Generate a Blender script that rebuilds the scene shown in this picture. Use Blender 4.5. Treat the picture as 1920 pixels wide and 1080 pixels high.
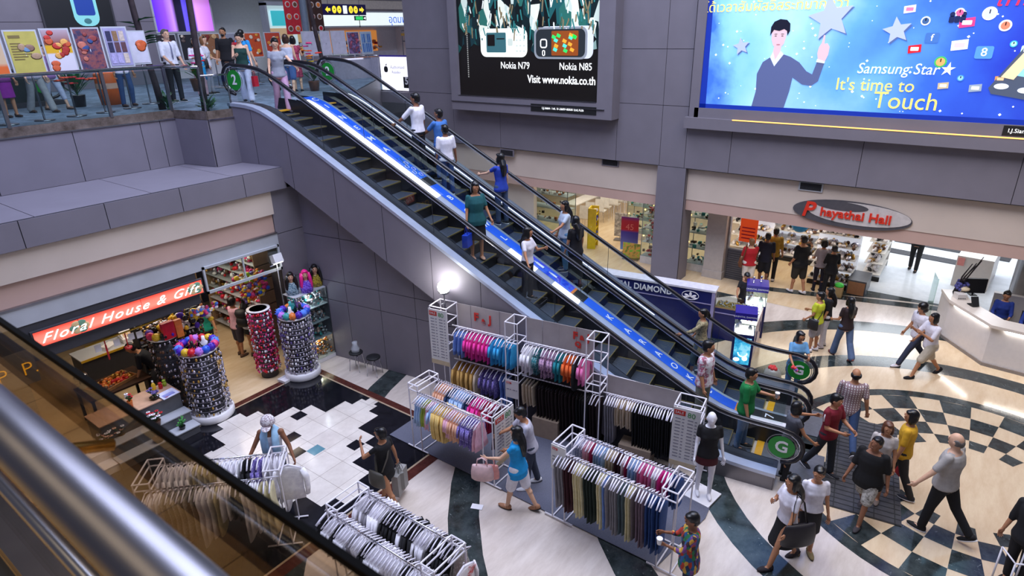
import bpy, bmesh, math, random
from mathutils import Vector, Matrix, Quaternion
R_=random.Random(7)
PI=math.pi
sc=bpy.context.scene
for o in list(bpy.data.objects): bpy.data.objects.remove(o)
COL=sc.collection

# ---------------------------------------------------------------- camera, world, light, exposure
cam=bpy.data.cameras.new('camera'); camo=bpy.data.objects.new('camera',cam); COL.objects.link(camo)
cam.sensor_width=36; cam.lens=22.106; cam.clip_start=0.05; cam.clip_end=200
cr,cu,cf=Vector((0.59465,-0.80374,-0.01976)),Vector((0.31779,0.21241,0.92406)),Vector((0.73851,0.55578,-0.38173))
m=Matrix((cr,cu,-cf)).transposed().to_4x4(); m.translation=Vector((0,0,7.5)); camo.matrix_world=m
sc.camera=camo
w=bpy.data.worlds.new('world'); sc.world=w; w.use_nodes=True
w.node_tree.nodes['Background'].inputs[0].default_value=(0.54,0.58,0.80,1)
w.node_tree.nodes['Background'].inputs[1].default_value=0.21
def area(name,loc,size,power,col,target=None,sy=None,spread=None):
    L=bpy.data.lights.new(name,'AREA'); L.energy=power; L.color=col; L.size=size
    if sy: L.shape='RECTANGLE'; L.size_y=sy
    if spread: L.spread=spread
    o=bpy.data.objects.new(name,L); COL.objects.link(o); o.location=loc
    if target:
        o.rotation_euler=(Vector(target)-Vector(loc)).to_track_quat('-Z','Y').to_euler()
    return o
def point(name,loc,power,col,r=.05):
    L=bpy.data.lights.new(name,'POINT'); L.energy=power; L.color=col; L.shadow_soft_size=r
    o=bpy.data.objects.new(name,L); COL.objects.link(o); o.location=loc; return o
area('skylight',(9,6,17.5),13,4300,(0.72,0.78,1.0),sy=13)
area('atrium_lamp',(13,-1.5,11.5),5,420,(1.0,0.87,0.70),sy=5)
area('hall_lamp',(20.5,5,3.15),2.2,110,(1.0,0.86,0.66),sy=5)
area('hall_lamp',(21.2,11.5,3.15),4,190,(1.0,0.93,0.80),sy=6)
area('hall_lamp',(24,0.5,3.2),4,250,(0.86,0.93,1.0),sy=4)
area('shop_lamp',(6.5,14.2,3.1),3.5,85,(1.0,0.86,0.70),sy=1.8)
area('shop_lamp',(2.6,13.6,3.1),2.0,14,(1.0,0.80,0.55),sy=1.5)
point('case_lamp',(8.03,12.08,.53),5,(1,.9,.7),.05); point('case_lamp',(8.03,12.05,1.75),5,(.95,.97,1),.05)
area('balcony_lamp',(-1.3,2.0,8.7),1.2,24,(1.0,0.78,0.48),sy=4)
area('gallery_fill',(4.0,11.0,11.5),3,230,(0.42,0.48,1.0),target=(4.8,13.6,4.8))  # added bluish fill that tints ledge and parapet, not a known fixture
area('gallery_fill',(9,24,10),8,260,(0.80,0.80,1.0),sy=6)
sc.view_settings.view_transform='Standard'; sc.view_settings.look='None'
sc.view_settings.gamma=1; sc.view_settings.use_curve_mapping=False
sc.view_settings.exposure=0.0

# ---------------------------------------------------------------- materials
def lin(h):
    if isinstance(h,(tuple,list)): return tuple(h[:3])
    h=h.lstrip('#'); c=[int(h[i:i+2],16)/255 for i in (0,2,4)]
    return tuple(x/12.92 if x<=.04045 else ((x+.055)/1.055)**2.4 for x in c)
MC={}
def _bsdf(name):
    mt=bpy.data.materials.new(name); mt.use_nodes=True
    return mt,mt.node_tree,mt.node_tree.nodes['Principled BSDF']
def mat(name,col='#808080',rough=.6,metal=0,emit=0,var=.06,scale=9,ecol=None,spec=None,trans=0,alpha=1):
    if name in MC: return MC[name]
    mt,nt,b=_bsdf(name); c=lin(col)
    if var>0 and not emit:
        tc=nt.nodes.new('ShaderNodeTexCoord'); n=nt.nodes.new('ShaderNodeTexNoise'); n.inputs['Scale'].default_value=scale
        n.inputs['Detail'].default_value=4
        nt.links.new(tc.outputs['Object'],n.inputs['Vector'])
        rp=nt.nodes.new('ShaderNodeValToRGB'); rp.color_ramp.elements[0].position=.3; rp.color_ramp.elements[1].position=.7
        rp.color_ramp.elements[0].color=(*[max(0,x*(1-var*1.5)) for x in c],1)
        rp.color_ramp.elements[1].color=(*[min(1,x*(1+var*1.5)) for x in c],1)
        nt.links.new(n.outputs['Fac'],rp.inputs['Fac']); nt.links.new(rp.outputs['Color'],b.inputs['Base Color'])
    else: b.inputs['Base Color'].default_value=(*c,1)
    b.inputs['Roughness'].default_value=rough; b.inputs['Metallic'].default_value=metal
    if spec is not None: b.inputs['Specular IOR Level'].default_value=spec
    if emit:
        b.inputs['Emission Color'].default_value=(*lin(ecol or col),1); b.inputs['Emission Strength'].default_value=emit
    if trans: b.inputs['Transmission Weight'].default_value=trans
    if alpha<1: b.inputs['Alpha'].default_value=alpha
    MC[name]=mt; return mt
def glass(name,tint='#e8f2ee',a=.12,rough=.02):
    """thin pane: mostly see-through, tinted, with a mirror-like share at grazing angles"""
    if name in MC: return MC[name]
    mt,nt,b=_bsdf(name); nt.nodes.remove(b); N=nt.nodes
    t=N.new('ShaderNodeBsdfTransparent'); t.inputs[0].default_value=(*lin(tint),1)
    g=N.new('ShaderNodeBsdfGlossy'); g.inputs['Roughness'].default_value=rough; g.inputs[0].default_value=(.9,.95,1,1)
    f=N.new('ShaderNodeLayerWeight'); f.inputs[0].default_value=.5; pw=N.new('ShaderNodeMath'); pw.operation='POWER'; pw.inputs[1].default_value=5
    mx=N.new('ShaderNodeMixShader'); ad=N.new('ShaderNodeMath'); ad.operation='MULTIPLY_ADD'; ad.inputs[1].default_value=a/.12*.8; ad.inputs[2].default_value=.03*a/.12
    nt.links.new(f.outputs['Facing'],pw.inputs[0]); nt.links.new(pw.outputs[0],ad.inputs[0]); nt.links.new(ad.outputs[0],mx.inputs[0])
    nt.links.new(t.outputs[0],mx.inputs[1]); nt.links.new(g.outputs[0],mx.inputs[2])
    nt.links.new(mx.outputs[0],N['Material Output'].inputs[0]); MC[name]=mt; return mt
def speck(name,cols,scale=30,rough=.5,emit=0,metal=0,kind='VORONOI',coord='Object',stretch=None):
    """random patches of the given colours"""
    if name in MC: return MC[name]
    mt,nt,b=_bsdf(name); N=nt.nodes
    tc=N.new('ShaderNodeTexCoord'); vec=tc.outputs[coord]
    if stretch:
        mp=N.new('ShaderNodeMapping'); mp.inputs['Scale'].default_value=stretch; nt.links.new(vec,mp.inputs['Vector']); vec=mp.outputs[0]
    if kind=='VORONOI':
        v=N.new('ShaderNodeTexVoronoi'); v.inputs['Scale'].default_value=scale; nt.links.new(vec,v.inputs['Vector'])
        sp=N.new('ShaderNodeSeparateColor'); nt.links.new(v.outputs['Color'],sp.inputs[0]); fac=sp.outputs[0]
    else:
        v=N.new('ShaderNodeTexNoise'); v.inputs['Scale'].default_value=scale; v.inputs['Detail'].default_value=6; v.inputs['Roughness'].default_value=.65
        nt.links.new(vec,v.inputs['Vector']); mr=N.new('ShaderNodeMapRange'); mr.inputs[1].default_value=.3; mr.inputs[2].default_value=.7
        nt.links.new(v.outputs['Fac'],mr.inputs[0]); fac=mr.outputs[0]
    rp=N.new('ShaderNodeValToRGB'); e=rp.color_ramp.elements; n=len(cols)
    rp.color_ramp.interpolation='CONSTANT' if kind=='VORONOI' else 'LINEAR'
    e[0].color=(*lin(cols[0]),1); e[0].position=0
    e[1].color=(*lin(cols[-1]),1); e[1].position=(n-1)/n if kind=='VORONOI' else 1
    for i in range(1,n-1):
        q=e.new(i/n if kind=='VORONOI' else i/(n-1)); q.color=(*lin(cols[i]),1)
    nt.links.new(fac,rp.inputs[0]); nt.links.new(rp.outputs[0],b.inputs['Base Color'])
    b.inputs['Roughness'].default_value=rough; b.inputs['Metallic'].default_value=metal
    if emit: nt.links.new(rp.outputs[0],b.inputs['Emission Color']); b.inputs['Emission Strength'].default_value=emit
    MC[name]=mt; return mt
def check(name,c1,c2,scale=40,rough=.8,lines=None):
    """woven check: two crossed wave stripes"""
    if name in MC: return MC[name]
    mt,nt,b=_bsdf(name); N=nt.nodes; tc=N.new('ShaderNodeTexCoord'); prev=None
    for ax,cc in (('Y',c2),('Z',lines or c2)):
        wv=N.new('ShaderNodeTexWave'); wv.bands_direction=ax; wv.inputs['Scale'].default_value=scale; nt.links.new(tc.outputs['Object'],wv.inputs['Vector'])
        rp=N.new('ShaderNodeValToRGB'); rp.color_ramp.interpolation='CONSTANT'; rp.color_ramp.elements[1].position=.62
        rp.color_ramp.elements[0].color=(0,0,0,1); rp.color_ramp.elements[1].color=(1,1,1,1)
        nt.links.new(wv.outputs['Color'],rp.inputs[0])
        mx=N.new('ShaderNodeMixRGB'); nt.links.new(rp.outputs[0],mx.inputs[0])
        if prev is None: mx.inputs[1].default_value=(*lin(c1),1)
        else: nt.links.new(prev.outputs[0],mx.inputs[1])
        mx.inputs[2].default_value=(*lin(cc),1); prev=mx
    nt.links.new(prev.outputs[0],b.inputs['Base Color']); b.inputs['Roughness'].default_value=rough
    MC[name]=mt; return mt
def stone(name,c1,c2,scale=2,stretch=(1,8,1),rough=.18,veins=None,tile=None,rot=0):
    """polished stone: streaks or veins, optional tile joints (in world metres)"""
    if name in MC: return MC[name]
    mt,nt,b=_bsdf(name); N=nt.nodes; tc=N.new('ShaderNodeTexCoord'); mp=N.new('ShaderNodeMapping')
    mp.inputs['Scale'].default_value=stretch; mp.inputs['Rotation'].default_value=(0,0,rot); nt.links.new(tc.outputs['Object'],mp.inputs['Vector'])
    n=N.new('ShaderNodeTexNoise'); n.inputs['Scale'].default_value=scale; n.inputs['Detail'].default_value=8; n.inputs['Roughness'].default_value=.7
    nt.links.new(mp.outputs[0],n.inputs['Vector'])
    rp=N.new('ShaderNodeValToRGB'); e=rp.color_ramp.elements; e[0].position=.32; e[1].position=.68
    e[0].color=(*lin(c1),1); e[1].color=(*lin(c2),1); nt.links.new(n.outputs['Fac'],rp.inputs[0]); out=rp.outputs[0]
    if veins:
        n2=N.new('ShaderNodeTexNoise'); n2.inputs['Scale'].default_value=scale*2.4; n2.inputs['Detail'].default_value=10; n2.inputs['Roughness'].default_value=.8
        n2.inputs['Distortion'].default_value=1.2; nt.links.new(mp.outputs[0],n2.inputs['Vector'])
        r2=N.new('ShaderNodeValToRGB'); r2.color_ramp.elements[0].position=.60; r2.color_ramp.elements[1].position=.72
        mx=N.new('ShaderNodeMixRGB'); nt.links.new(n2.outputs['Fac'],r2.inputs[0]); nt.links.new(r2.outputs[0],mx.inputs[0])
        nt.links.new(out,mx.inputs[1]); mx.inputs[2].default_value=(*lin(veins),1); out=mx.outputs[0]
    if tile:
        br=N.new('ShaderNodeTexBrick'); br.inputs['Scale'].default_value=1; br.offset=0
        br.inputs['Brick Width'].default_value=tile; br.inputs['Row Height'].default_value=tile; br.inputs['Mortar Size'].default_value=.004
        br.inputs['Color1'].default_value=(1,1,1,1); br.inputs['Color2'].default_value=(.93,.93,.93,1); br.inputs['Mortar'].default_value=(.45,.42,.40,1)
        nt.links.new(tc.outputs['Object'],br.inputs['Vector'])
        mx=N.new('ShaderNodeMixRGB'); mx.blend_type='MULTIPLY'; mx.inputs[0].default_value=1
        nt.links.new(out,mx.inputs[1]); nt.links.new(br.outputs['Color'],mx.inputs[2]); out=mx.outputs[0]
    nt.links.new(out,b.inputs['Base Color']); b.inputs['Roughness'].default_value=rough
    MC[name]=mt; return mt
def vgrad(name,stops,axis='Z',z0=0,z1=1,emit=0,rough=.4,noise=0):
    """colour bands or a printed gradient along one object axis"""
    if name in MC: return MC[name]
    mt,nt,b=_bsdf(name); N=nt.nodes; tc=N.new('ShaderNodeTexCoord'); sp=N.new('ShaderNodeSeparateXYZ'); nt.links.new(tc.outputs['Object'],sp.inputs[0])
    mr=N.new('ShaderNodeMapRange'); mr.inputs[1].default_value=z0; mr.inputs[2].default_value=z1; nt.links.new(sp.outputs[axis],mr.inputs[0])
    rp=N.new('ShaderNodeValToRGB'); e=rp.color_ramp.elements
    e[0].position=stops[0][0]; e[0].color=(*lin(stops[0][1]),1); e[1].position=stops[-1][0]; e[1].color=(*lin(stops[-1][1]),1)
    for p,c in stops[1:-1]:
        q=e.new(p); q.color=(*lin(c),1)
    fac=mr.outputs[0]
    if noise:
        n=N.new('ShaderNodeTexNoise'); n.inputs['Scale'].default_value=.55; n.inputs['Detail'].default_value=5; nt.links.new(tc.outputs['Object'],n.inputs['Vector'])
        ma=N.new('ShaderNodeMath'); ma.operation='MULTIPLY_ADD'; ma.inputs[1].default_value=noise*2; nt.links.new(n.outputs['Fac'],ma.inputs[0])
        sb=N.new('ShaderNodeMath'); sb.operation='SUBTRACT'; sb.inputs[1].default_value=noise; nt.links.new(fac,sb.inputs[0]); nt.links.new(sb.outputs[0],ma.inputs[2]); fac=ma.outputs[0]
    nt.links.new(fac,rp.inputs[0]); nt.links.new(rp.outputs[0],b.inputs['Base Color']); b.inputs['Roughness'].default_value=rough
    if emit: nt.links.new(rp.outputs[0],b.inputs['Emission Color']); b.inputs['Emission Strength'].default_value=emit
    MC[name]=mt; return mt

# ---------------------------------------------------------------- mesh builder
class MB:
    def __init__(s,M=None): s.v=[]; s.f=[]; s.mi=[]; s.M=M or Matrix(); s.m=0
    def add(s,vs,fs,m=None):
        k=len(s.v); s.v+= [s.M@Vector(p) for p in vs]; m=s.m if m is None else m
        for f in fs: s.f.append([k+i for i in f]); s.mi.append(m)
        return s
    def box(s,a,b,m=None):
        x0,x1=sorted((a[0],b[0])); y0,y1=sorted((a[1],b[1])); z0,z1=sorted((a[2],b[2]))
        return s.add([(x0,y0,z0),(x1,y0,z0),(x1,y1,z0),(x0,y1,z0),(x0,y0,z1),(x1,y0,z1),(x1,y1,z1),(x0,y1,z1)],
              [(0,3,2,1),(4,5,6,7),(0,1,5,4),(1,2,6,5),(2,3,7,6),(3,0,4,7)],m)
    def cbox(s,c,d,m=None,rz=0,rx=0,ry=0):
        o=s.M; s.M=o@Matrix.Translation(c)@Matrix.Rotation(rz,4,'Z')@Matrix.Rotation(ry,4,'Y')@Matrix.Rotation(rx,4,'X')
        s.box([-x/2 for x in d],[x/2 for x in d],m); s.M=o; return s
    def poly(s,pts,m=None): return s.add(pts,[tuple(range(len(pts)))],m)
    def prism(s,pts,z0,z1,m=None):
        n=len(pts); a=sum(pts[i][0]*pts[(i+1)%n][1]-pts[(i+1)%n][0]*pts[i][1] for i in range(n))
        if a<0: pts=pts[::-1]
        return s.add([(*p,z0) for p in pts]+[(*p,z1) for p in pts],
            [tuple(range(n))[::-1],tuple(range(n,2*n))]+[(i,(i+1)%n,n+(i+1)%n,n+i) for i in range(n)],m)
    def path(s,pts,r,seg=8,m=None,cap=True,closed=False):
        pts=[Vector(p) for p in pts]; n=len(pts); rr=r if isinstance(r,(list,tuple)) else [r]*n; vs=[];fs=[]; up=None
        for i,p in enumerate(pts):
            if closed: t=(pts[(i+1)%n]-pts[i-1])
            else: t=(pts[min(i+1,n-1)]-pts[max(i-1,0)])
            t=t.normalized() if t.length>1e-9 else Vector((0,0,1))
            if up is None: up=t.orthogonal().normalized()
            else:
                up=up-t*up.dot(t); up=up.normalized() if up.length>1e-6 else t.orthogonal().normalized()
            b=t.cross(up)
            q=rr[i] if isinstance(rr[i],tuple) else (rr[i],rr[i])
            for k in range(seg):
                a=2*PI*k/seg; vs.append(p+up*math.cos(a)*q[0]+b*math.sin(a)*q[1])
        for i in range(n if closed else n-1):
            for k in range(seg):
                j=(i+1)%n; fs.append((i*seg+k,i*seg+(k+1)%seg,j*seg+(k+1)%seg,j*seg+k))
        if cap and not closed: fs+=[tuple(range(seg))[::-1],tuple(range((n-1)*seg,n*seg))]
        return s.add(vs,fs,m)
    def rod(s,a,b,r,seg=8,m=None,r2=None): return s.path([a,b],[r,r if r2 is None else r2],seg,m)
    def lathe(s,prof,c=(0,0,0),seg=20,m=None,cap=True):
        vs=[];fs=[];n=len(prof)
        for r,z in prof:
            for k in range(seg):
                a=2*PI*k/seg; vs.append((c[0]+r*math.cos(a),c[1]+r*math.sin(a),c[2]+z))
        for i in range(n-1):
            for k in range(seg): fs.append((i*seg+k,i*seg+(k+1)%seg,(i+1)*seg+(k+1)%seg,(i+1)*seg+k))
        if cap: fs+=[tuple(range(seg))[::-1],tuple(range((n-1)*seg,n*seg))]
        return s.add(vs,fs,m)
    def ell(s,c,r,seg=12,rings=8,m=None,rot=None):
        if not isinstance(r,(tuple,list)): r=(r,r,r)
        vs=[(0,0,-r[2])];fs=[]
        for i in range(1,rings):
            t=-PI/2+PI*i/rings
            for k in range(seg):
                a=2*PI*k/seg; vs.append((r[0]*math.cos(t)*math.cos(a),r[1]*math.cos(t)*math.sin(a),r[2]*math.sin(t)))
        vs.append((0,0,r[2])); L=len(vs)-1
        for k in range(seg): fs.append((0,1+(k+1)%seg,1+k)); fs.append((L,L-seg+k,L-seg+(k+1)%seg))
        for i in range(rings-2):
            for k in range(seg):
                a=1+i*seg; fs.append((a+k,a+(k+1)%seg,a+seg+(k+1)%seg,a+seg+k))
        Mx=Matrix.Translation(c)@(rot.to_4x4() if rot else Matrix())
        return s.add([Mx@Vector(v) for v in vs],fs,m)
    def mesh(s,name,mats,smooth=False):
        me=bpy.data.meshes.new(name); me.from_pydata([tuple(v) for v in s.v],[],s.f)
        for mt in (mats if isinstance(mats,(list,tuple)) else [mats]): me.materials.append(mt)
        if any(s.mi): me.polygons.foreach_set('material_index',s.mi)
        if smooth: me.polygons.foreach_set('use_smooth',[True]*len(me.polygons))
        me.update(); return me
    def build(s,name,mats,parent=None,smooth=False):
        o=bpy.data.objects.new(name,s.mesh(name,mats,smooth)); COL.objects.link(o)
        if parent: o.parent=parent
        return o
def tag(o,label,cat,group=None):
    o['label']=label; o['category']=cat
    if group: o['group']=group
    return o
def thing(name,label,cat,loc=(0,0,0),rz=0,group=None):
    o=bpy.data.objects.new(name,None); COL.objects.link(o); o.empty_display_size=.1
    o.location=loc; o.rotation_euler=(0,0,rz); return tag(o,label,cat,group)
def struct(o): o['kind']='structure'; return o
def stuff(o): o['kind']='stuff'; return o
def dup(o,parent=None):
    c=o.copy(); COL.objects.link(c)
    if parent: c.parent=parent
    for ch in o.children: dup(ch,c)
    return c
FONTS={}
def text(s,size,M,mt,parent=None,name='lettering',align='CENTER',ext=.004,shear=0,bold=0,space=1,sx=1):
    """flat raised lettering; M places local x (reading direction) / y (up) / z (towards reader)"""
    cu=bpy.data.curves.new(name,'FONT'); cu.body=s; cu.size=size; cu.align_x=align; cu.align_y='CENTER'; cu.extrude=ext
    cu.shear=shear; cu.offset=bold; cu.space_character=space; cu.resolution_u=3
    t=bpy.data.objects.new('t',cu); COL.objects.link(t)
    dg=bpy.context.evaluated_depsgraph_get(); me=bpy.data.meshes.new_from_object(t.evaluated_get(dg))
    bpy.data.objects.remove(t); me.materials.clear(); me.materials.append(mt)
    me.transform(M@Matrix.Diagonal((sx,1,1,1))); me.name=name
    o=bpy.data.objects.new(name,me); COL.objects.link(o)
    if parent: o.parent=parent
    return o
def frame(o,x,y):
    """matrix from origin, reading direction and up direction"""
    x=Vector(x).normalized(); y=Vector(y); y=(y-x*y.dot(x)).normalized(); z=x.cross(y)
    m=Matrix((x,y,z)).transposed().to_4x4(); m.translation=Vector(o); return m
ORD=['first','second','third','fourth','fifth','sixth','seventh','eighth','ninth','tenth','eleventh','twelfth','thirteenth','fourteenth','fifteenth','sixteenth','seventeenth','eighteenth','nineteenth','twentieth']
ORD+=['twenty-'+x for x in ORD[:9]]+['thirtieth']+['thirty-'+x for x in ORD[:9]]+['fortieth']+['forty-'+x for x in ORD[:9]]+['fiftieth']
# escalator frame: a runs down the escalators, n across them (towards the hall), z up
EA=math.radians(8.4)
ED=Vector((math.sin(EA),-math.cos(EA),0)); EN=Vector((math.cos(EA),math.sin(EA),0)); EO=Vector((8.55,11.9,0))
EM=Matrix((ED,EN,Vector((0,0,1)))).transposed().to_4x4(); EM.translation=EO
def EW(a,n,z=0): return EO+ED*a+EN*n+Vector((0,0,z))
ERZ=math.atan2(ED.y,ED.x)
# ================================================================ SETTING
GRAY=mat('grey_panel','#78737c',.55,var=.03,scale=2); SEAM=mat('panel_seam','#2c2a30',.8,var=0)
BEIGE=mat('beige_plaster','#cdbdaf',.75,var=.03,scale=1.2); PINK=mat('pinkish_plaster','#c2a294',.75,var=.03,scale=1.2)
STEEL=mat('brushed_steel','#9a9aa0',.28,1,var=.08,scale=3); CHROME=mat('chrome','#c9c9cf',.1,1,var=0)
BLACK=mat('black_matt','#141416',.6,var=0); RUBBER=mat('black_rubber','#17151b',.35,var=0); WHITE=mat('white_paint','#e9e6e8',.45,var=.02)
LGRAY=mat('pale_grey_metal','#b3b6bb',.5,var=.04,scale=3); DARK=mat('dark_panel','#3b3a40',.6,var=.05)
GL=glass('clear_glass','#e9f1ef'); BRONZE=glass('bronze_glass','#dccdb9',.10)
def panels(mb,fr,us,vs,t=.025,g=.007,m=0,ms=1,skip=()):
    o=mb.M; mb.M=fr
    for i in range(len(us)-1):
        for j in range(len(vs)-1):
            if (i,j) in skip: continue
            mb.box((us[i]+g,vs[j]+g,0),(us[i+1]-g,vs[j+1]-g,t),m)
            mb.box((us[i],vs[j],-.03),(us[i+1],vs[j+1],.004),ms)
    mb.M=o
TRAV=stone('travertine','#c2b4a8','#dbcfc4',1.6,(.8,3.2,1),.16,rot=.9); TRAVW=stone('warm_travertine','#caae8c','#dcc6a4',1.6,(.8,3.2,1),.13,rot=.9)
GREENM=stone('dark_green_marble','#161c1c','#434b4b',3.2,(1,1,1),.12,veins='#aeb6b4'); GRANITE=stone('black_granite','#0c0c10','#1b1b22',6,(1,1,1),.1)
WMARB=stone('white_marble_tiles','#cfc6bd','#e6dfd6',2,(1,1,1),.14,tile=.53); REDBR=stone('red_brown_granite','#3f1d18','#5d2f27',9,(1,1,1),.2)
TANL=mat('tan_stone_border','#b09a80',.25); HALLF=stone('hall_travertine','#c8ac86','#dac4a0',1.4,(.8,3,1),.12,rot=.3); BRIGHTF=stone('entrance_stone','#c9cdd2','#e9edf2',1.2,(1,1,1),.1)
fl=MB()
fl.poly([(-8,-14,0),(45,-14,0),(45,32,0),(-8,32,0)],0)
C0=(11.73,-1.0)
def ring(r0,r1,a0,a1,m,z=.002,n=None):
    n=n or max(1,int(abs(a1-a0)/5.6)); 
    for i in range(n):
        b0=math.radians(a0+(a1-a0)*i/n); b1=math.radians(a0+(a1-a0)*(i+1)/n)
        fl.poly([(C0[0]+r*math.cos(b),C0[1]+r*math.sin(b),z) for r,b in ((r0,b0),(r1,b0),(r1,b1),(r0,b1))],m)
ring(0,6.1,-180,180,1,.001,64)
ring(3.0,6.1,95,265,0,.0015)
ring(6.08,6.67,-150,210,2); ring(4.14,4.67,-150,210,2); ring(2.87,3.11,-180,180,2)
ring(8.5,9.02,-100,260,2); ring(11.2,11.72,85,180,2)
RR=[1.2,1.49,1.9,2.37,2.87]
def chk(a0,k0,k1):
    for k in range(k0,k1):
        for j in range(4):
            if (k+j)%2==0: ring(RR[3-j],RR[4-j],a0+11.25*k,a0+11.25*(k+1),2,.003,1)
chk(1.2,-8,9); chk(143.5,-4,11)
# black and white court in front of the gift shop
fl.poly([(0.2,7.05,.004),(7.83,7.05,.004),(7.83,12.02,.004),(0.2,12.02,.004)],5)   # red-brown frame
fl.poly([(0.36,7.26,.005),(7.67,7.26,.005),(7.67,11.86,.005),(0.36,11.86,.005)],6)
fl.poly([(0.40,7.30,.006),(7.63,7.30,.006),(7.63,11.82,.006),(0.40,11.82,.006)],3)
st=[(5.62,11.58),(5.62,11.33),(5.89,11.33),(5.89,10.84),(6.43,10.84),(6.43,10.58),(6.70,10.58),(6.70,10.09),(7.23,10.09),(7.23,9.86),(7.50,9.86),(7.50,9.73),(7.63,9.73),(7.63,9.47),(7.50,9.47),(7.50,9.36),(7.26,9.36),(7.26,9.07),(6.71,9.07),(6.71,8.57),(6.46,8.57),(6.46,8.30),(5.91,8.30),(5.91,7.80),(5.63,7.80),(5.63,7.5)]
# white stepped field, built in horizontal strips so that every face stays convex
ys=sorted({y for _,y in st},reverse=True)
for ya,yb in zip(ys,ys[1:]):
    ym=(ya+yb)/2; xs=[x for (x,y),(x2,y2) in zip(st,st[1:]) if abs(x-x2)<1e-6 and min(y,y2)<ym<max(y,y2)]
    x=max(xs); fl.poly([(10.72-x,yb,.008),(x,yb,.008),(x,ya,.008),(10.72-x,ya,.008)],4)
def dia(x,y,m,s=.265): fl.poly([(x,y,.010),(x+s,y,.010),(x+s,y+.25,.010),(x,y+.25,.010)],m)
for x,y in [(6.16,10.33),(5.62,9.80),(6.17,8.54),(5.36,9.29),(4.56,10.79),(4.2,9.8)]: dia(x,y,3)
dia(5.62,9.05,9)
# shop floor, hall floor, bright entrance floor
fl.poly([(0,12.02,.003),(8.5,12.02,.003),(8.5,18,.003),(0,18,.003)],7)
fl.poly([(17.75,2.9,.003),(36,2.9,.003),(36,26,.003),(17.75,26,.003)],7)
fl.poly([(20.3,-12,.0035),(44,-12,.0035),(44,2.9,.0035),(20.3,2.9,.0035)],8)
fl.poly([(19.9,-.5,.005),(20.25,-.5,.005),(18.75,5.2,.005),(18.4,5.2,.005)],2)
struct(fl.build('floor',[TRAV,TRAVW,GREENM,GRANITE,WMARB,REDBR,TANL,HALLF,BRIGHTF,mat('blue_green_tile','#5f8c99',.12)]))

# ---- hall wall (upper storey panels, beige fascia, pillars)
hw=MB(); FR=lambda x,y=0,z=0: frame((x,y,z),(0,-1,0),(0,0,1))      # u = -y, v = z, faces the atrium
us=[-18,-15.8,-13.66,-9.15,-7.70,-6.92,-5.63,-2.39,.75,4,8]
panels(hw,FR(17.7),us,[3.62,5.36,6.88,8.6,10.5])
hw.box((17.73,-8,3.6),(18.2,18,10.5),1)
hw.box((17.86,-8,2.66),(18.1,6.85,3.62),2); hw.box((17.86,7.75,2.66),(18.1,18,3.62),2)
hw.box((17.875,-8,2.34),(18.15,6.85,2.68),3); hw.box((17.875,7.75,2.34),(18.15,18,2.68),3)
panels(hw,FR(17.7),[-7.75,-6.85],[0,3.62],t=.02)
hw.box((17.71,6.86,0),(18.45,7.74,3.6),0)
hw.box((18.15,12.6,0),(18.35,18,2.4),2)
struct(hw.build('wall_right',[GRAY,SEAM,BEIGE,PINK]))
# ---- landing edge clad in grey between the escalators and the hall wall
le=MB(); p=EW(-1.85,2.98); q=Vector((17.80,19.72,0)); L=(q-p).length
panels(le,frame((p.x,p.y,0),q-p,(0,0,1)),[0,L*.3,L*.62,L],[2.3,4.0,5.78]); struct(le.build('trim_1',[GRAY,SEAM]))
# ---- gallery deck
dk=MB(); c=[(-8,14.72),(7.08,14.72),(7.28,13.62),(7.87,13.62)]; e0=EW(-1.85,-.43); e1=EW(-1.85,2.98)
dk.prism(c+[(e0.x,e0.y),(e1.x,e1.y),(17.75,19.75),(26,19.75),(26,30),(-8,30)],5.35,5.80,0)
DECKF=speck('patterned_gallery_carpet',['#4f5a6c','#7d8a9c','#667888','#8b9cb0','#5d6c78','#88809a'],1.1,.6,kind='NOISE')
struct(dk.build('floor_gallery',[DECKF]))
# ---- parapet, ledge, fascias of the left front
lf=MB(); FL=lambda x,y,z=0: frame((x,y,z),(1,0,0),(0,0,1))          # faces -y
panels(lf,FL(0,14.62),[-6,-1,1.4,3.55,5.0,6.3,6.72,7.08],[4.78,5.80])
panels(lf,frame((7.08,14.62,0),(.2,-1.02,0),(0,0,1)),[0,1.04],[4.78,5.80])
panels(lf,FL(7.28,13.6),[0,.62],[4.78,5.80])
for x0,x1 in zip([-6,-1,1.3,3.35,5.25,6.9],[-1,1.3,3.35,5.25,6.9,8.12]):
    lf.prism([(x0+.006,12.37),(x1-.006,12.37),(x1-.006,14.6),(x0+.006,14.6)],4.74,4.78,0)
panels(lf,FL(0,12.35),[-6,-1.5,1.2,3.1,4.4,5.75,7.1,8.1],[4.30,4.775])
lf.box((-6,12.36,4.3),(8.1,14.6,4.74),1)
lf.box((-6,12.40,3.78),(7.72,12.9,4.30),2); lf.box((-6,12.46,3.36),(7.72,12.9,3.78),3)
lf.box((-6,12.38,3.02),(7.70,12.9,3.36),4); lf.box((-6,12.36,3.34),(7.70,12.44,3.37),5)
panels(lf,FL(0,12.46),[7.70,8.5],[0,2.2,3.3,4.3]); lf.box((7.7,12.48,0),(8.5,12.9,4.3),1)
lf.box((-6,12.40,2.34),(5.72,12.9,3.02),6); lf.box((-6,18,0),(9,18.2,4.3),6); lf.box((-6,12.9,3.25),(8.4,18,3.4),2)
struct(lf.build('wall_left',[GRAY,SEAM,BEIGE,PINK,LGRAY,STEEL,DARK]))
k=MB(); KICK=stone('kick_plate','#4a4038','#7a6e66',4,(1,1,1),.12)
k.box((-6,14.60,5.80),(7.06,14.64,5.98)); k.cbox((7.18,14.11,5.89),(1.04,.04,.18),rz=math.atan2(-1.02,.2)); k.box((7.28,13.58,5.80),(7.88,13.62,5.98))
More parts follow.
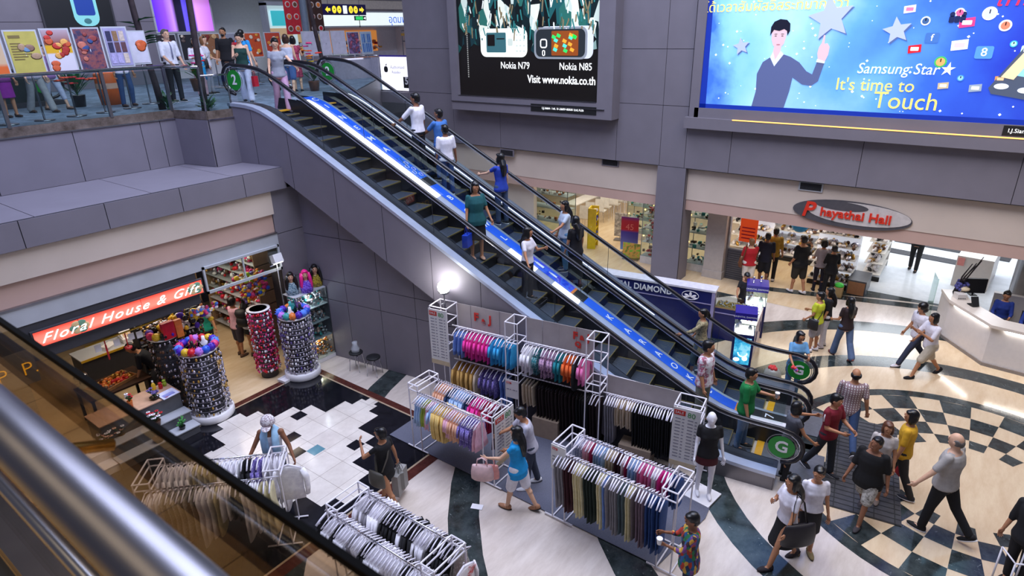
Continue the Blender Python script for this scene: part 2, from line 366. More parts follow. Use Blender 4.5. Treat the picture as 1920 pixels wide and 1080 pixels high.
k.box((-6,14.57,5.785),(7.06,14.60,5.81),1); k.box((7.28,13.55,5.785),(7.88,13.58,5.81),1)
struct(k.build('trim_2',[KICK,CHROME]))
# ---- wall under the escalators
uw=MB(EM.copy()); F=frame((0,-.05,0),(1,0,0),(0,0,1))
o=uw.M; 
def cell(a0,a1,z0,z1): 
    zt=lambda a: 4.5-.545*(a+.4)
    a0+=.007;a1-=.007;z0+=.007;z1-=.007
    P=[(a0,z0),(a1,z0),(a1,min(z1,zt(a1)-.05)),(a0,min(z1,zt(a0)-.05))]
    if P[2][1]<=z0+.02 and P[3][1]<=z0+.02: return
    if P[2][1]<=z0: P[2]=(a0+(a1-a0)*(P[3][1]-z0)/max(1e-6,(P[3][1]-P[2][1])),z0); P=[P[0],P[2],P[3]]
    n=len(P); uw.add([(a,-.05,z) for a,z in P]+[(a,.0,z) for a,z in P],[tuple(range(n)),tuple(range(2*n-1,n-1,-1))]+[(i,n+i,n+(i+1)%n,(i+1)%n) for i in range(n)],0)
for a0,a1 in zip([-.6,.55,1.55,2.55,3.6,4.7,5.8,6.9],[.55,1.55,2.55,3.6,4.7,5.8,6.9,8]):
    for z0,z1 in ((0,1.55),(1.55,2.05),(2.05,3.15),(3.15,4.5)): cell(a0,a1,z0,z1)
uw.add([(-.6,-.02,0),(8,-.02,0),(8,-.02,.05),(-.6,-.02,4.4),(-.6,.3,0),(8,.3,0),(8,.3,.05),(-.6,.3,4.4)],[(0,1,2,3),(7,6,5,4),(0,4,5,1),(3,2,6,7),(0,3,7,4)],1)
struct(uw.build('wall_escalator',[GRAY,SEAM]))
# ---- back walls of the gallery and of the ground floor hall
bw=MB(); panels(bw,FL(0,26),[-8,1,5,9,13],[5.8,8,10.5,13]); bw.box((-8,26.02,5.8),(13,26.3,13),1)
bw.box((13,25.5,9.2),(27,26,13),0); bw.box((13,28,5.8),(27,28.2,10),2); bw.box((26.8,17.8,5.8),(27,28,10),2)
bw.box((17.75,18.0,4.9),(18.2,19.75,5.30),0); bw.box((17.95,18.0,5.3),(18.2,19.75,5.80),0)
bw.box((36,-12,0),(36.3,30,6),2); bw.box((18.2,26,0),(36,26.3,6),2); bw.box((25.6,3.0,0),(25.9,26,3.4),2); bw.box((18.2,-12,3.3),(36,30,3.4),2)
struct(bw.build('wall_back',[GRAY,SEAM,WHITE]))
# ---- gallery underside behind the landing, near balcony floor under the camera
nb=MB(); nb.box((-3,-4,5.55),(.40,5,5.80),0); nb.box((.27,-4,5.2),(.42,5,5.80),1)
struct(nb.build('floor_balcony',[stone('yellow_balcony_tile','#b98b4e','#e3bd80',2,(1,1,1),.2,tile=.45),STEEL]))
# ---- gray carpet island
cp=MB(); cp.prism([(6.92,8.36),(6.92,2.6),(8.3,2.38),(8.98,2.45),(9.2,3.2),(8.9,8.36)],.012,.02,0)
tag(cp.build('carpet',[mat('grey_carpet','#5d5f6e',.95,var=.1,scale=60)]),'large flat grey carpet laid under the clothes racks beside the escalator','carpet')
# ================================================================ ESCALATORS (local frame: x down, y across, z up)
def smn(a,b,k): return .5*(a+b-math.sqrt((a-b)**2+k*k))
def zd(a): return -smn(-smn(5.55-.568*a,6.12,.22),-.33,.22)
def zs(a): return max(0,min(5.8,zd(a)-.33))
TREAD=None
def tread_mat():
    mt,nt,b=_bsdf('ribbed_step'); N=nt.nodes; tc=N.new('ShaderNodeTexCoord'); wv=N.new('ShaderNodeTexWave')
    wv.inputs["Scale"].default_value=8; wv.bands_direction='Y'; nt.links.new(tc.outputs['Object'],wv.inputs['Vector'])
    rp=N.new('ShaderNodeValToRGB'); rp.color_ramp.elements[0].color=(*lin('#2f3440'),1); rp.color_ramp.elements[1].color=(*lin('#68707f'),1)
    nt.links.new(wv.outputs['Color'],rp.inputs[0]); nt.links.new(rp.outputs[0],b.inputs['Base Color'])
    b.inputs['Roughness'].default_value=.38; b.inputs['Metallic'].default_value=.5; return mt
TREAD=tread_mat(); RISER=mat('black_riser','#101116',.5,var=0); NOSE=mat('yellow_step_edge','#6f6238',.5,var=0)
DECKST=mat('deck_steel','#b9c0d2',.38,.45,var=.05,scale=4); BLUEB=mat('blue_advert_band','#1d5fe0',.4,var=.1,scale=1.5); DKST=mat('dark_deck_steel','#4b4c52',.3,.7,var=.05,scale=4); GREEN=mat('green_floor_sign','#138a2a',.4,var=.05)
YEL=mat('yellow_comb','#e0a21c',.5,var=.04); LIT=mat('glowing_sheen','#ffffff',emit=2.4,var=0); GLOWF=mat('glowing_sheen_thin','#ffffff',emit=.9,var=0)  # the two white emitters paint bright sheen on the decks, not lamps
SAMP=[-2.0+i*.2 for i in range(64) if -2.0+i*.2<=10.3]
def ribbon(mb,n0,n1,a0,a1,dz0=0,dz1=0,m=0,step=.2,th=.0):
    A=[]; a=a0
    while a<a1-1e-6: A.append(a); a+=step
    A.append(a1)
    for p,q in zip(A,A[1:]):
        mb.add([(p,n0,zd(p)+dz0),(q,n0,zd(q)+dz0),(q,n1,zd(q)+dz1),(p,n1,zd(p)+dz1)],[(0,1,2,3)],m)
        if th: mb.add([(p,n0,zd(p)+dz0),(q,n0,zd(q)+dz0),(q,n0,zd(q)+dz0-th),(p,n0,zd(p)+dz0-th)],[(0,3,2,1)],m)
def rail_line(h,r):
    top=[]
    for i in range(9):
        t=-PI/2-PI*i/8; top.append((-1.85+math.cos(t)*r,6.12+h-r+math.sin(t)*r))
    mid=[(a,zd(a)+h) for a in SAMP if -1.8<=a<=10.25]
    bot=[]
    for i in range(9):
        t=PI/2-PI*i/8; bot.append((10.3+math.cos(t)*r,.33+h-r+math.sin(t)*r))
    return top+mid+bot
def balustrade(t,n,side,sign=None):
    """one glass balustrade with its handrail at cross position n; side = outward direction of the sign"""
    L=rail_line(.78,.32); g=MB(); lo=[(a,max(zd(a)-.02,min(z,1e9) if False else zd(a)-.02)) for a,z in L]
    up=[p for p in L if True]
    A=[a for a in SAMP if -1.9<=a<=10.3]
    for p,q in zip(A,A[1:]): g.add([(p,n,zd(p)),(q,n,zd(q)),(q,n,zd(q)+.77),(p,n,zd(p)+.77)],[(0,1,2,3)])
    for ca,cz,s in ((-1.85,6.12+.46,-1),(10.3,.33+.46,1)):
        g.poly([(ca,n,cz-.31)]+[(ca+s*.31*math.cos(b),n,cz+.31*math.sin(b)) for b in [PI*(-.5+i/8) for i in range(9)]])
    for a in (0.6,3.3,6.0,8.6): g.box((a,n-.004,zd(a)+.02),(a+.008,n+.004,zd(a)+.74),1)
    go=g.build('glass_balustrade',[GL,SEAM],t); go['label']='clear glass balustrade panels'
    h=MB(); h.path([(a,n,z) for a,z in L],(.038,.026) and .036,8); hr=h.build('handrail',RUBBER,t,True); hr['label']='black rubber handrail'
    gd=MB(); gd.path([(a,n,z-.045) for a,z in L[6:-7]],.016,6); gd.path([(a,n,z) for a,z in rail_line(.73,.27)[:8]],.014,6); gd.path([(a,n,z) for a,z in rail_line(.73,.27)[-9:]],.014,6)
    gd.build('handrail_guide',CHROME,t,True)
    if sign:
        for ca,cz,tx in ((-1.80,6.12+.44,'2'),(10.28,.33+.44,'G')):
            d=MB(); d.M=Matrix.Translation((ca,n+side*.008,cz))@Matrix.Rotation(PI/2,4,'X'); d.lathe([(.215,-.003),(.215,.003)],seg=28)
            do=d.build('floor_sign',GREEN,t); do['label']='round green sign with the floor %s'%tx
            text(tx,.30,frame((ca,n+side*.014,cz),(1,0,0) if side<0 else (-1,0,0),(0,0,1)),WHITE,do,'numeral',bold=.006)
            rg=MB(); rg.M=d.M; rg.path([(.25*math.cos(b),.25*math.sin(b),0) for b in [2*PI*i/24 for i in range(24)]],.008,5,closed=True); rg.build('ring',STEEL,do)
def escalator(name,label,n0,n1):
    t=thing(name,label,'escalator',EO,ERZ)
    k=0; a=-1.35
    while a<9.75:
        z=zs(a); zn=zs(a+.404); zp=zs(a-.404); s=MB()
        s.box((a-.202,n0,z-.03),(a+.202,n1,z),0)
        s.box((a+.17,n0,min(zn,z-.02)-.01),(a+.196,n1,z-.028),1)
        s.box((a+.192,n0,z-.02),(a+.206,n1,z+.003),2); s.box((a-.2,n0,z),(a+.2,n0+.03,z+.004),2); s.box((a-.2,n1-.03,z),(a+.2,n1,z+.004),2)
        s.build('step',[TREAD,RISER,NOSE],t); a+=.404
    for a0,a1,z in ((-2.6,-1.55,5.80),(9.95,11.0,0)):
        fp=MB()
        fp.box((a0,n0-.02,z-.0 if z else .001),(a1,n1+.02,z+.022),0)
        y0=a1 if z else a0; s=1 if z else -1
        fp.box((y0,n0,z),(y0+s*.13,n1,z+.026),1)
        f=fp.build('floor_plate',[mat('landing_plate','#77777c',.4,.6,var=.06,scale=20),YEL],t); f['label']='grey landing plate with a yellow comb edge'
    for y in (n0-.012,n1+.002):
        sk=MB(); ribbon(sk,y,y,-1.85,10.25,-.02,-.5,0); ribbon(sk,y+.01,y+.01,-1.85,10.25,-.02,-.5,0)
        sk.build('skirt',mat('dark_skirt','#34343a',.3,.7,var=.05),t)
    return t
near=escalator('escalator','nearer escalator, its grey panelled side facing the clothes racks',0.02,.93)
far=escalator('escalator','farther escalator beside the blue jewellery counter, dark steps and glass sides',1.57,2.48)
# outer cladding and deck of the nearer escalator
cl=MB(); cuts=[-1.85,-1.2,-.2,1.0,2.2,3.35,4.5,5.6,6.8,8.0,9.1,10.25]
def zb(a): return max(0,zd(a)-1.33-.10*(a<-1))
for a0,a1 in zip(cuts,cuts[1:]):
    N=5; sl=.18
    for i in range(N):
        p=a0+(a1-a0)*i/N+(.006 if i==0 else 0); q=a0+(a1-a0)*(i+1)/N-(.006 if i==N-1 else 0)
        p2=p-sl*(1 if a0>-1 else 0)*(zd(p)-zb(p))/1.3*.5; q2=q-sl*(1 if a1>-1 else 0)*(zd(q)-zb(q))/1.3*.5
        if a1>10.2: q2=q
        if a0<-1.8: p2=p
        cl.add([(p,-.43,zb(p)),(q,-.43,zb(q)),(q,-.43,zd(q)-.05),(p,-.43,zd(p)-.05)],[(0,1,2,3)],0 if a0<8.0 else 2)
        cl.add([(p,-.43,zb(p)),(q,-.43,zb(q)),(q,-.05,zb(q)),(p,-.05,zb(p))],[(3,2,1,0)],1)
ribbon(cl,-.422,-.422,-1.85,10.25,-.05,-1.3,1)
cl.box((10.25,-.43,0),(10.26,-.03,.30),2); cl.box((-1.86,-.43,4.5),(-1.85,-.03,6.05),0)
o=cl.build('side_cladding',[GRAY,SEAM,mat('dull_steel_side','#7c7a7f',.4,.6,var=.05,scale=3)],near); o['label']='grey panelled outer side'
dk2=MB(); ribbon(dk2,-.45,-.25,-1.87,10.27,0,0,0); ribbon(dk2,-.45,-.45,-1.87,10.27,0,-.07,0); dk2.build('side_deck',DECKST,near); dk2=MB(); ribbon(dk2,-.25,-.012,-1.87,10.27,0,-.01,0); dk2.build('inner_deck',DKST,near)
dk3=MB(); ribbon(dk3,.95,1.14,-1.4,10.3,0.0,.02,0); dk3.build('centre_deck',DECKST,near); dk3=MB(); ribbon(dk3,1.44,1.55,-1.4,10.3,.02,0,0); dk3.build('centre_deck',DECKST,near)
ls=MB(); ribbon(ls,.955,1.135,-1.0,2.6,.012,.026,0); ls.build('deck_glow',LIT,near)['label']='bright white sheen along the centre deck, a glowing strip'  # steel deck's bright reflection painted as a glowing strip

for q0,q1 in ((4.35,5.0),(5.4,6.0)): ls=MB(); ribbon(ls,.975,1.135,q0,q1,.012,.026,0); ls.build('deck_glow',GLOWF,near)['label']='shorter white sheen lower on the deck, a glowing strip'  # same reflection, weaker, painted as short glowing pieces
bb=MB(); ribbon(bb,1.14,1.44,-1.2,1.35,.024,.024,0); ribbon(bb,1.14,1.44,1.35,2.05,.024,.024,1); ribbon(bb,1.14,1.44,2.05,2.3,.024,.024,2)
ribbon(bb,1.14,1.44,2.3,4.55,.024,.024,0); ribbon(bb,1.14,1.44,4.55,5.75,.024,.024,3); ribbon(bb,1.14,1.44,5.75,5.8,.024,.024,4); ribbon(bb,1.14,1.44,5.8,6.05,.024,.024,2)
ribbon(bb,1.14,1.44,6.05,9.3,.024,.024,0); ribbon(bb,1.14,1.44,9.3,9.38,.024,.024,4); ribbon(bb,1.14,1.44,9.38,10.3,.024,.024,2)
bo=bb.build('advert_band',[BLUEB,speck('blue_swirl_print',['#132a9a','#1a49d8','#2a7be8','#0f1c6a','#d7ecff'],9,.4,kind='NOISE'),BLACK,speck('purple_blue_print',['#2a22b8','#1a3fd0','#3f6fe8','#4a2fd0','#9fc4f8'],4,.4,kind='NOISE'),mat('orange_stripe','#e08030',.5)],near)
bo['label']='blue advertising band with white capital letters'
def bandpt(a): return Vector((a,1.29,zd(a)+.03))
LW=mat('white_print','#eef3ff',.5,var=0)
for ch,a in list(zip('CINEMA',(-.95,-.6,-.15,.25,.65,1.05)))+list(zip('BOWL',(2.75,3.2,3.65,4.1)))+list(zip('KARAOKE',(6.6,7.0,7.33,7.68,8.03,8.36,8.75))):
    d=Vector((-.2,0,zd(a-.1)-zd(a+.1))).normalized()
    text(ch,.225,frame(bandpt(a),(0,1,0),d),LW,bo,'letter',bold=.002)
text('7',.24,frame(bandpt(9.95)+Vector((0,0,.004)),(0,1,0),(-1,0,0)),LW,bo,'letter',sx=1.3)
for i in range(5):   # white ring flower printed after CINEMA
    a=1.55+.1*i; r=MB(); b0=bandpt(a)+Vector((0,.05*(-1)**i,.004)); r.path([b0+Vector((.05*math.cos(q),.045*math.sin(q),-.568*.05*math.cos(q))) for q in [2*PI*j/10 for j in range(10)]],.006,4,closed=True); r.build('ring_print',LW,bo)
pin=MB(); 
for a,s in ((4.85,1),(5.2,.8)): pin.M=Matrix.Translation(bandpt(a)+Vector((0,0,.0)))@Matrix.Rotation(math.atan(.568),4,'Y'); pin.lathe([(.02*s,-.004),(.02*s,.006)],seg=10); pin.cbox((.14*s,0,.002),(.2*s,.075*s,.008)); pin.cbox((.04,0,.002),(.1*s,.035*s,.008))
pin.build('bowling_pin_print',[LW],bo)
balustrade(near,-.20,-1,True); balustrade(near,1.10,-1)
balustrade(far,1.47,-1); balustrade(far,2.72,-1,True)
fd=MB(); ribbon(fd,2.50,2.97,-1.87,10.27,0,0,1); ribbon(fd,2.97,2.97,-1.87,10.27,0,-1.0,0); 
for a0,a1,z0,z1 in ((10.25,10.27,0,.32),): fd.box((a0,2.5,z0),(a1,2.97,z1),0)
fd.build('side_deck',[DECKST,mat('mid_deck_steel','#7f8594',.32,.5,var=.05,scale=4)],far); ls=MB(); ribbon(ls,2.56,2.60,-1.2,7.2,.012,.012,0); ls.build('deck_glow',GLOWF,far)['label']='thin white glowing line along the far deck'  # added glowing line for the bright line on the far deck
wh=MB(); wh.box((9.3,1.03,.345),(10.34,1.16,.40),0); wh.box((10.34,1.06,.35),(10.42,1.13,.39),0); wh.build('white_guard',WHITE,near)
# dark metal grating in front of the bottom landing, in the escalators' direction
gm=MB(Matrix.Translation(EO)@Matrix.Rotation(ERZ,4,'Z')); gm.box((11.02,-.42,.006),(12.2,2.55,.016),0)
for i in range(24): gm.box((11.03,-.41+i*.125,.016),(12.19,-.395+i*.125,.02),1)
for i in range(4): gm.box((11.2+i*.3,-.42,.016),(11.215+i*.3,2.55,.021),1)
tag(gm.build('floor_grating',[mat('dark_grating','#4b4a4d',.5,.5,var=.1),BLACK]),'dark ribbed metal grating in the floor before the escalators','grating')
# ================================================================ PEOPLE
QUEUE=[]; VOX=.0135
def flush():
    dg=bpy.context.evaluated_depsgraph_get(); dg.update()
    for tmp,fin in QUEUE:
        me=bpy.data.meshes.new_from_object(tmp.evaluated_get(dg)); fin(me)
    for tmp,_ in QUEUE:
        old=tmp.data; bpy.data.objects.remove(tmp); bpy.data.meshes.remove(old)
    QUEUE.clear()
def blend(mb,name,mats,parent,extra=None,vox=VOX,smooth=3,idx=None):
    """grow one continuous skin over overlapping volumes; 'extra' details are joined into the same mesh"""
    me=mb.mesh('tmp',[]); tmp=bpy.data.objects.new('tmp',me); COL.objects.link(tmp)
    r=tmp.modifiers.new('r','REMESH'); r.mode='VOXEL'; r.voxel_size=vox; r.use_smooth_shade=True
    s=tmp.modifiers.new('s','SMOOTH'); s.factor=.5; s.iterations=smooth
    o=bpy.data.objects.new(name,bpy.data.meshes.new(name)); COL.objects.link(o); o.parent=parent
    def fin(m):
        if extra and extra.v:
            k=len(m.vertices); vs=[v.co[:] for v in m.vertices]+[tuple(v) for v in extra.v]
            fs=[tuple(p.vertices) for p in m.polygons]; n=len(fs); fs+=[[k+i for i in f] for f in extra.f]
            m2=bpy.data.meshes.new(name); m2.from_pydata(vs,[],fs)
            m2.polygons.foreach_set('material_index',[0]*n+extra.mi); bpy.data.meshes.remove(m); m=m2
        m.polygons.foreach_set('use_smooth',[True]*len(m.polygons)); m.materials.clear()
        for mt in mats: m.materials.append(mt)
        if idx:
            for p in m.polygons: p.material_index=idx(p.center)
        old=o.data; o.data=m; bpy.data.meshes.remove(old); m.name=name
    QUEUE.append((tmp,fin)); return o
def cone(mb,a,ra,b,rb,seg=12):
    a=Vector(a);b=Vector(b); mb.path([a,a.lerp(b,.5),b],[ra,(ra+rb)/2 if not isinstance(ra,tuple) else tuple((x+y)/2 for x,y in zip(ra,rb)),rb],seg)
    mb.ell(a,ra if not isinstance(ra,tuple) else max(ra)*.96); mb.ell(b,rb if not isinstance(rb,tuple) else max(rb)*.96)
def loft(mb,rings,seg=20):
    """rings of (centre, x-axis, y-axis, rx, ry)"""
    vs=[];fs=[];n=len(rings)
    for c,ax,ay,rx,ry in rings:
        for k in range(seg):
            a=2*PI*k/seg; vs.append(c+ax*(rx*math.cos(a))+ay*(ry*math.sin(a)))
    for i in range(n-1):
        for k in range(seg): fs.append((i*seg+k,i*seg+(k+1)%seg,(i+1)*seg+(k+1)%seg,(i+1)*seg+k))
    fs+=[tuple(range(seg))[::-1],tuple(range((n-1)*seg,n*seg))]; mb.add(vs,fs)
SKIN={'t':mat('skin_tan','#b57e5a',.55,var=.03),'f':mat('skin_fair','#d9ab8c',.55,var=.03),'d':mat('skin_brown','#8a5a3e',.55,var=.03),'w':mat('skin_plastic_white','#f0eef2',.3,var=0)}
HAIR={'k':mat('black_hair','#0d0b0c',.35,var=.1,scale=40),'b':mat('brown_hair','#3a2318',.4,var=.2,scale=40),'r':mat('reddish_brown_hair','#5a3420',.4,var=.2,scale=40),'g':mat('grey_hair','#5f5853',.5,var=.2,scale=40),'p':mat('pink_wig_hair','#f0268a',.35,var=.1,scale=40),'o':mat('light_brown_hair','#8a5f3a',.45,var=.2,scale=40)}
EYEW=mat('eye_white','#e8e2dc',.3,var=0); EYED=mat('eye_dark','#140c0a',.2,var=0); LIPS=mat('lips','#a4544c',.5,var=0)
PEOPLE=[]
def person(label,loc,face,h=1.65,sex='f',skin='t',hair='short',hc='k',top=None,sleeve=.5,hem=.84,bot=None,cut='long',shoe='#1a1a1c',legs=(0,0,0,0),la=(5,8,12,0),ra=(5,8,12,0),lean=0,head=(0,0),build=1.0,tank=False,sit=None,extra=None,group=None,name='person',cat='person',faceless=False):
    t=thing(name,label,cat,loc,math.radians(face-53.5),group); s=h/1.70; K=SKIN[skin]
    sh=.178 if sex=='m' else .155; hip=.088 if sex=='m' else .09
    Rl=Matrix.Rotation(math.radians(lean),3,'Y')
    pel=Vector((0,0,.92)); SP=lambda x,y,z: pel+Rl@Vector((x,y,z-.92))
    TX=Rl@Vector((1,0,0)); TY=Vector((0,1,0))
    # legs
    J={}
    for sd,hp,kn in (('l',legs[0],legs[1]),('r',legs[2],legs[3])):
        y=hip if sd=='l' else -hip; H=pel+Vector((0,y,-.03)); a=math.radians(hp); b=math.radians(hp-kn)
        kx=H+Vector((math.sin(a)*.41,y*.06,-math.cos(a)*.41)); an=kx+Vector((math.sin(b)*.40,0,-math.cos(b)*.40))
        foot=0 if kn<50 and (hp-kn)>-25 else math.radians(-(hp-kn)*.9)
        J[sd]=(H,kx,an,foot)
    low=min(J['l'][2].z,J['r'][2].z)-.075
    if sit is not None: low=.92-.1-sit/s
    off=Vector((0,0,-low))
    pel=pel+off
    for k in J: J[k]=tuple(q+off if isinstance(q,Vector) else q for q in J[k])
    P=lambda v:v*s
    # arms: forward swing, outward, elbow bend, inward turn of the forearm
    A={}
    for sd,(fw,out,el,inn) in (('l',la),('r',ra)):
        g=1 if sd=='l' else -1; S=SP(0,g*sh,1.385)
        f,o_=math.radians(fw),math.radians(out)
        d=Rl@Vector((math.sin(f)*math.cos(o_),g*math.sin(o_),-math.cos(f)*math.cos(o_)))
        E=S+d*.285
        # bend the forearm forwards/upwards about the axis across the arm
        ax=d.cross(Rl@Vector((1,0,0)) if abs(fw)<70 else Rl@Vector((0,0,1)))
        ax=ax.normalized() if ax.length>1e-4 else Vector((0,-1,0))
        d2=Quaternion(ax,math.radians(el))@d; d2=Quaternion(Rl@Vector((0,0,1)),math.radians(-g*inn))@d2
        W=E+d2*.235; A[sd]=(S,E,W,d2,g)
    HC=SP(.02+math.sin(math.radians(head[1]))*.03,0,1.585); HR=Rl@Matrix.Rotation(math.radians(head[0]),3,'Z')@Matrix.Rotation(math.radians(head[1]),3,'Y')
    hd=lambda x,y,z: HC+HR@Vector((x,y,z))
    sc_=lambda mb: setattr(mb,'M',Matrix.Scale(s,4)) or mb
    b=build; f_=sex=='f'
    def torso(mb,inf,z0,z1,flare=0,tk=False):
        prof=[(.80,.10,.15),(.88,.115,.168 if not f_ else .172),(.97,.105,.152 if not f_ else .145),(1.06,.098,.142 if not f_ else .126),(1.16,.105,.150 if not f_ else .134),(1.26,.118,.165 if not f_ else .148),(1.35,.105,.172 if not f_ else .152),(1.40,.082,.135 if not f_ else .12),(1.435,.055,.06)]
        if tk: prof[-2]=(1.40,.07,.10)
        rings=[]
        def at_(z):
            for p,q in zip(prof,prof[1:]):
                if p[0]<=z<=q[0]:
                    u=(z-p[0])/(q[0]-p[0]); return p[1]+(q[1]-p[1])*u,p[2]+(q[2]-p[2])*u
            return prof[0][1:] if z<prof[0][0] else prof[-1][1:]
        zz=sorted({z0,z1,*[p[0] for p in prof if z0<p[0]<z1]})
        for z in zz:
            rx,ry=at_(z); fl=flare*max(0,(1.1-z))*(2.4 if hem<.8 else 1)
            bl=b if z<1.3 else 1+(b-1)*.5
            rings.append((SP((.014 if 1.15<z<1.33 and f_ else 0)+(.05*(b-1) if .9<z<1.25 else 0),0,z),TX,TY,rx*bl*(1+.25*(b-1))+inf+fl,ry*bl+inf+fl))
        loft(mb,rings)
        if f_ and z1>1.3 and z0<1.2:
            for g in (1,-1): mb.ell(SP(.085,g*.062,1.245),(.05+inf*.6,.06+inf*.6,.058+inf*.5))
    body=sc_(MB()); torso(body,0,.80,1.435)
    cone(body,SP(0,0,1.40),.062,HC+HR@Vector((-.012,0,-.07)),.052)
    body.ell(HC,(.094,.077,.112),rot=HR); body.ell(hd(.028,0,-.055),(.06,.055,.062),rot=HR)
    body.ell(hd(.088,0,-.012),(.018,.014,.022),rot=HR)
    for g in (1,-1): body.ell(hd(-.008,g*.08,-.012),(.018,.012,.03),rot=HR)
    for k in 'lr':
        H,kx,an,ft=J[k]; cone(body,H+Vector((0,0,.02)),.088*b,kx,.054*(.7+.3*b)); body.ell(kx.lerp(an,.3)+Vector((-.012,0,0)),.052)
        cone(body,kx,.051,an,.036)
        fr=Matrix.Rotation(ft,3,'Y'); body.ell(an+fr@Vector((.055,0,-.04)),(.12,.04,.034),rot=fr)
        S,E,W,d2,g=A[k]; ar=.85 if f_ else 1
        body.ell(S,.058*ar); cone(body,S,.05*ar*(.6+.4*b),E,.040*ar); cone(body,E,.040*ar,W,.027*ar)
        Q=d2.to_track_quat('Z','Y').to_matrix(); body.ell(W+d2*.05,(.022,.040,.055),rot=Q)
    ex=sc_(MB())
    for k in 'lr':
        S,E,W,d2,g=A[k]; up=Vector((0,0,1)); side=d2.cross(up); side=side.normalized() if side.length>.1 else Vector((0,1,0))
        inw=(d2.cross(side)).normalized()       # palm normal
        Q=d2.to_track_quat('Z','Y').to_matrix(); side=Q@Vector((0,1,0)); inw=Q@Vector((1,0,0))
        if (inw.dot(Vector((0,-g,0)))+inw.dot(Vector((.5,0,-.3))))<0: inw=-inw
        for i,L in enumerate((.068,.078,.072,.055)):
            r0=W+d2*.085+side*(.027-.018*i); cur=.3+.1*i
            p1=r0+(d2*math.cos(cur)+inw*math.sin(cur))*L*.5; p2=p1+(d2*math.cos(cur*2.2)+inw*math.sin(cur*2.2))*L*.5
            ex.path([r0-d2*.02,r0,p1,p2],[.009,.009,.008,.006],6,0); ex.ell(p2,.006,6,4,0)
        th=side if (side.dot(Vector((1,0,0)))>0) else -side
        t0=W+d2*.03+th*.025; ex.path([t0-th*.01,t0+th*.018+d2*.022+inw*.008,t0+th*.022+d2*.05+inw*.014],[.011,.010,.007],6,0)
    if not faceless:
        for g in (1,-1):
            ex.ell(hd(.083,g*.031,.012),(.010,.014,.0085),8,6,1,HR); ex.ell(hd(.0905,g*.031,.012),(.005,.0075,.0075),8,6,2,HR)
            ex.ell(hd(.086,g*.033,.034),(.008,.021,.004),8,4,2,HR)
        ex.ell(hd(.083,0,-.058),(.010,.024,.0085),8,6,3,HR)
    blend(body,'body',[K,EYEW,EYED,LIPS],t,ex)
    # ---- hair
    if hair!='none':
        hm=sc_(MB())
        if hair=='bald':
            for g in (1,-1): hm.ell(hd(-.03,g*.066,-.005),(.055,.022,.05),rot=HR)
            hm.ell(hd(-.075,0,-.025),(.030,.062,.055),rot=HR)
        else:
            hm.ell(hd(-.028,0,.034),(.100,.090,.098),rot=HR); hm.ell(hd(-.04,0,-.02),(.078,.086,.085),rot=HR)
            hm.ell(hd(.030,.015,.088),(.055,.062,.030),rot=HR)
            if hair=='bushy': hm.ell(hd(-.02,0,.04),(.115,.108,.115),rot=HR); hm.ell(hd(-.045,0,-.03),(.09,.11,.09),rot=HR)
            if hair in('bob','long'):
                hm.ell(hd(-.03,0,-.04),(.085,.098,.115),rot=HR)
                for g in (1,-1): hm.ell(hd(.015,g*.078,-.04),(.045,.022,.09),rot=HR)
            if hair=='long':
                q=[hd(-.055,0,-.05),SP(-.10,0,1.42),SP(-.125,0,1.30),SP(-.125,0,1.18)]
                hm.path(q,[(.062,.088)]*2+[(.04,.085),(.02,.06)],12)
                Y=[(c,HR@Vector((1,0,0)),TY,rx,ry) for c,rx,ry in zip(q,(.06,.042,.032,.012),(.09,.095,.085,.05))]; loft(hm,Y,14)
            if hair=='pony':
                hm.ell(hd(-.115,0,.03),(.04,.038,.038)); q=[hd(-.12,0,.03),hd(-.15,0,-.05),hd(-.135,0,-.15)]; hm.path(q,[.032,.034,.01],10)
            if hair=='bun': hm.ell(hd(-.095,0,.07),(.05,.048,.045))
        blend(hm,'hair',[HAIR[hc]],t,vox=.012,smooth=2)
    # ---- clothes
    def M_(c,nm): return c if not isinstance(c,str) else mat('cloth_'+c.lstrip('#'),c,.85,var=.07,scale=14)
    if top is not None:
        c=sc_(MB()); torso(c,.016,hem,1.40 if not tank else 1.345,flare=.05,tk=tank)
        if tank:
            for g in (1,-1): c.path([SP(.075,g*.075,1.32),SP(.03,g*.085,1.425),SP(-.07,g*.075,1.34)],.02,8)
        else:
            c.ell(SP(0,0,1.40),(.085,.13 if not f_ else .11,.035))
            for k in 'lr':
                S,E,W,d2,g=A[k]; ar=.85 if f_ else 1; c.ell(S,.060*ar)
                if sleeve>0:
                    u=min(1,sleeve); cone(c,S,.060*ar*(.6+.4*b),S.lerp(E,u),.056*ar)
                    if sleeve>1: cone(c,E,.055*ar,E.lerp(W,sleeve-1),.044*ar)
        blend(c,'top',[M_(top,'top')],t)
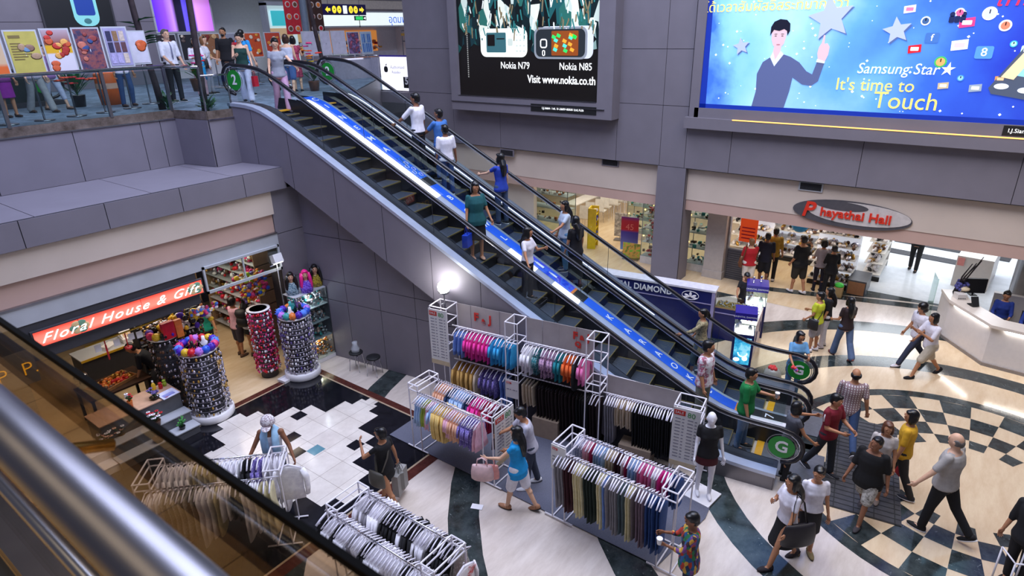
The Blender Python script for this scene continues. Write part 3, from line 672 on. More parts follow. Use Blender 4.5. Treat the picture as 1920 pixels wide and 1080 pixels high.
    if bot is not None:
        c=sc_(MB())
        if cut in('skirt','mini','longskirt'):
            zt=.99+off.z; zl={'skirt':.47,'mini':.70,'longskirt':.25}[cut]+off.z
            rings=[]
            for i in range(6):
                u=i/5; z=zt+(zl-zt)*u
                x0=0;spread=.13+.03*u
                ks=[]
                for k in 'lr':
                    H,kx,an,_=J[k]; L=H.lerp(kx,(H.z-z)/max(.05,H.z-kx.z)) if z>kx.z else kx.lerp(an,(kx.z-z)/max(.05,kx.z-an.z)); ks.append(L if z<H.z else Vector((0,0,z)))
                cx=(ks[0].x+ks[1].x)/2; dx=abs(ks[0].x-ks[1].x)/2
                rings.append((Vector((cx,0,z)),Vector((1,0,0)),TY,max(.12+.02*u,dx+.08)*b,(.165+.025*u)*b))
            loft(c,rings)
        else:
            torso(c,.012,.82,1.0)
            for k in 'lr':
                H,kx,an,_=J[k]; w={'long':(.100,.068,.058),'wide':(.100,.078,.085),'shorts':(.112,.092,0),'capri':(.104,.078,.066),'slim':(.096,.062,.048)}[cut]
                cone(c,H+Vector((0,0,.03)),w[0]*b,kx if cut!='shorts' else H.lerp(kx,.92),w[1])
                if cut!='shorts': cone(c,kx,w[1],kx.lerp(an,.95 if cut!='capri' else .45),w[2])
        blend(c,'skirt' if 'skirt' in cut or cut=='mini' else 'trousers' if cut!='shorts' else 'shorts',[M_(bot,'bot')],t)
    if shoe:
        for k in 'lr':
            H,kx,an,ft=J[k]; fr=Matrix.Rotation(ft,3,'Y'); c=sc_(MB())
            c.ell(an+fr@Vector((.058,0,-.042)),(.135,.048,.034),12,8,0,fr); c.ell(an+fr@Vector((-.02,0,-.02)),(.055,.046,.05),10,8,0,fr)
            so=MB(c.M); so.M=c.M@Matrix.Translation(an+fr@Vector((.05,0,-.066)))@fr.to_4x4(); so.lathe([(.9,-.009),(1,0),(.95,.01)],seg=14); 
            for i in range(len(so.v)):
                q=so.M.inverted()@so.v[i]; so.v[i]=so.M@Vector((q.x*.135,q.y*.048,q.z))
            o=c.build('shoe',[M_(shoe,'shoe')],t,True); so.build('sole',[WHITE if shoe in('#1a1a1c','#2a2a30') else RUBBER],o)
    R=dict(root=t,s=s,A={k:[P(q) for q in A[k][:3]] for k in A},J=J,HC=P(HC),SP=lambda x,y,z:P(SP(x,y,z)),hd=lambda x,y,z:P(hd(x,y,z)),HR=HR,off=off)
    t_M=Matrix.Translation(t.location)@Matrix.Rotation(t.rotation_euler.z,4,'Z'); R['M']=t_M
    PEOPLE.append(R); return R
def hand_w(R,k): return R['M']@(R['A'][k][2]+(R['A'][k][2]-R['A'][k][1]).normalized()*.09)
# ---- bags: a soft body with a strap or handles, hung where it is carried
def bag(name,label,cat,pos,rz,size,col,straps=(),handle=True,cuffed=False,mt=None,extra=None):
    t=thing(name,label,cat,pos,rz); w,d,h=size; m=mt or (mat('bag_'+col.lstrip('#'),col,.5,var=.08,scale=12) if isinstance(col,str) else col)
    b=MB(); loft(b,[(Vector((0,0,z*h-h)),Vector((1,0,0)),Vector((0,1,0)),w/2*a,d/2*c) for z,a,c in ((0,.9,.85),(.08,1,1),(.5,1,1),(.9,.9,.6),(1,.84,.3))],18)
    b.build('bag_body',[m],t,True)
    if handle:
        for y in (-.25,.25):
            hb=MB(); hb.path([(-w*.25,y*d*.5,-h*.1),(-w*.2,y*d*.4,.10),(0,y*d*.2,.14),(w*.2,y*d*.4,.10),(w*.25,y*d*.5,-h*.1)],.008,6); hb.build('handle',[m],t,True)
    if straps:
        inv=(Matrix.Translation(pos)@Matrix.Rotation(rz,4,'Z')).inverted(); sb=MB(); sb.path([inv@Vector(p) for p in straps],[(.022,.005)]*len(straps),8); sb.build('strap',[m],t,True)
    return t
# ---------------------------------------------------------------- the people
CAMO=speck('camouflage_cloth',['#3d3a35','#8f8a80','#c9c4ba','#5d5850'],16,.85,kind='NOISE'); CAMOG=speck('olive_print_cloth',['#3a3a2c','#7d765a','#b3a37c','#2b2c24'],22,.85,kind='NOISE')
PLAID=check("red_brown_check","#d8cfcb","#84606a",7,lines='#9a7f80'); MULTI=speck('multicolour_weave',['#b03a2a','#2a5a8a','#2f7a4a','#7a4a8a','#d0a040','#402a30','#1f3a5a'],24,.85,stretch=(1,1,.5))
PRINTT=speck('white_print_tee',['#f2eef2','#f2eef2','#e8e2e8','#b04a6a','#8a8a90','#f0ecf0'],7,.8,kind='NOISE'); FLOW=speck('dark_red_flower_cloth',['#3a0f1c','#7a1838','#c04a6a','#200a12'],20,.8,kind='NOISE')
DEN='#3a4a66'; JEAN='#2f4468'; WALK=(26,8,-20,10); WALK2=(-20,10,26,8); STAND=(2,2,-3,2)
def P_(*a,**k): return person(*a,**k)
gray=P_('tall bald man in grey short-sleeved shirt walking away, seen from behind',(10.08,-.62,0),125,1.86,'m','f','bald','g','#a9a39d',.75,.86,'#17171b','long',legs=(10,4,-24,14),la=(22,22,8,0),ra=(-4,14,10,0),build=1.12)
yel=P_('man in yellow T-shirt holding a red carrier bag, face in profile',(10.76,.0,0),140,1.67,'m','t','bob','k','#d9a526',.8,.82,'#33302e','long','#2a2a30',legs=(-14,10,16,6),la=(2,10,10,0),ra=(-4,10,12,0),head=(22,5))
blk=P_('boy in black T-shirt and camouflage shorts striding with checked sneakers',(9.78,.36,0),222,1.62,'m','d','short','k','#0c0b0d',.95,.76,CAMO,'shorts','#3a3436',legs=(24,6,-20,12),la=(-8,14,25,0),ra=(12,12,25,0),build=1.2,head=(-14,-8))
beh=P_('woman with reddish hair half hidden behind the boy in black T-shirt',(10.36,.28,0),235,1.55,'f','t','bob','r','#c9bfb8',.5,.84,'#8a8078','shorts','#7a6a60',legs=STAND,head=(10,5))
red=P_('young man in dark red T-shirt and dark jeans at the escalator foot',(10.6,1.12,0),300,1.66,'m','t','short','k','#7a1426',.7,.82,'#2a2c33','long','#2a2a30',legs=(10,4,-16,12),la=(20,10,60,20),ra=(14,8,70,30),head=(8,12))
pla=P_('man in checked shirt and jeans walking away past the escalator foot',(11.6,.98,0),70,1.74,'m','t','bald','k',PLAID,.7,.80,JEAN,'long','#1a1a1c',legs=(18,4,-32,24),la=(10,8,20,0),ra=(-10,12,15,0))
grw=P_('woman in grey T-shirt reaching towards the man in dark red',(10.08,1.62,0),5,1.58,'f','t','bob','k','#55565e',.35,.82,'#202127','slim',legs=STAND,la=(72,8,10,10),ra=(24,12,25,0),head=(10,5))
ski=P_('long-haired woman in white blouse and black skirt with a large black shoulder bag',(8.04,1.15,0),188,1.66,'f','t','long','k','#e6e2ea',.55,.92,'#0e0d10','skirt','#2b2326',legs=(20,8,-14,16),la=(18,16,12,0),ra=(24,6,100,40),head=(8,4))
blo=P_('woman with hair tied back in white collared blouse beside the black skirt',(8.48,.92,0),262,1.6,'f','t','pony','k','#e9e4ea',.55,.90,'#1b191d','skirt','#8a7a55',legs=STAND,head=(-30,6))
mul=P_('short-haired woman in multicoloured patterned blouse at the bottom edge of the floor',(6.57,2.03,0),170,1.58,'f','d','short','k',MULTI,1.4,.74,'#2a3046','long',legs=STAND,la=(30,6,75,10),ra=(34,4,70,15),head=(4,14))
blu=P_('woman in bright blue tunic and white shorts holding a pink handbag',(6.73,5.02,0),150,1.66,'f','f','long','k','#1496d8',.3,.76,'#e6e3ea','shorts','#a8795a',legs=(14,4,-14,14),la=(42,24,38,0),ra=(8,8,18,0),head=(12,6))
gwm=P_('man in pale grey T-shirt and jeans leaning towards the pastel rack',(7.3,5.18,0),188,1.68,'m','t','short','k','#b9b6c2',.7,.84,'#3a4152','long','#e6e6ea',legs=(8,4,-8,6),la=(34,8,40,10),ra=(52,4,35,10),lean=12,head=(0,16))
bkw=P_('short-haired woman in black dress with a shoulder bag, one hand raised',(5.50,6.85,0),150,1.62,'f','t','short','k','#111014',.4,.84,'#121116','mini','#6a4a38',legs=(-16,14,18,6),la=(48,26,100,0),ra=(-8,14,10,0),head=(10,4))
cap=P_('person in patterned cap and pale blue scarf behind the white dress rack',(4.62,8.62,0),275,1.62,'m','d','short','k','#e6e8ee',0,.84,'#39404e','long',tank=True,legs=STAND,la=(14,24,20,0),ra=(20,26,25,0),head=(0,18))
bwm=P_('long-haired woman in light blue T-shirt with one hand on the far handrail',(12.9,2.24,0),268,1.58,'f','t','long','k','#6fa8d6',.7,.82,'#5d84ad','long',legs=STAND,la=(34,8,70,20),ra=(30,10,30,10),head=(12,10))
ygw=P_('short-haired woman in lime yellow top and grey shorts with a black bag strap',(15.36,2.36,0),130,1.57,'f','t','short','k','#c9d232',.6,.84,'#a7a3a8','shorts','#e2dee2',legs=STAND,la=(6,8,40,10),ra=(14,8,80,40),build=1.12,head=(20,5))
ygb=P_('long-haired woman in black top and white trousers behind the lime yellow top',(15.7,2.22,0),160,1.6,'f','t','long','k','#15141a',.8,.84,'#d8d2d4','long','#c8c0c0',legs=STAND,head=(5,5))
bro=P_('long-haired woman in dark brown T-shirt and blue jeans walking away',(15.4,1.72,0),95,1.6,'f','t','long','k','#2b1b1e',.6,.84,'#55698a','wide','#8a4a42',legs=(16,6,-18,10),la=(6,10,60,0),ra=(14,10,80,0))
shf=P_('person in white T-shirt and khaki shorts striding left with black boots',(15.50,.02,0),183,1.66,'m','t','bob','k','#dcd6dc',.8,.82,'#b8ab96','shorts','#121216',legs=(34,18,-24,16),la=(34,8,95,20),ra=(40,4,90,10),lean=6)
shb=P_('person in white shirt and dark jeans with a shoulder strap, striding left',(16.0,.30,0),186,1.68,'m','t','bushy','k','#d9d4da',.7,.82,'#2c3144','long','#d0ccd0',legs=(36,10,-22,18),la=(12,8,40,0),ra=(4,8,30,0),lean=4)
sal=P_('saleswoman in black behind the lit jewellery showcases',(15.75,4.22,0),245,1.55,'f','t','pony','k','#111015',.5,.84,'#15141a','long',legs=STAND,la=(30,10,50,10),ra=(30,10,50,10),head=(0,22))
rd2=P_('person in red T-shirt and white shorts with a brown bag, before the shoe shop',(18.4,4.92,0),85,1.62,'m','f','short','o','#b0151f',.8,.84,'#dcd2c6','shorts','#d8c8b8',legs=STAND,la=(8,10,20,0),ra=(40,8,70,10),build=1.15)
b2=P_('person in dark blue clothes and shorts next to the red T-shirt',(18.95,4.62,0),70,1.70,'m','d','short','k','#15172a',.9,.80,'#16161e','shorts','#d8d4d8',legs=STAND,head=(0,8))
y2=P_('person in mustard yellow jacket and dark trousers looking into the shoe shop',(19.55,4.55,0),60,1.72,'m','t','short','k','#a8832c',1.2,.80,'#17161b','long','#dcd8dc',legs=STAND)
bb2=P_('heavy man in black T-shirt and dark shorts before the shoe displays',(18.95,3.62,0),110,1.80,'m','t','short','k','#0e0d10',.95,.80,'#29251f','shorts','#d8d4d4',legs=(8,4,-10,8),la=(-4,12,35,20),ra=(4,14,10,0),build=1.28)
gw2=P_('bushy-haired woman in pale grey top looking at the shoe racks',(19.4,3.14,0),80,1.62,'f','t','bushy','k','#b3a9ae',.7,.84,'#2a2632','slim',legs=STAND,la=(10,10,60,10),ra=(10,10,50,10))
bk3=P_('short-haired woman in black with a jacket over her arm by the shoe racks',(19.2,2.82,0),80,1.58,'f','t','short','k','#101014',1.2,.78,'#0f0f13','long',legs=STAND,la=(10,10,70,10),ra=(10,12,30,0))
fr=P_('person in dark uniform on the bright entrance floor, cut off by the fascia',(22.9,1.02,0),230,1.78,'m','t','short','k','#15161c',1.9,.86,'#16171b','long',legs=(8,2,-8,4),la=(8,8,80,40),ra=(8,8,80,40))
d1=P_('seated receptionist in blue jacket behind the white desk',(18.50,-1.22,0),232,1.62,'f','t','bun','k','#1d3480',1.6,.9,'#2a2a34','long',legs=(85,85,85,85),sit=.5,la=(20,8,60,10),ra=(20,8,60,10),head=(0,14))
d2=P_('second receptionist in blue jacket at the right edge of the desk',(18.12,-1.78,0),232,1.60,'f','t','short','k','#1d3480',1.6,.9,'#2a2a34','long',legs=(85,85,85,85),sit=.5,la=(20,8,60,10),ra=(20,8,60,10),head=(0,8))
edg=P_('person in black clothes at the far right edge of the floor',(9.55,-1.62,0),200,1.66,'m','t','short','k','#121116',1.2,.80,'#15141a','long',legs=STAND)
# on the escalators
def E_(a,n): p=EW(a,n,zs(a)); return (p.x,p.y,p.z+.001)
tea=P_('woman in teal shirt and black skirt carrying a blue bag down the escalator',E_(3.90,.48),290,1.66,'f','t','bob','k','#17555a',.7,.78,'#111016','skirt','#b98f78',legs=STAND,la=(12,14,20,0),ra=(8,10,14,0),build=1.12,head=(0,16))
wgi=P_('long-haired girl in white blouse descending with one hand on the near handrail',E_(5.11,.42),330,1.55,'f','t','long','k','#e2dde4',.6,.90,'#1a1a22','long',legs=STAND,la=(30,12,85,10),ra=(26,28,10,0),head=(20,8))
wma=P_('man in white shirt and dark trousers riding up, hand on the centre rail',E_(1.48,1.98),150,1.80,'m','d','short','k','#e6e2ea',.85,.88,'#1c1d24','long',legs=STAND,la=(44,16,14,0),ra=(2,8,8,0),head=(14,6))
wbo=P_('boy in white T-shirt and jeans riding up the farther escalator',E_(2.29,1.90),118,1.60,'m','d','short','k','#e4e0e8',.8,.84,'#2c4478','long',legs=STAND,la=(0,8,10,0),ra=(0,10,10,0))
bbo=P_('boy in blue shirt behind the white T-shirt, hand on the far rail',E_(1.886,2.28),140,1.66,'m','d','short','k','#3f72b8',.7,.82,'#3a5a9a','long',legs=STAND,la=(46,8,12,0),ra=(4,8,10,0),head=(20,0))
bgi=P_('long-haired girl in royal blue T-shirt with one hand on the far rail',E_(3.50,2.28),130,1.66,'f','f','long','k','#2440a8',.5,.82,'#3a4a6a','long',legs=STAND,la=(58,14,20,0),ra=(2,8,8,0),head=(22,0))
bkg=P_('long-haired woman in black dress riding up the farther escalator',E_(5.52,1.95),120,1.66,'f','t','long','k','#141217',.6,.82,'#141217','longskirt',legs=STAND,head=(-30,4))
bk2=P_('woman in pale top turned towards the black dress on the escalator',E_(5.116,2.28),200,1.64,'f','t','long','k','#b8c2d0',.6,.84,'#5d88b0','long',legs=STAND,la=(44,14,24,0),head=(14,4))
cam_=P_('small woman in olive patterned shirt stepping up beside the blue counter',E_(8.35,2.12),165,1.55,'f','t','pony','k',CAMOG,1.5,.66,'#4a5a6a','capri','#d0ccd0',legs=(20,18,-6,4),la=(52,10,18,0),ra=(10,8,20,0),head=(4,4))
pri=P_('man in white T-shirt with red and grey print at the escalator foot',E_(8.75,.62),320,1.80,'m','t','short','k',PRINTT,.85,.84,'#8d8a7c','long',legs=STAND,la=(4,8,10,0),ra=(6,10,14,0),build=1.08,head=(20,4))
grn=P_('man in green T-shirt holding a paper cup beside the mannequin',E_(9.56,.5),330,1.72,'m','t','short','k','#0f7a3c',.85,.82,'#4a6a94','long',legs=STAND,la=(34,8,60,10),ra=(4,10,12,0),build=1.1,head=(0,10))
pin=P_('woman in grey T-shirt and pink trousers at the top of the escalator',(9.28,13.72,zs(-1.35)),300,1.68,'f','f','short','k','#8f939e',.35,.84,'#c69cb8','wide','#3a3036',legs=(16,4,-10,8),la=(40,24,14,0),ra=(8,10,14,0),head=(-6,20))
# on the gallery
Z2=5.801
tan=P_('woman in dark green tank top and white trousers nearing the escalator',(9.85,16.1,Z2),285,1.74,'f','f','bun','k','#123a34',0,.84,'#c9cde0','wide',tank=True,legs=(12,4,-10,6),la=(10,10,20,0),ra=(20,8,85,20),head=(0,16))
bpk=P_('man in sky blue T-shirt with a red and black backpack, seen from behind',(11.05,17.9,Z2),70,1.82,'m','f','short','k','#2f9ae0',.7,.84,'#3a3c46','long',legs=STAND)
tie=P_('grey-haired man in white shirt and patterned tie by the gallery rail',(8.98,18.1,Z2),330,1.86,'m','f','short','g','#dcdce6',1.0,.9,'#17181d','long',legs=STAND,la=(8,8,14,0),ra=(14,8,40,10))
w1=P_('woman in white jacket holding a bright blue cloth on the gallery',(10.2,19.0,Z2),300,1.62,'f','t','bob','k','#e2dfe8',1.5,.82,'#c8a0a8','long',legs=STAND,la=(24,8,70,20),ra=(24,8,70,20))
w2=P_('fair-haired woman in white T-shirt with a black shoulder bag on the gallery',(10.75,19.5,Z2),10,1.66,'f','f','bob','o','#dcdbe2',.6,.80,'#a8a8b4','long',legs=STAND,la=(10,8,60,10),head=(-20,0))
wtk=P_('woman in white tank top and denim shorts leaving the escalator top',(11.6,16.6,Z2),95,1.68,'f','f','bob','b','#c9cddc',0,.84,'#3f5f94','shorts','#3a3a44',tank=True,legs=(10,6,-14,8),la=(20,14,30,0),ra=(8,8,20,0))
drf=P_('dark-haired woman in dark red flowered dress beyond the white tank top',(12.4,17.4,Z2),100,1.62,'f','f','bob','k',FLOW,.3,.80,FLOW,'skirt',legs=STAND,la=(30,10,80,10),ra=(20,10,70,0))
brd=P_('dark-bearded man in black shirt standing behind the green tank top',(11.5,19.6,Z2),280,1.90,'m','t','short','k','#16151a',.8,.84,'#23242a','long',legs=STAND)
kha=P_('person in pale khaki trousers walking behind the gallery posters',(5.98,18.9,Z2),340,1.70,'m','f','short','b','#8f8f9a',.7,.84,'#9a9a98','wide','#4a362c',legs=(22,4,-16,8))
kh2=P_('woman in pale cropped trousers walking behind the gallery posters',(6.45,19.3,Z2),345,1.60,'f','f','bob','k','#7a5a8a',.5,.84,'#b3b9cc','capri','#8a6a58',legs=(24,8,-14,8))
mag=P_('person in magenta skirt at the left edge behind the glass railing',(5.2,18.4,Z2),340,1.60,'f','t','bob','k','#6a2a6a',.5,.84,'#8a1f8a','skirt','#3a2a26',legs=STAND)
jea=P_('person in blue jeans leaning beside the orange bin behind the railing',(7.72,18.2,Z2),330,1.66,'m','t','short','k','#d8d4e0',.7,.86,'#34507a','long','#4a3026',legs=(16,26,-4,4),lean=8)
# gift shop customers and the florist
tsh=P_('woman in turquoise vest deep in the gift shop',(6.62,14.45,0),300,1.60,'f','t','bob','k','#1fae96',0,.84,'#22303a','long',tank=True,legs=STAND,la=(10,10,30,0))
psh=P_('woman in pink top with hair up, inside the gift shop',(7.15,13.95,0),60,1.58,'f','t','bushy','k','#d8a8b8',.3,.84,'#3a3440','shorts','#6a5040',legs=STAND)
bsh=P_('long-haired woman in white vest and black skirt with a black rucksack',(7.30,13.6,0),75,1.65,'f','t','long','k','#c9c6cc',0,.84,'#111114','mini','#5a4438',tank=True,legs=(4,2,-6,4))
cro=P_('florist in dark shirt and grey trousers bending over the work table',(5.0,13.5,0),200,1.66,'m','t','short','k','#171922',.9,.82,'#55585e','long',legs=(24,50,4,30),lean=38,la=(40,8,20,0),ra=(44,8,20,0))
flush()
# caps, scarf, clothing details that belong to a person
def part_on(R,mb,name,m): 
    return mb.build(name,m,R['root'],True)
c=MB(); c.M=Matrix.Translation(cap['hd'](0,0,0))@cap['HR'].to_4x4()
c.lathe([(.118,.02),(.12,.05),(.10,.11),(.05,.145),(.01,.15)],(-.01,0,0),18); c.ell((.13,0,.03),(.085,.075,.012)); part_on(cap,c,'cap',speck('patterned_cap_cloth',['#d8d0d4','#9a8a8e','#b8a8ac','#e8e4e6'],60,.9))
c=MB(); S=cap['SP']; c.path([S(.13,.10,1.02),S(.14,.10,1.2),S(.10,.10,1.36),S(0,.09,1.455),S(-.07,.0,1.47),S(0,-.09,1.455),S(.10,-.10,1.36),S(.14,-.09,1.2),S(.13,-.09,.98)],[(.02,.07)]*9,10); part_on(cap,c,'scarf',mat('pale_blue_scarf','#9cc4e2',.8,var=.1))
c=MB(); S=tie['SP']; c.path([S(.075,0,1.42),S(.135,0,1.3),S(.135,0,1.1),S(.13,0,1.02)],[(.012,.02),(.01,.03),(.01,.04),(.006,.02)],8); part_on(tie,c,'tie',check('striped_tie','#2c2f46','#8a8fb0',30))
c=MB(); S=red['SP']; 
for g in (1,-1): c.path([S(.0,g*.205,1.42),S(.01,g*.245,1.33),S(.02,g*.262,1.24)],[(.012,.012)]*3,6)
part_on(red,c,'sleeve_stripe',WHITE)
c=MB(); S=grw['SP']
for g in (1,-1): c.path([S(.06,g*.1,1.40),S(.125,g*.085,1.28),S(.13,g*.075,1.1),S(.11,g*.1,.95)],[(.012,.03)]*4,8)
part_on(grw,c,'waistcoat',BLACK)
c=MB(); c.ell(brd['hd'](.06,0,-.075),(.045,.05,.045)); part_on(brd,c,'beard',HAIR['k'])
c=MB(); c.ell(bkw['hd'](0,0,0),.001); 
for R,nm in ((w2,'sunglasses'),): 
    c=MB(); c.M=Matrix.Translation(R['hd'](0,0,0))@R['HR'].to_4x4(); c.ell((.06,.045,.10),(.012,.035,.022)); c.ell((.06,-.045,.10),(.012,.035,.022)); c.cbox((.066,0,.10),(.008,.03,.006)); part_on(R,c,nm,BLACK)
for R in (ski,d1):   # wrist watch
    W=R['A']['r'][2]; E=R['A']['r'][1]; c=MB(); c.rod(W.lerp(E,.12),W.lerp(E,.2),.033,10); part_on(R,c,'wrist_watch',CHROME)
# carried things
def at_hand(R,k,dz=0): v=hand_w(R,k); return (v.x,v.y,v.z+dz)
def carrier(name,label,R,k,size,col,rz,cat='bag',txt=None):
    v=hand_w(R,k); w,d,h=size; t=thing(name,label,cat,(v.x,v.y,v.z-.16-h),rz); m=mat('paper_bag_'+col.lstrip('#'),col,.45,var=.05); b=MB()
    b.prism([(-w/2,-d/2),(w/2,-d/2),(w/2,d/2),(-w/2,d/2)],0,h); b.build('bag_body',m,t)
    for y in (-d*.3,d*.3):
        q=MB(); q.path([(-w*.22,y,h),(-w*.1,y*.3,h+.15),(0,0,h+.17),(w*.1,y*.3,h+.15),(w*.22,y,h)],.005,6); q.build('handle',m,t,True)
    if txt: 
        for s_ in (1,-1): text(txt[0],txt[1],frame((0,-s_*(d/2+.002),h*.5),(0,0,s_),(-1 if s_>0 else 1,0,0)) if False else frame((0,-s_*(d/2+.003),h*.52),(0,0,-1),(s_,0,0)),mat('red_print','#c2281c',.5,var=0),t,'lettering',ext=.001)
    return t
carrier('carrier_bag','red paper carrier bag held by the man in yellow T-shirt',yel,'r',(.26,.10,.34),'#b01018',.6)
carrier('carrier_bag','grey carrier bag with red lettering held by the woman in black dress',bkw,'r',(.36,.12,.42),'#8f8d8a',math.radians(20),txt=('CORNER ZONE',.055))
carrier('carrier_bag','second, plain grey bag held beside the lettered carrier bag',bkw,'r',(.20,.10,.34),'#7d7b77',math.radians(65))
carrier('carrier_bag','bright blue and black bag carried by the woman in teal shirt',tea,'r',(.26,.12,.26),'#1c3fb8',.3)
carrier('carrier_bag','red plastic bag held by the woman in green tank top',tan,'l',(.16,.08,.26),'#c01a30',.3)
v=hand_w(blu,'l'); bag('handbag','pale pink two-handled handbag hanging from the blue tunic woman\'s arm','bag',(v.x-.05,v.y-.02,v.z-.10),math.radians(118),(.38,.17,.28),'#dcb9b8')
bag('shopping_bag','coral pink bag tucked behind the pale pink handbag','bag',(v.x+.07,v.y-.09,v.z-.14),math.radians(118),(.30,.10,.27),'#e59a92',handle=True)
def sling(R,name,label,col,side,size,low=.86,back=-.10,front=.12,width=.16):
    """bag at the hip on a strap over the opposite shoulder"""
    M=R['M']; g=1 if side=='l' else -1; S=R['SP']; pos=M@S(back*.3,g*(width+.10),low+.12)
    st=[M@S(back*.3,g*(width+.09),low+.06),M@S(.10,g*.10,1.12),M@S(front,-g*.03,1.28),M@S(.03,-g*.11,1.452),M@S(-.10,-g*.06,1.36),M@S(-.135,g*.06,1.18),M@S(-.09,g*(width+.02),low+.08)]
    rz=R['root'].rotation_euler.z; return bag(name,label,'bag',tuple(pos),rz,size,col,st,False)
sling(bkw,'shoulder_bag','olive grey shoulder bag slung across the black dress','#4f4c44','l',(.34,.12,.27))
sling(ygw,'shoulder_bag','black shoulder bag slung across the lime yellow top','#1b1a1c','l',(.26,.10,.26),low=.9)
sling(shb,'shoulder_bag','dark bag slung across the white shirt near the desk','#23222a','l',(.24,.08,.2),low=.95)
sling(w2,'shoulder_bag','black shoulder bag of the fair-haired woman on the gallery','#15141a','r',(.30,.12,.28),low=.95)
def tote(R,name,label,col,side,size,mt=None):
    M=R['M']; g=1 if side=='l' else -1; S=R['SP']; pos=M@S(-.02,g*.285,1.06)
    st=[M@S(.10,g*.28,1.02),M@S(.07,g*.20,1.34),M@S(0,g*.13,1.47),M@S(-.09,g*.18,1.36),M@S(-.14,g*.27,1.02)]
    return bag(name,label,'bag',tuple(pos),R['root'].rotation_euler.z,size,col,st,False,mt=mt)
tote(ski,'shoulder_bag','large black shoulder bag of the woman in black skirt','#1d181d','l',(.52,.16,.36))
tote(rd2,'shoulder_bag','round brown bag hanging behind the red T-shirt','#6a3c1e','l',(.24,.10,.26))
def rucksack(R,label,c1,c2):
    M=R['M']; S=R['SP']; p=M@S(-.24,0,1.0); t=thing('backpack',label,'backpack',tuple(p),R['root'].rotation_euler.z)
    for z0,z1,c in ((0,.24,c1),(.24,.42,c2)):
        b=MB(); loft(b,[(Vector((0,0,z0)),Vector((1,0,0)),Vector((0,1,0)),.08,.14),(Vector((0,0,(z0+z1)/2)),Vector((1,0,0)),Vector((0,1,0)),.10,.155),(Vector((0,0,z1)),Vector((1,0,0)),Vector((0,1,0)),.07,.12)]); b.build('bag_body',mat('pack_'+c,c,.6,var=.05),t,True)
    inv=M.inverted(); Ti=(Matrix.Translation(p)@Matrix.Rotation(R['root'].rotation_euler.z,4,'Z')).inverted()
    for g in (1,-1):
        s=MB(); s.path([Ti@(M@S(-.16,g*.09,1.36)),Ti@(M@S(-.03,g*.10,1.465)),Ti@(M@S(.11,g*.10,1.34)),Ti@(M@S(.10,g*.14,1.15)),Ti@(M@S(-.12,g*.13,1.06))],[(.006,.022)]*5,8); s.build('strap',mat('pack_'+c1,c1,.6,var=.05),t,True)
rucksack(bpk,'red and black backpack on the man in sky blue','#15141a','#b0182a')
rucksack(bsh,'black leather rucksack on the woman in white vest','#151517','#1a191c')
v=hand_w(grn,'l'); cu=MB(); cu.lathe([(.030,0),(.042,.10),(.044,.105),(.040,.10),(.02,.095)],(0,0,-.02)); o=cu.build('paper_cup',WHITE,None,True); o.location=v; tag(o,'white paper cup in the hand of the man in green T-shirt','cup')
v=hand_w(mul,'l'); cu=MB(); cu.lathe([(.03,0),(.042,.09),(.044,.095),(.03,.09)],(0,0,-.03)); o=cu.build('paper_cup',WHITE,None,True); o.location=v; tag(o,'white cup held by the woman in multicoloured blouse','cup')
cl=MB(); vv=hand_w(w1,'l'); cl.path([(0,0,.04),(.03,.0,-.15),(.05,.03,-.38),(.07,.02,-.6)],[(.05,.03),(.09,.03),(.11,.025),(.05,.01)],10); o=cl.build('folded_cloth',mat('bright_blue_cloth','#159ad0',.8,var=.1),None,True); o.location=vv; tag(o,'bright blue cloth hanging from the white-jacketed woman\'s hands','cloth')

v=hand_w(bwm,'r'); m=MB(); [m.ell((.03*math.cos(k*1.3),.05*math.sin(k*1.7),.02*(k%3)),.035,7,5,k%3) for k in range(9)]; o=m.build('flower_parcel',[mat('pink_petal','#e05a9a',.6),mat('violet_petal','#8a6ad0',.6),mat('red_petal','#d83a3a',.6)],None,True); o.location=v; tag(o,'pink and violet bunch held by the light blue T-shirt woman','flowers')
t=thing('plastic_bag','clear bag with red contents on the floor behind the far green G sign','bag',(13.35,2.75,.004)); m=MB(); loft(m,[(Vector((0,0,z)),Vector((1,0,0)),Vector((0,1,0)),a,b) for z,a,b in ((0,.14,.18),(.12,.17,.2),(.26,.14,.17),(.32,.08,.1))],14); m.build('bag_body',mat('grey_plastic','#9a948c',.3),t,True); m=MB(); [m.ell((.05*math.cos(k),.07*math.sin(k),.33),.05,7,5) for k in range(5)]; m.build('red_contents',mat('red_petal'),t,True)
# ================================================================ CLOTHES RACKS
WT=mat('white_tube','#e4e0e6',.35,var=.02); HANG=mat('white_hanger','#f0ecf6',.4,var=0); CLIP=mat('black_clip_hanger','#17161b',.4,var=0)
def tower(t,x0,x1,y0,y1,z0,z1,mids,name='end_frame',r=.013,foot=True,legs=True):
    m=MB()
    for x in (x0,x1):
        for y in (y0,y1): m.rod((x,y,z0),(x,y,z1),r,6)
    for z in [z1]+list(mids):
        for a,b in (((x0,y0),(x1,y0)),((x1,y0),(x1,y1)),((x1,y1),(x0,y1)),((x0,y1),(x0,y0))): m.rod((*a,z),(*b,z),r,6)
    if foot:
        xm=(x0+x1)/2; w=(x1-x0)/2+.15
        for y in (y0,y1): m.rod((xm-w,y,z0+.0),(xm+w,y,z0+.0),r*1.1,6)
        for x in (x0,x1): m.rod((x,y0,z0),(x,y1,z0),r,6)
    m.build(name,WT,t)
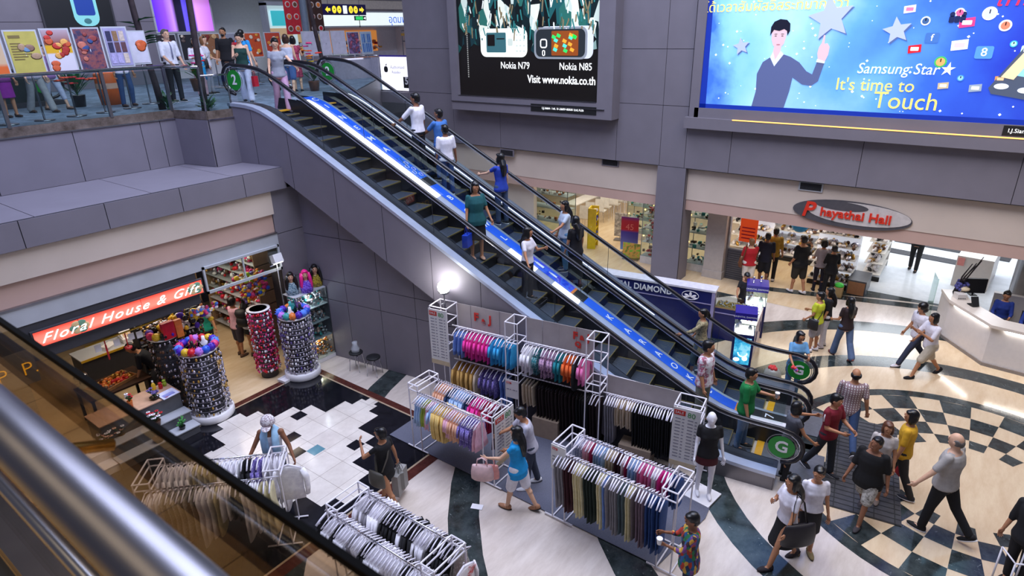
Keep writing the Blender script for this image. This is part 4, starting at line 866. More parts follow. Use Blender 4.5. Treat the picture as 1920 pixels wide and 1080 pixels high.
# ---- garment prototypes: thin along the rail (x), wide across it (y), hanging down from z = 0
def ring_(z,rx,ry,x=0): return (Vector((x,0,z)),Vector((1,0,0)),Vector((0,1,0)),rx,ry)
def hanger_mesh(clip=False):
    h=MB(); q=[Vector((0,-.012,-.035)),Vector((0,-.018,.0)),Vector((0,0,.020)),Vector((0,.018,.0))]; h.path(q,.0035,5)
    if clip: h.path([(0,-.15,-.075),(0,0,-.055),(0,.15,-.075)],.006,5); h.rod((0,0,-.03),(0,0,-.06),.005,5)
    else: h.path([(0,-.19,-.135),(0,-.10,-.085),(0,0,-.045),(0,.10,-.085),(0,.19,-.135)],[(.017,.010)]*5,6); h.path([(0,-.19,-.135),(0,0,-.15),(0,.19,-.135)],.005,5)
    return h.mesh('hanger',[HANG if not clip else CLIP],True)
def cloth_mesh(kind,seed):
    r=random.Random(seed); g=MB(); j=lambda s:1+r.uniform(-s,s)
    if kind=='top':
        L=r.uniform(.50,.62); loft(g,[ring_(-.075,.010,.06),ring_(-.10,.016,.13),ring_(-.145,.020,.195),ring_(-.25,.024,.185*j(.05)),ring_(-.38,.024,.175*j(.08)),ring_(-L,.030,.20*j(.08),.01)],12)
        for s in (1,-1): g.path([(0,s*.185,-.15),(.004,s*.225,-.24),(.006,s*.235,-.34)],[(.018,.035),(.022,.05),(.022,.055)],8)
    elif kind=='vest':
        L=r.uniform(.52,.62); loft(g,[ring_(-.08,.012,.09),ring_(-.12,.016,.13),ring_(-.20,.022,.13),ring_(-.30,.024,.165*j(.06)),ring_(-.42,.028,.17*j(.1)),ring_(-L,.036,.205*j(.1),.012)],12)
    elif kind=='jacket':
        loft(g,[ring_(-.07,.014,.06),ring_(-.10,.022,.14),ring_(-.14,.026,.21),ring_(-.3,.030,.20),ring_(-.5,.032,.19*j(.05)),ring_(-.70,.036,.20*j(.05),.01)],12)
        for s in (1,-1): g.path([(0,s*.20,-.15),(.004,s*.245,-.32),(.01,s*.24,-.52),(.012,s*.225,-.64)],[(.022,.045),(.026,.055),(.026,.05),(.024,.042)],8)
    elif kind=='dress':
        L=r.uniform(.80,.98); loft(g,[ring_(-.08,.010,.09),ring_(-.14,.016,.17),ring_(-.30,.022,.15),ring_(-.42,.02,.13),ring_(-.62,.03,.17*j(.1)),ring_(-L,.04,.21*j(.12),.015)],12)
    else:   # folded trousers clipped at the waist
        L=r.uniform(.92,1.02) if kind=='trousers' else r.uniform(.5,.62)
        loft(g,[ring_(-.07,.016,.165),ring_(-.10,.020,.165),ring_(-.28,.024,.160*j(.05)),ring_(-.5,.022,.135*j(.06),.004),ring_(-.75 if L>.8 else -.54,.020,.12*j(.08),.008),ring_(-L,.022,.115*j(.1),.012)],12)
    if kind!='jacket':
        for v in g.v: v.z-=.04
    return g.mesh('cloth',[HANG],True)
PROTO={}; NG=[0]
def garment(kind,mt,label,group,pos,rz,clip=False):
    NG[0]+=1; key=(kind,NG[0]%4)
    if key not in PROTO: PROTO[key]=cloth_mesh(kind,hash(kind)%97 if False else sum(map(ord,kind))+key[1])
    hk=('h',clip)
    if hk not in PROTO: PROTO[hk]=hanger_mesh(clip)
    nm={'top':'hanging_shirt','vest':'hanging_vest','jacket':'hanging_jacket','dress':'hanging_dress','trousers':'hanging_trousers','shorts':'hanging_shorts'}[kind]
    o=bpy.data.objects.new(nm,PROTO[key]); COL.objects.link(o); o.location=pos; o.rotation_euler=(0,0,rz)
    o.material_slots[0].link='OBJECT'; o.material_slots[0].material=mt
    h=bpy.data.objects.new('hanger',PROTO[hk]); COL.objects.link(h); h.parent=o
    tag(o,label,'garment',group); return o
CN={}
def cl_(name,hexs=None,kind='plain'):
    """a cloth colour with its everyday name"""
    if name in CN: return CN[name]
    if kind=='plain': m=mat('fabric_'+name.replace(' ','_'),hexs,.85,var=.08,scale=18)
    else: m=speck('fabric_'+name.replace(' ','_'),hexs,26,.85,kind='NOISE')
    CN[name]=m; return m
for n,h in dict(white='#f4f1f8',black='#0f0e12',grey='#8d8a90',cream='#d9cfa6',beige='#c7b59c',maroon='#3e1520',green='#1d2b24',navy='#1e3358',denim='#2a4b86',blue='#6f8fd0',skyblue='#35a3d6',paleblue='#a8c4e6',pink='#e87ab0',hotpink='#e2359a',palepink='#e6b4c4',peach='#e6b394',yellow='#dcbc72',mustard='#c79e58',lime='#9fb04a',teal='#177f8a',orange='#e86a2c',lilac='#b29ac8',crimson='#a8184a',brown='#241417',taupe='#6f6468',slate='#4f5f66',mauve='#7d6a78').items(): cl_(n,h)
for n,h in {'violet flowered':['#e0dcf0','#5a4a9a','#8a7ac0','#e8e4f4'],'pink patterned':['#a86a98','#d8b0c8','#6a4a78','#e0c8d4'],'grey lace':['#b9b4ac','#8a857e','#d0ccc4'],'blue striped':['#2c4a9a','#e0e4f0','#3a5ab0'],'teal patterned':['#177f8a','#0f5f68','#c8dcd8']}.items(): cl_(n,h,'p')
def rail_fill(seq,M,x0,x1,y,z,rail,rz):
    """hang the garments evenly between x0 and x1; seq of (count, colour, kind, clip)"""
    items=[]
    for n,c,k,cp in seq: items+=[(c,k,cp)]*n
    for i,(c,k,cp) in enumerate(items):
        x=x0+(x1-x0)*(i+.5)/len(items)+R_.uniform(-.006,.006)
        cn=c if c not in('skyblue','paleblue','hotpink','palepink') else {'skyblue':'sky blue','paleblue':'pale blue','hotpink':'hot pink','palepink':'pale pink'}[c]
        kn={'top':'shirt','vest':'vest','jacket':'jacket','dress':'dress','trousers':'trousers','shorts':'shorts'}[k]
        p=M@Vector((x,y,z-.004)); garment(k,CN[c],'%s %s, %s from the left on %s'%(cn,kn,ORD[i],rail),'garments on '+rail,p,rz+R_.uniform(-.09,.09),cp)
def rack(label,o,rz,L,D=.56,h=1.46,tw=.23,zr=1.34,z0=.0365):
    t=thing('clothes_rack',label,'clothes rack',(o[0],o[1],0),rz)
    for x0,x1 in ((0,tw),(L-tw,L)): tower(t,x0,x1,0,D,z0,h,[zr])
    for y in (0,D):
        m=MB(); m.rod((tw,y,zr),(L-tw,y,zr),.014,8); m.build('hanging_rail',CHROME,t,True)
    return Matrix.Translation((o[0],o[1],0))@Matrix.Rotation(rz,4,'Z'),rz
T='top';V='vest';J='jacket';DR='dress';TR='trousers';SH='shorts'
M,rz=rack('white tube rack of pastel tops, its left end by the black floor',(6.91,7.66),-PI/2,1.98)
rail_fill([(3,'paleblue',V,0),(2,'lime',V,0),(2,'palepink',V,0),(2,'paleblue',T,0),(5,'yellow',J,0),(2,'palepink',T,0),(4,'peach',T,0),(5,'violet flowered',T,0),(2,'palepink',V,0)],M,.24,1.74,0,1.34,'the front rail of the pastel rack',rz)
rail_fill([(5,'peach',T,0),(2,'navy',T,0),(6,'paleblue',T,0),(2,'navy',T,0),(4,'hotpink',T,0),(5,'crimson',T,0),(2,'maroon',DR,0)],M,.24,1.74,.56,1.34,'the back rail of the pastel rack',rz)
M,rz=rack('white tube rack full of coloured trousers at the right front of the carpet',(6.88,4.44),-PI/2,2.06,.58,1.5)
rail_fill([(3,'grey',TR,0),(3,'maroon',TR,0),(4,'cream',TR,0),(4,'green',TR,0),(2,'cream',TR,0),(1,'blue',TR,0),(4,'grey',TR,0),(2,'slate',TR,0),(2,'cream',TR,0),(1,'taupe',TR,0),(3,'mauve',TR,0),(5,'denim',TR,0)],M,.1,1.9,0,1.38,'the front rail of the trouser rack',rz)
rail_fill([(3,'blue striped',SH,0),(2,'palepink',SH,0),(1,'crimson',SH,0),(4,'paleblue',SH,0),(3,'beige',SH,0),(2,'maroon',SH,0),(1,'white',SH,0),(1,'crimson',SH,0),(3,'paleblue',SH,0),(4,'pink',SH,0),(2,'white',SH,0),(3,'hotpink',SH,0),(3,'denim',SH,0)],M,.1,1.9,.58,1.38,'the back rail of the trouser rack',rz)
M,rz=rack('white tube rack of black and white clothes at the bottom of the view',(3.95,6.28),-PI/2,2.04,.57,z0=.026)
rail_fill([(3,'white',T,0),(1,'black',T,0),(4,'white',T,0),(1,'grey',T,0),(3,'white',DR,0),(2,'black',T,0),(5,'white',T,0),(4,'white',V,0),(2,'black',V,0),(4,'white',T,0),(2,'black',T,0)],M,.05,1.98,0,1.34,"the black and white rack's front rail",rz)
rail_fill([(3,'white',T,0),(2,'grey',T,0),(4,'white',J,0),(5,'black',T,0),(2,'white',T,0),(3,'black',J,0),(4,'white',T,0),(6,'black',T,0),(2,'grey lace',V,0)],M,.05,1.98,.57,1.34,"the black and white rack's back rail",rz)
RKM=M
M,rz=rack('white tube rack of white dresses seen partly through the bronze glass',(2.55,8.92),-PI/4,2.06,.60,z0=.026)
rail_fill([(2,'white',DR,0),(1,'white',V,0),(6,'grey lace',DR,0),(3,'white',DR,0),(1,'cream',DR,0),(2,'white',V,0),(2,'black',V,0),(3,'white',DR,0),(3,'cream',DR,0)],M,.1,1.95,0,1.34,"the white dress rack's front rail",rz)
rail_fill([(6,'white',T,0),(5,'cream',V,0),(4,'white',T,0),(2,'black',T,0),(2,'violet flowered',T,0),(4,'white',DR,0)],M,.1,1.98,.60,1.34,"the white dress rack's back rail",rz)
# ---- wall display: tall bays built along the escalator
def EL(a,n,z=0): return EW(a,n,z)
wt=thing('wall_display_rack','tall white tube display of two bays with grey cloth backs against the escalator','clothes rack',EW(3.56,-.88),ERZ)
X=lambda a:a-3.56
for a0,a1,mid in ((3.56,3.96,[2.10,1.62,1.45]),(5.28,5.54,[1.98,1.3,1.12]),(6.93,7.21,[2.0,1.52,1.36])): tower(wt,X(a0),X(a1),0,.38,.0365,2.4,mid,foot=False)
for a0,a1,z in ((3.96,5.28,1.98),(3.96,5.28,1.22),(5.54,6.93,1.98),(5.54,6.93,1.22)):
    m=MB(); m.rod((X(a0),.18,z),(X(a1),.18,z),.013,8); m.build('hanging_rail',WT,wt,True)
CLOTHB=mat('grey_cloth_back','#a39a98',.9,var=.05,scale=4); DKB=mat('dark_cloth_back','#3d3b41',.9,var=.05)
for a0,a1 in ((3.96,5.28),(5.54,6.93)):
    m=MB()
    for i in range(4): m.box((X(a0)+(a1-a0)*i/4,.375+.006*(i%2),1.3),(X(a0)+(a1-a0)*(i+1)/4-.004,.385+.006*(i%2),2.39))
    b=m.build('cloth_back',CLOTHB,wt); m=MB(); m.box((X(a0),.375,.05),(X(a1),.385,1.3)); m.build('cloth_back',DKB,wt)
REDP=mat('red_print','#c2281c',.5,var=0)
def wl(s,size,a,z,parent): return text(s,size,frame((X(a),.368,z),(1,0,0),(0,0,1)),REDP,parent,'lettering',bold=.008)
wl('F',.24,4.42,2.16,wt); wl('&',.13,4.58,2.10,wt); wl('J',.24,4.74,2.16,wt)
wl('F',.20,6.56,2.22,wt); wl('&',.12,6.69,2.20,wt); wl('J',.20,6.82,2.22,wt); wl('Q',.15,6.62,2.05,wt)
MW=Matrix.Translation(EW(3.56,-.88))@Matrix.Rotation(ERZ,4,'Z')
rail_fill([(3,'blue',V,0),(7,'hotpink',T,0),(3,'skyblue',T,0),(3,'skyblue',V,0)],MW,X(4.02),X(5.42),.18,1.98,"the left wall bay's upper rail",ERZ)
rail_fill([(5,'mustard',J,0),(1,'beige',J,0),(4,'violet flowered',T,0),(2,'blue',DR,0)],MW,X(3.99),X(5.26),.18,1.22,"the left wall bay's lower rail",ERZ)
rail_fill([(3,'white',T,0),(2,'teal patterned',T,0),(4,'pink patterned',T,0),(2,'teal',T,0),(3,'orange',T,0),(1,'black',J,0),(2,'pink',T,0)],MW,X(5.58),X(6.90),.18,1.98,"the right wall bay's upper rail",ERZ)
rail_fill([(4,'beige',SH,1),(12,'brown',TR,1),(4,'black',TR,1),(3,'brown',TR,0)],MW,X(5.58),X(7.18),.18,1.22,"the right wall bay's lower rail",ERZ)
ws=thing('wall_display_rack','lower white tube display bay with black trousers, beside the mannequin','clothes rack',EW(7.215,-.88),ERZ)
Y=lambda a:a-7.215
tower(ws,Y(8.56),Y(9.0),0,.42,.0365,1.52,[1.34,1.22],foot=True)
m=MB(); m.rod((0,.18,1.30),(Y(8.56),.18,1.30),.013,8); m.build('hanging_rail',WT,ws,True)
m=MB(); m.rod((0,.40,1.56),(Y(8.56),.40,1.50),.012,8); m.build('top_rail',WT,ws,True)
m=MB(); m.box((0,.385,1.02),(Y(8.56),.395,1.55)); m.build('cloth_back',CLOTHB,ws); m=MB(); m.box((0,.385,.04),(Y(8.56),.395,1.02)); m.build('cloth_back',DKB,ws)
MV=Matrix.Translation(EW(7.215,-.88))@Matrix.Rotation(ERZ,4,'Z')
rail_fill([(4,'grey',TR,0),(7,'beige',SH,0),(2,'black',TR,0),(6,'black',TR,0),(7,'black',TR,0)],MV,Y(7.28),Y(8.54),.18,1.30,"the lower wall bay's rail",ERZ)
# ---- price boards
GRP=mat('green_print','#3f8f4a',.5,var=0); GREYP=mat('grey_print','#8f8d94',.6,var=0); BOARD=mat('price_board_white','#dedbd6',.6,var=.03)
def price_board(label,o,rz,w,h,two=True,band=None):
    t=thing('price_board',label,'price board',o,rz)
    m=MB(); m.box((0,-.012,0),(w,0,h)); m.build('panel',BOARD,t)
    if band is None: m=MB(); m.box((0,-.0135,0),(w,-.010,.10)); m.build('lower_band',mat('tan_band','#c8b593',.6),t)
    m=MB(); m.box((.02,-.016,h-.14 if h>.5 else h-.085),(w*.46,-.012,h-.045)); r=m.build('sale_block',REDP,t)
    text('SALE',w*.15,frame((w*.24,-.018,h-.092 if h>.5 else h-.065),(1,0,0),(0,0,1)),BOARD,r,'lettering',ext=.001)
    if two: text('80',w*.30,frame((w*.68,-.016,h-.11),(1,0,0),(0,0,1)),GRP,t,'lettering',ext=.001)
    m=MB(); n=int((h-.30)/.065)
    for i in range(n):
        z=h-.22-i*.065
        for u,v in ((.10,.30),(.36,.44),(.56,.76),(.82,.90)): m.box((w*u,-.0145,z),(w*v,-.012,z+.022))
    if n>0: m.build('print_lines',GREYP,t)
    return t
e=lambda a,n,z: tuple(EW(a,n,z))
price_board('tall sale price board on the left tower of the wall display',e(3.54,-.895,1.12),ERZ,.44,1.24)
price_board('tall sale price board on the right tower beside the mannequin',e(8.55,-.895,.32),ERZ,.46,1.18)
price_board('sale price board at the right end of the pastel rack',(6.93,5.655,.42),0,.54,1.02)
price_board('small price board at the left end of the trouser rack',(6.86,4.455,1.03),-PI/2,.26,.46,False,1)
price_board('small price board on the middle tower of the wall display',e(5.27,-.895,.78),ERZ,.29,.40,False,1)
# ---- floodlight on the left tower
fl_=thing('floodlight','glaring white floodlight on a pole above the wall display','lamp',e(3.78,-.66,2.4))
m=MB(); m.rod((0,0,-.1),(0,0,.22),.014,8); m.rod((-.10,0,.02),(.10,0,.02),.01,6); m.build('pole',STEEL,fl_,True)
m=MB(); m.lathe([(.03,.2),(.10,.23),(.12,.26)],seg=16); m.build('housing',STEEL,fl_,True)
m=MB(); m.ell((0,0,.36),(.125,.125,.13)); m.build('bulb',mat('floodlight_bulb','#ffffff',emit=30,var=0),fl_,True)['label']='glowing white bulb'
point('floodlight_lamp',EW(3.70,-.80,2.80),22,(1,.97,.92),.12)
# ---- mannequin and its base, boxes behind the racks, a bag on a rack
MBASE=MB(); MBASE.cbox((0,0,.012),(.46,.46,.022)); o=MBASE.build('square_board',WHITE); o.location=(8.80,2.62,.014); o.rotation_euler=(0,0,math.radians(-8)); tag(o,'white square base board under the mannequin','base')
mq=person('white mannequin in black top and dark red skirt on a square base',(8.80,2.62,.037),262,1.68,'f','w','none',top='#121114',sleeve=.5,hem=.84,bot='#4a141c',cut='mini',shoe=None,legs=(3,2,-3,2),la=(2,10,10,0),ra=(6,8,18,0),faceless=True,name='mannequin',cat='mannequin')
BX=mat('brown_carton','#9a8672',.8,var=.06)
for a,n,w,h,l in ((6.1,-.70,.55,.42,'brown carton under the dark trousers of the right wall bay'),(7.9,-.70,.6,.36,'brown carton under the black trousers of the lower wall bay')):
    m=MB(); m.box((-w/2,-.16,0),(w/2,.16,h)); m.box((-w/2,-.02,h),(w/2,.02,h+.002),1); o=m.build('carton',[BX,TANL]); o.location=EW(a,n,.021); o.rotation_euler=(0,0,ERZ); tag(o,l,'box')
p=RKM@Vector((2.10,.10,1.22)); bag('handbag','black handbag with a tall thin handle hung at the rack end','bag',tuple(p),0,(.30,.10,.30),'#1a161c')
p=RKM@Vector((2.14,.42,1.30)); garment('jacket',speck('red_white_print',['#e6e0e2','#c8302a','#e9e4e6','#e6e0e2','#f0eaec'],5,.8,kind='NOISE'),'white jacket with red and black print at the black and white rack\'s right end','end garments',p,PI/2)
p=RKM@Vector((-.06,.02,1.30)); garment('top',CN['black'],'black shirt hung across the left end of the black and white rack','end garments',p,PI/2)
p=Matrix.Translation((2.55,8.92,0))@Matrix.Rotation(-PI/4,4,'Z')@Vector((2.12,.3,1.36)); garment('jacket',CN['white'],'large white coat hung across the right end of the white dress rack','end garments',p,-PI/4+PI/2)
m=MB(); m.cbox((0,0,.004),(.12,.20,.006),rz=.4); o=m.build('paper_scrap',WHITE); o.location=(6.35,5.62,.004); tag(o,'crumpled white paper lying on the dark green stone band','paper')
# ================================================================ GIFT SHOP
def trinkets(name,label,cat,boxes,n,mats,size=(.02,.05),parent=None,seed=1,kind=None,shape=0):
    """a mass of small goods nobody could count, resting through the given boxes"""
    r=random.Random(seed); m=MB()
    for i in range(n):
        b=boxes[r.randrange(len(boxes))]; p=[b[0][k]+(b[1][k]-b[0][k])*r.random() for k in range(3)]; s=r.uniform(*size); q=r.randrange(len(mats))
        if shape==0: m.ell(p,(s,s*r.uniform(.5,1),s*r.uniform(.5,1.2)),6,4,q)
        elif shape==1: m.cbox(p,(s*1.6,s,s*r.uniform(.6,1.6)),q,r.random()*3)
        else: m.ell(p,(s*1.9,s*.7,s*.8),6,4,q,Matrix.Rotation(r.uniform(-.6,.6),3,'Z')@Matrix.Rotation(r.uniform(-.5,.5),3,'Y'))
    o=stuff(m.build(name,mats,parent,shape!=1))
    if label: tag(o,label,cat)
    return o
SIL=mat('silver_trinket','#cfcad8',.25,.7,var=.1); GOLD=mat('gold_trinket','#c79a4a',.3,.7,var=.1); VIO=mat('violet_trinket','#6a5a9a',.3,.2,var=.1); PNK=mat('pink_trinket','#d83a7a',.4,var=.1); REDT=mat('red_trinket','#c81a28',.4,var=.1); ORG=mat('orange_trinket','#e07a30',.4,var=.1); BLU=mat('blue_trinket','#2a5ad0',.4,var=.1); TEA=mat('teal_trinket','#3aa0a0',.4,var=.1); YLW=mat('yellow_trinket','#e8c030',.4,var=.1); WHT=mat('white_trinket','#f0ecf0',.4,var=.05); BLK=mat('black_trinket','#121116',.3,var=0); BRN=mat('brown_trinket','#6a4630',.4,var=.1); PURP=mat('purple_trinket','#4a22b0',.5,var=.1); LIME=mat('lime_trinket','#a8c83a',.5,var=.1)
# illuminated sign
sg=thing('shop_sign','red illuminated sign with white script above the gift shop','sign',(4.29,12.34,2.72))
m=MB(); m.box((-1.52,0,-.16),(1.52,.06,.16)); m.build('sign_box',DARK,sg)
SGM=vgrad('lit_sign_face',[(0,'#f0503c'),(.3,'#ff8a74'),(.7,'#ff7a66'),(1,'#e8452f')],'Z',-.135,.135,emit=.85)
for i,(a,b) in enumerate(((-1.49,-.80),(-.79,.28),(.29,1.49))):
    m=MB(); m.box((a,-.012,-.135),(b,0,.135)); m.build('lit_panel',SGM,sg)
LWH=mat('lit_white_letters','#ffffff',emit=1.6,var=0)
text('Floral House & Gift',.235,frame((-.02,-.018,-.01),(1,0,0),(0,0,1)),LWH,sg,'lettering',shear=.5,bold=0,ext=.002,space=1.22,sx=1.2)
for x,c in ((-.80,GOLD),(1.34,mat('pale_green_leaf','#a8c890',.5))):
    for k in range(6): 
        m=MB(); m.ell((x+.09*math.cos(k*1.05),-.014,.07*math.sin(k*1.05)),(.075,.006,.06)); m.build('rose_print',[mat('print_rose','#e8c890',.5),mat('print_leaf','#7aa888',.5)][k%2],sg,True)
# letters of the neighbouring sign seen through the bronze glass
ns=thing('shop_sign','grey fascia sign with yellow capital letters left of the red sign','sign',(2.0,12.39,2.3))
m=MB(); m.box((-1.6,0,-.32),(.72,.02,.30)); m.build('sign_panel',mat('warm_grey_panel','#6f675f',.6),ns)
YL=mat('yellow_lit_letters','#ffc020',emit=1.0,var=0)
for s_,x in (('P.',.62),('P',.22),('O',-.10)): text(s_,.34,frame((x,-.012,-.04),(1,0,0),(0,0,1)),YL,ns,'letter',bold=-.006)
# brown shuttered front left of the shop
m=MB(); BRW=mat('brown_shutter','#5a4632',.6,var=.15,scale=3); m.box((-2,12.46,0),(2.55,12.6,2.0)); 
for i in range(16): m.box((-2,12.44,.05+i*.12),(2.55,12.465,.12+i*.12),0)
o=m.build('door_1',[BRW]); struct(o)
# glazed transom with shop goods behind, and shop counters
m=MB(); tr=thing('transom_window','long glazed transom frame above the open gift shop front','window',(6.77,12.36,2.80))
for a,b in (((-.90,-.02,-.30),(.90,.03,-.24)),((-.90,-.02,.24),(.90,.03,.29)),((-.90,-.02,-.3),(-.86,.03,.29)),((.86,-.02,-.3),(.90,.03,.29)),((-.02,-.01,-.26),(.01,.02,.26))): m.box(a,b)
m.build('frame',LGRAY,tr); m=MB(); m.box((-.87,.0,-.25),(.87,.008,.25)); m.build('pane',GL,tr)
def shelf_unit(label,x0,x1,y0,y1,h,levels,back,mats,n,seed,size=(.02,.05),cat='shelf',lit=None,frame_m=None):
    t=thing('display_shelf',label,cat,((x0+x1)/2,(y0+y1)/2,.004)); w=(x1-x0)/2; d=(y1-y0)/2
    fm=frame_m or DARK; m=MB()
    if back=='y': [m.box((x,-d,0),(x+.03,d,h)) for x in (-w,w-.03)]
    else: [m.box((-w,y,0),(w,y+.03,h)) for y in (-d,d-.03)]
    m.box((-w,d-.02,0),(w,d,h)) if back=='y' else m.box((w-.02,-d,0),(w,d,h)); m.build('carcass',fm,t)
    bx=[]
    for k in range(levels):
        z=.15+(h-.2)*k/levels; s=MB(); s.box((-w+.03,-d,z),(w-.03,d-.02,z+.02)); s.build('shelf_board',lit or LGRAY,t); bx.append(((-w+.06,-d+.04,z+.05),(w-.06,d-.06,z+(h-.2)/levels*.75)))
    trinkets('goods',None,None,bx,n,mats,size,t,seed); return t
LSH=mat('lit_shelf','#fff1dc',emit=.9,var=0)
shelf_unit('tall shelf of small glittering accessories along the back of the gift shop',5.5,7.6,16.4,16.9,3.0,8,'y',[SIL,GOLD,BRN,PNK,ORG,WHT],1300,3,(.035,.07),frame_m=mat('tan_shelf','#8a7058',.5))
shelf_unit('second tall shelf of glittering accessories at the shop\'s back right corner',7.7,8.35,13.6,16.2,3.0,8,'x',[REDT,SIL,BRN,GOLD,WHT,PNK],1500,4,(.04,.075),frame_m=mat('tan_shelf','#8a7058',.5))
shelf_unit('low glass counter of amber trinkets inside the gift shop',5.9,6.6,15.2,15.7,1.2,3,'y',[ORG,GOLD,WHT,BRN],260,5,(.03,.06))
# right glass showcase with lit base
cs=thing('glass_showcase','tall glass showcase of glittering trinkets by the grey wall corner','showcase',(8.03,12.2,.006)); m=MB()
m.box((-.45,-.26,0),(.45,.22,.10)); m.build('plinth',WHITE,cs); m=MB()
for z in (.62,1.05,1.45,1.86): m.box((-.44,-.25,z),(.44,.21,z+.015))
m.build('glass_shelf',LGRAY,cs); m=MB()
for x in (-.45,.43):
    for y in (-.26,.20): m.box((x,y,.1),(x+.02,y+.02,1.88))
m.build('post',STEEL,cs); m=MB(); m.box((-.43,-.05,.58),(.43,.0,.61)); m.build('light_tube',mat('warm_tube','#fff0d0',emit=9,var=0),cs)
m=MB(); m.box((-.45,-.262,.1),(.45,-.258,1.86)); m.build('pane',GL,cs)
trinkets('goods',None,None,[((-.4,-.2,.12),(.4,.18,.5))],260,[GOLD,ORG,WHT,SIL,BRN],(.02,.045),cs,6); trinkets('goods',None,None,[((-.4,-.2,.66),(.4,.18,.95)),((-.4,-.2,1.08),(.4,.18,1.36)),((-.4,-.2,1.48),(.4,.18,1.8))],420,[TEA,SIL,WHT,SIL,mat('rose_trinket','#d8a8a0',.4)],(.02,.05),cs,7)
# wig busts on the showcase
def wig(label,x,y,z,hc,dress):
    t=thing('wig_bust',label,'wig',(x,y,z),math.radians(-118)); b=MB()
    loft(b,[ring_(0,.08,.13),ring_(.10,.085,.15),ring_(.22,.075,.15),ring_(.27,.05,.10),ring_(.30,.04,.045)],14); b.build('sequin_top',dress,t,True)
    b=MB(); b.path([(0,0,.28),(0,0,.38)],.042,10); b.ell((.01,0,.44),(.078,.066,.10)); b.ell((.085,0,.435),(.014,.012,.018)); b.ell((.075,0,.395),(.01,.022,.008),m=1)
    for g in (1,-1): b.ell((.075,g*.028,.455),(.01,.014,.008),m=2)
    b.build('head',[SKIN['f'],LIPS,EYED],t,True)
    hm=MB(); hm.ell((-.012,0,.475),(.088,.082,.088)); hm.ell((.045,0,.525),(.05,.062,.03))
    for g in (1,-1): hm.path([(.0,g*.072,.48),(.02,g*.095,.36),(.03,g*.11,.20),(.03,g*.10,.05)],[(.045,.03),(.05,.035),(.045,.03),(.02,.015)],10)
    loft(hm,[(Vector((-.05,0,.46)),Vector((1,0,0)),Vector((0,1,0)),.05,.08),(Vector((-.09,0,.3)),Vector((1,0,0)),Vector((0,1,0)),.04,.11),(Vector((-.10,0,.08)),Vector((1,0,0)),Vector((0,1,0)),.02,.09)],12)
    hm.build('wig_hair',HAIR[hc],t,True); return t
wig('wig bust with black hair in a silver blue sequin top, nearest the pole lamp',7.72,12.18,1.885,'k',speck('blue_sequins',['#6a8a9a','#b8ccd4','#3a5566','#8fa8b0'],60,.3))
wig('wig bust with long hot pink hair in a violet sequin top',8.00,12.02,1.885,'p',speck('violet_sequins',['#6a3ad0','#a884f0','#4a22a0','#8a60e0'],60,.3))
wig('wig bust with long black hair in a gold sequin top, nearest the grey wall',8.36,12.14,1.885,'k',speck('gold_sequins',['#9a8420','#c8b040','#5a4c10','#b09a30'],60,.3))
# pole lamp
pl=thing('pole_lamp','white box lamp on a thin pole at the shop front corner','lamp',(7.53,12.33,.006)); m=MB(); m.lathe([(.055,0),(.055,.02),(.02,.03)],seg=16); m.build('foot',STEEL,pl,True); m=MB(); m.rod((0,0,.02),(0,0,2.66),.012,8); m.rod((-.2,-.04,2.66),(.2,.04,2.66),.01,6); m.build('pole',STEEL,pl,True)
m=MB(); m.cbox((0,-.03,2.80),(.22,.16,.20),rx=-.35); m.build('lamp_head',WHITE,pl); m=MB(); m.cbox((0,-.075,2.705),(.18,.11,.02),rx=-.35); m.build('lamp_glass',mat('pole_lamp_glass','#ffffff',emit=14,var=0),pl)
# bangle columns
def column(label,x,y,r,h,mats,seed,base=True,tiers=11):
    t=thing('bangle_column',label,'display column',(x,y,.009)); m=MB()
    if base: m.lathe([(r+.03,0),(r+.04,.02),(r+.04,.15),(r+.01,.17)],seg=28); m.build('base',WHITE,t,True)
    m=MB(); m.lathe([(r*.72,.17 if base else 0),(r*.72,h)],seg=24); m.build('core',mat('dark_core','#3a3842',.5),t,True)
    rr=random.Random(seed)
    for k in range(tiers):
        z=.22+(h-.3)*k/(tiers-1); m=MB(); m.path([((r*.9)*math.cos(a),(r*.9)*math.sin(a),z+.05) for a in [2*PI*i/24 for i in range(24)]],.006,5,closed=True,m=0)
        for i in range(34):
            a=2*PI*(i+rr.random()*.6)/34; rad=r*(.92+.08*rr.random()); q=rr.randrange(len(mats)); s=rr.uniform(.026,.040)
            m.ell((rad*math.cos(a),rad*math.sin(a),z+.02-rr.random()*.05),(s*.7,s*.7,s),6,5,q)
        o=m.build('bangle_tier',mats,t,True)
    m=MB(); m.lathe([(r*.95,0),(r*.95,.02)],(0,0,h-.02),24); m.build('top_disc',WHITE,t,True); return t
column('large column of silver bangles on a white round base by the flower stand',5.27,12.02,.40,1.58,[SIL,SIL,SIL,BLK,SIL,GOLD],1,tiers=12)
column('large column of silver bangles on a white round base by the showcase',7.45,11.86,.37,1.55,[SIL,SIL,SIL,WHT,SIL,VIO],2,tiers=12)
column('slimmer column hung with pink and red trinkets behind the right bangle column',6.98,12.50,.27,1.72,[PNK,REDT,PNK,WHT,SIL,REDT],3,False,12)
column('dark column of grey bangles behind the left bangle column',5.05,12.95,.30,1.7,[BLK,SIL,BLK,BRN],4,False,10)
column('short dark column of grey bangles deeper in the shop',5.75,13.3,.28,1.6,[BLK,SIL,BRN,GOLD],5,False,10)
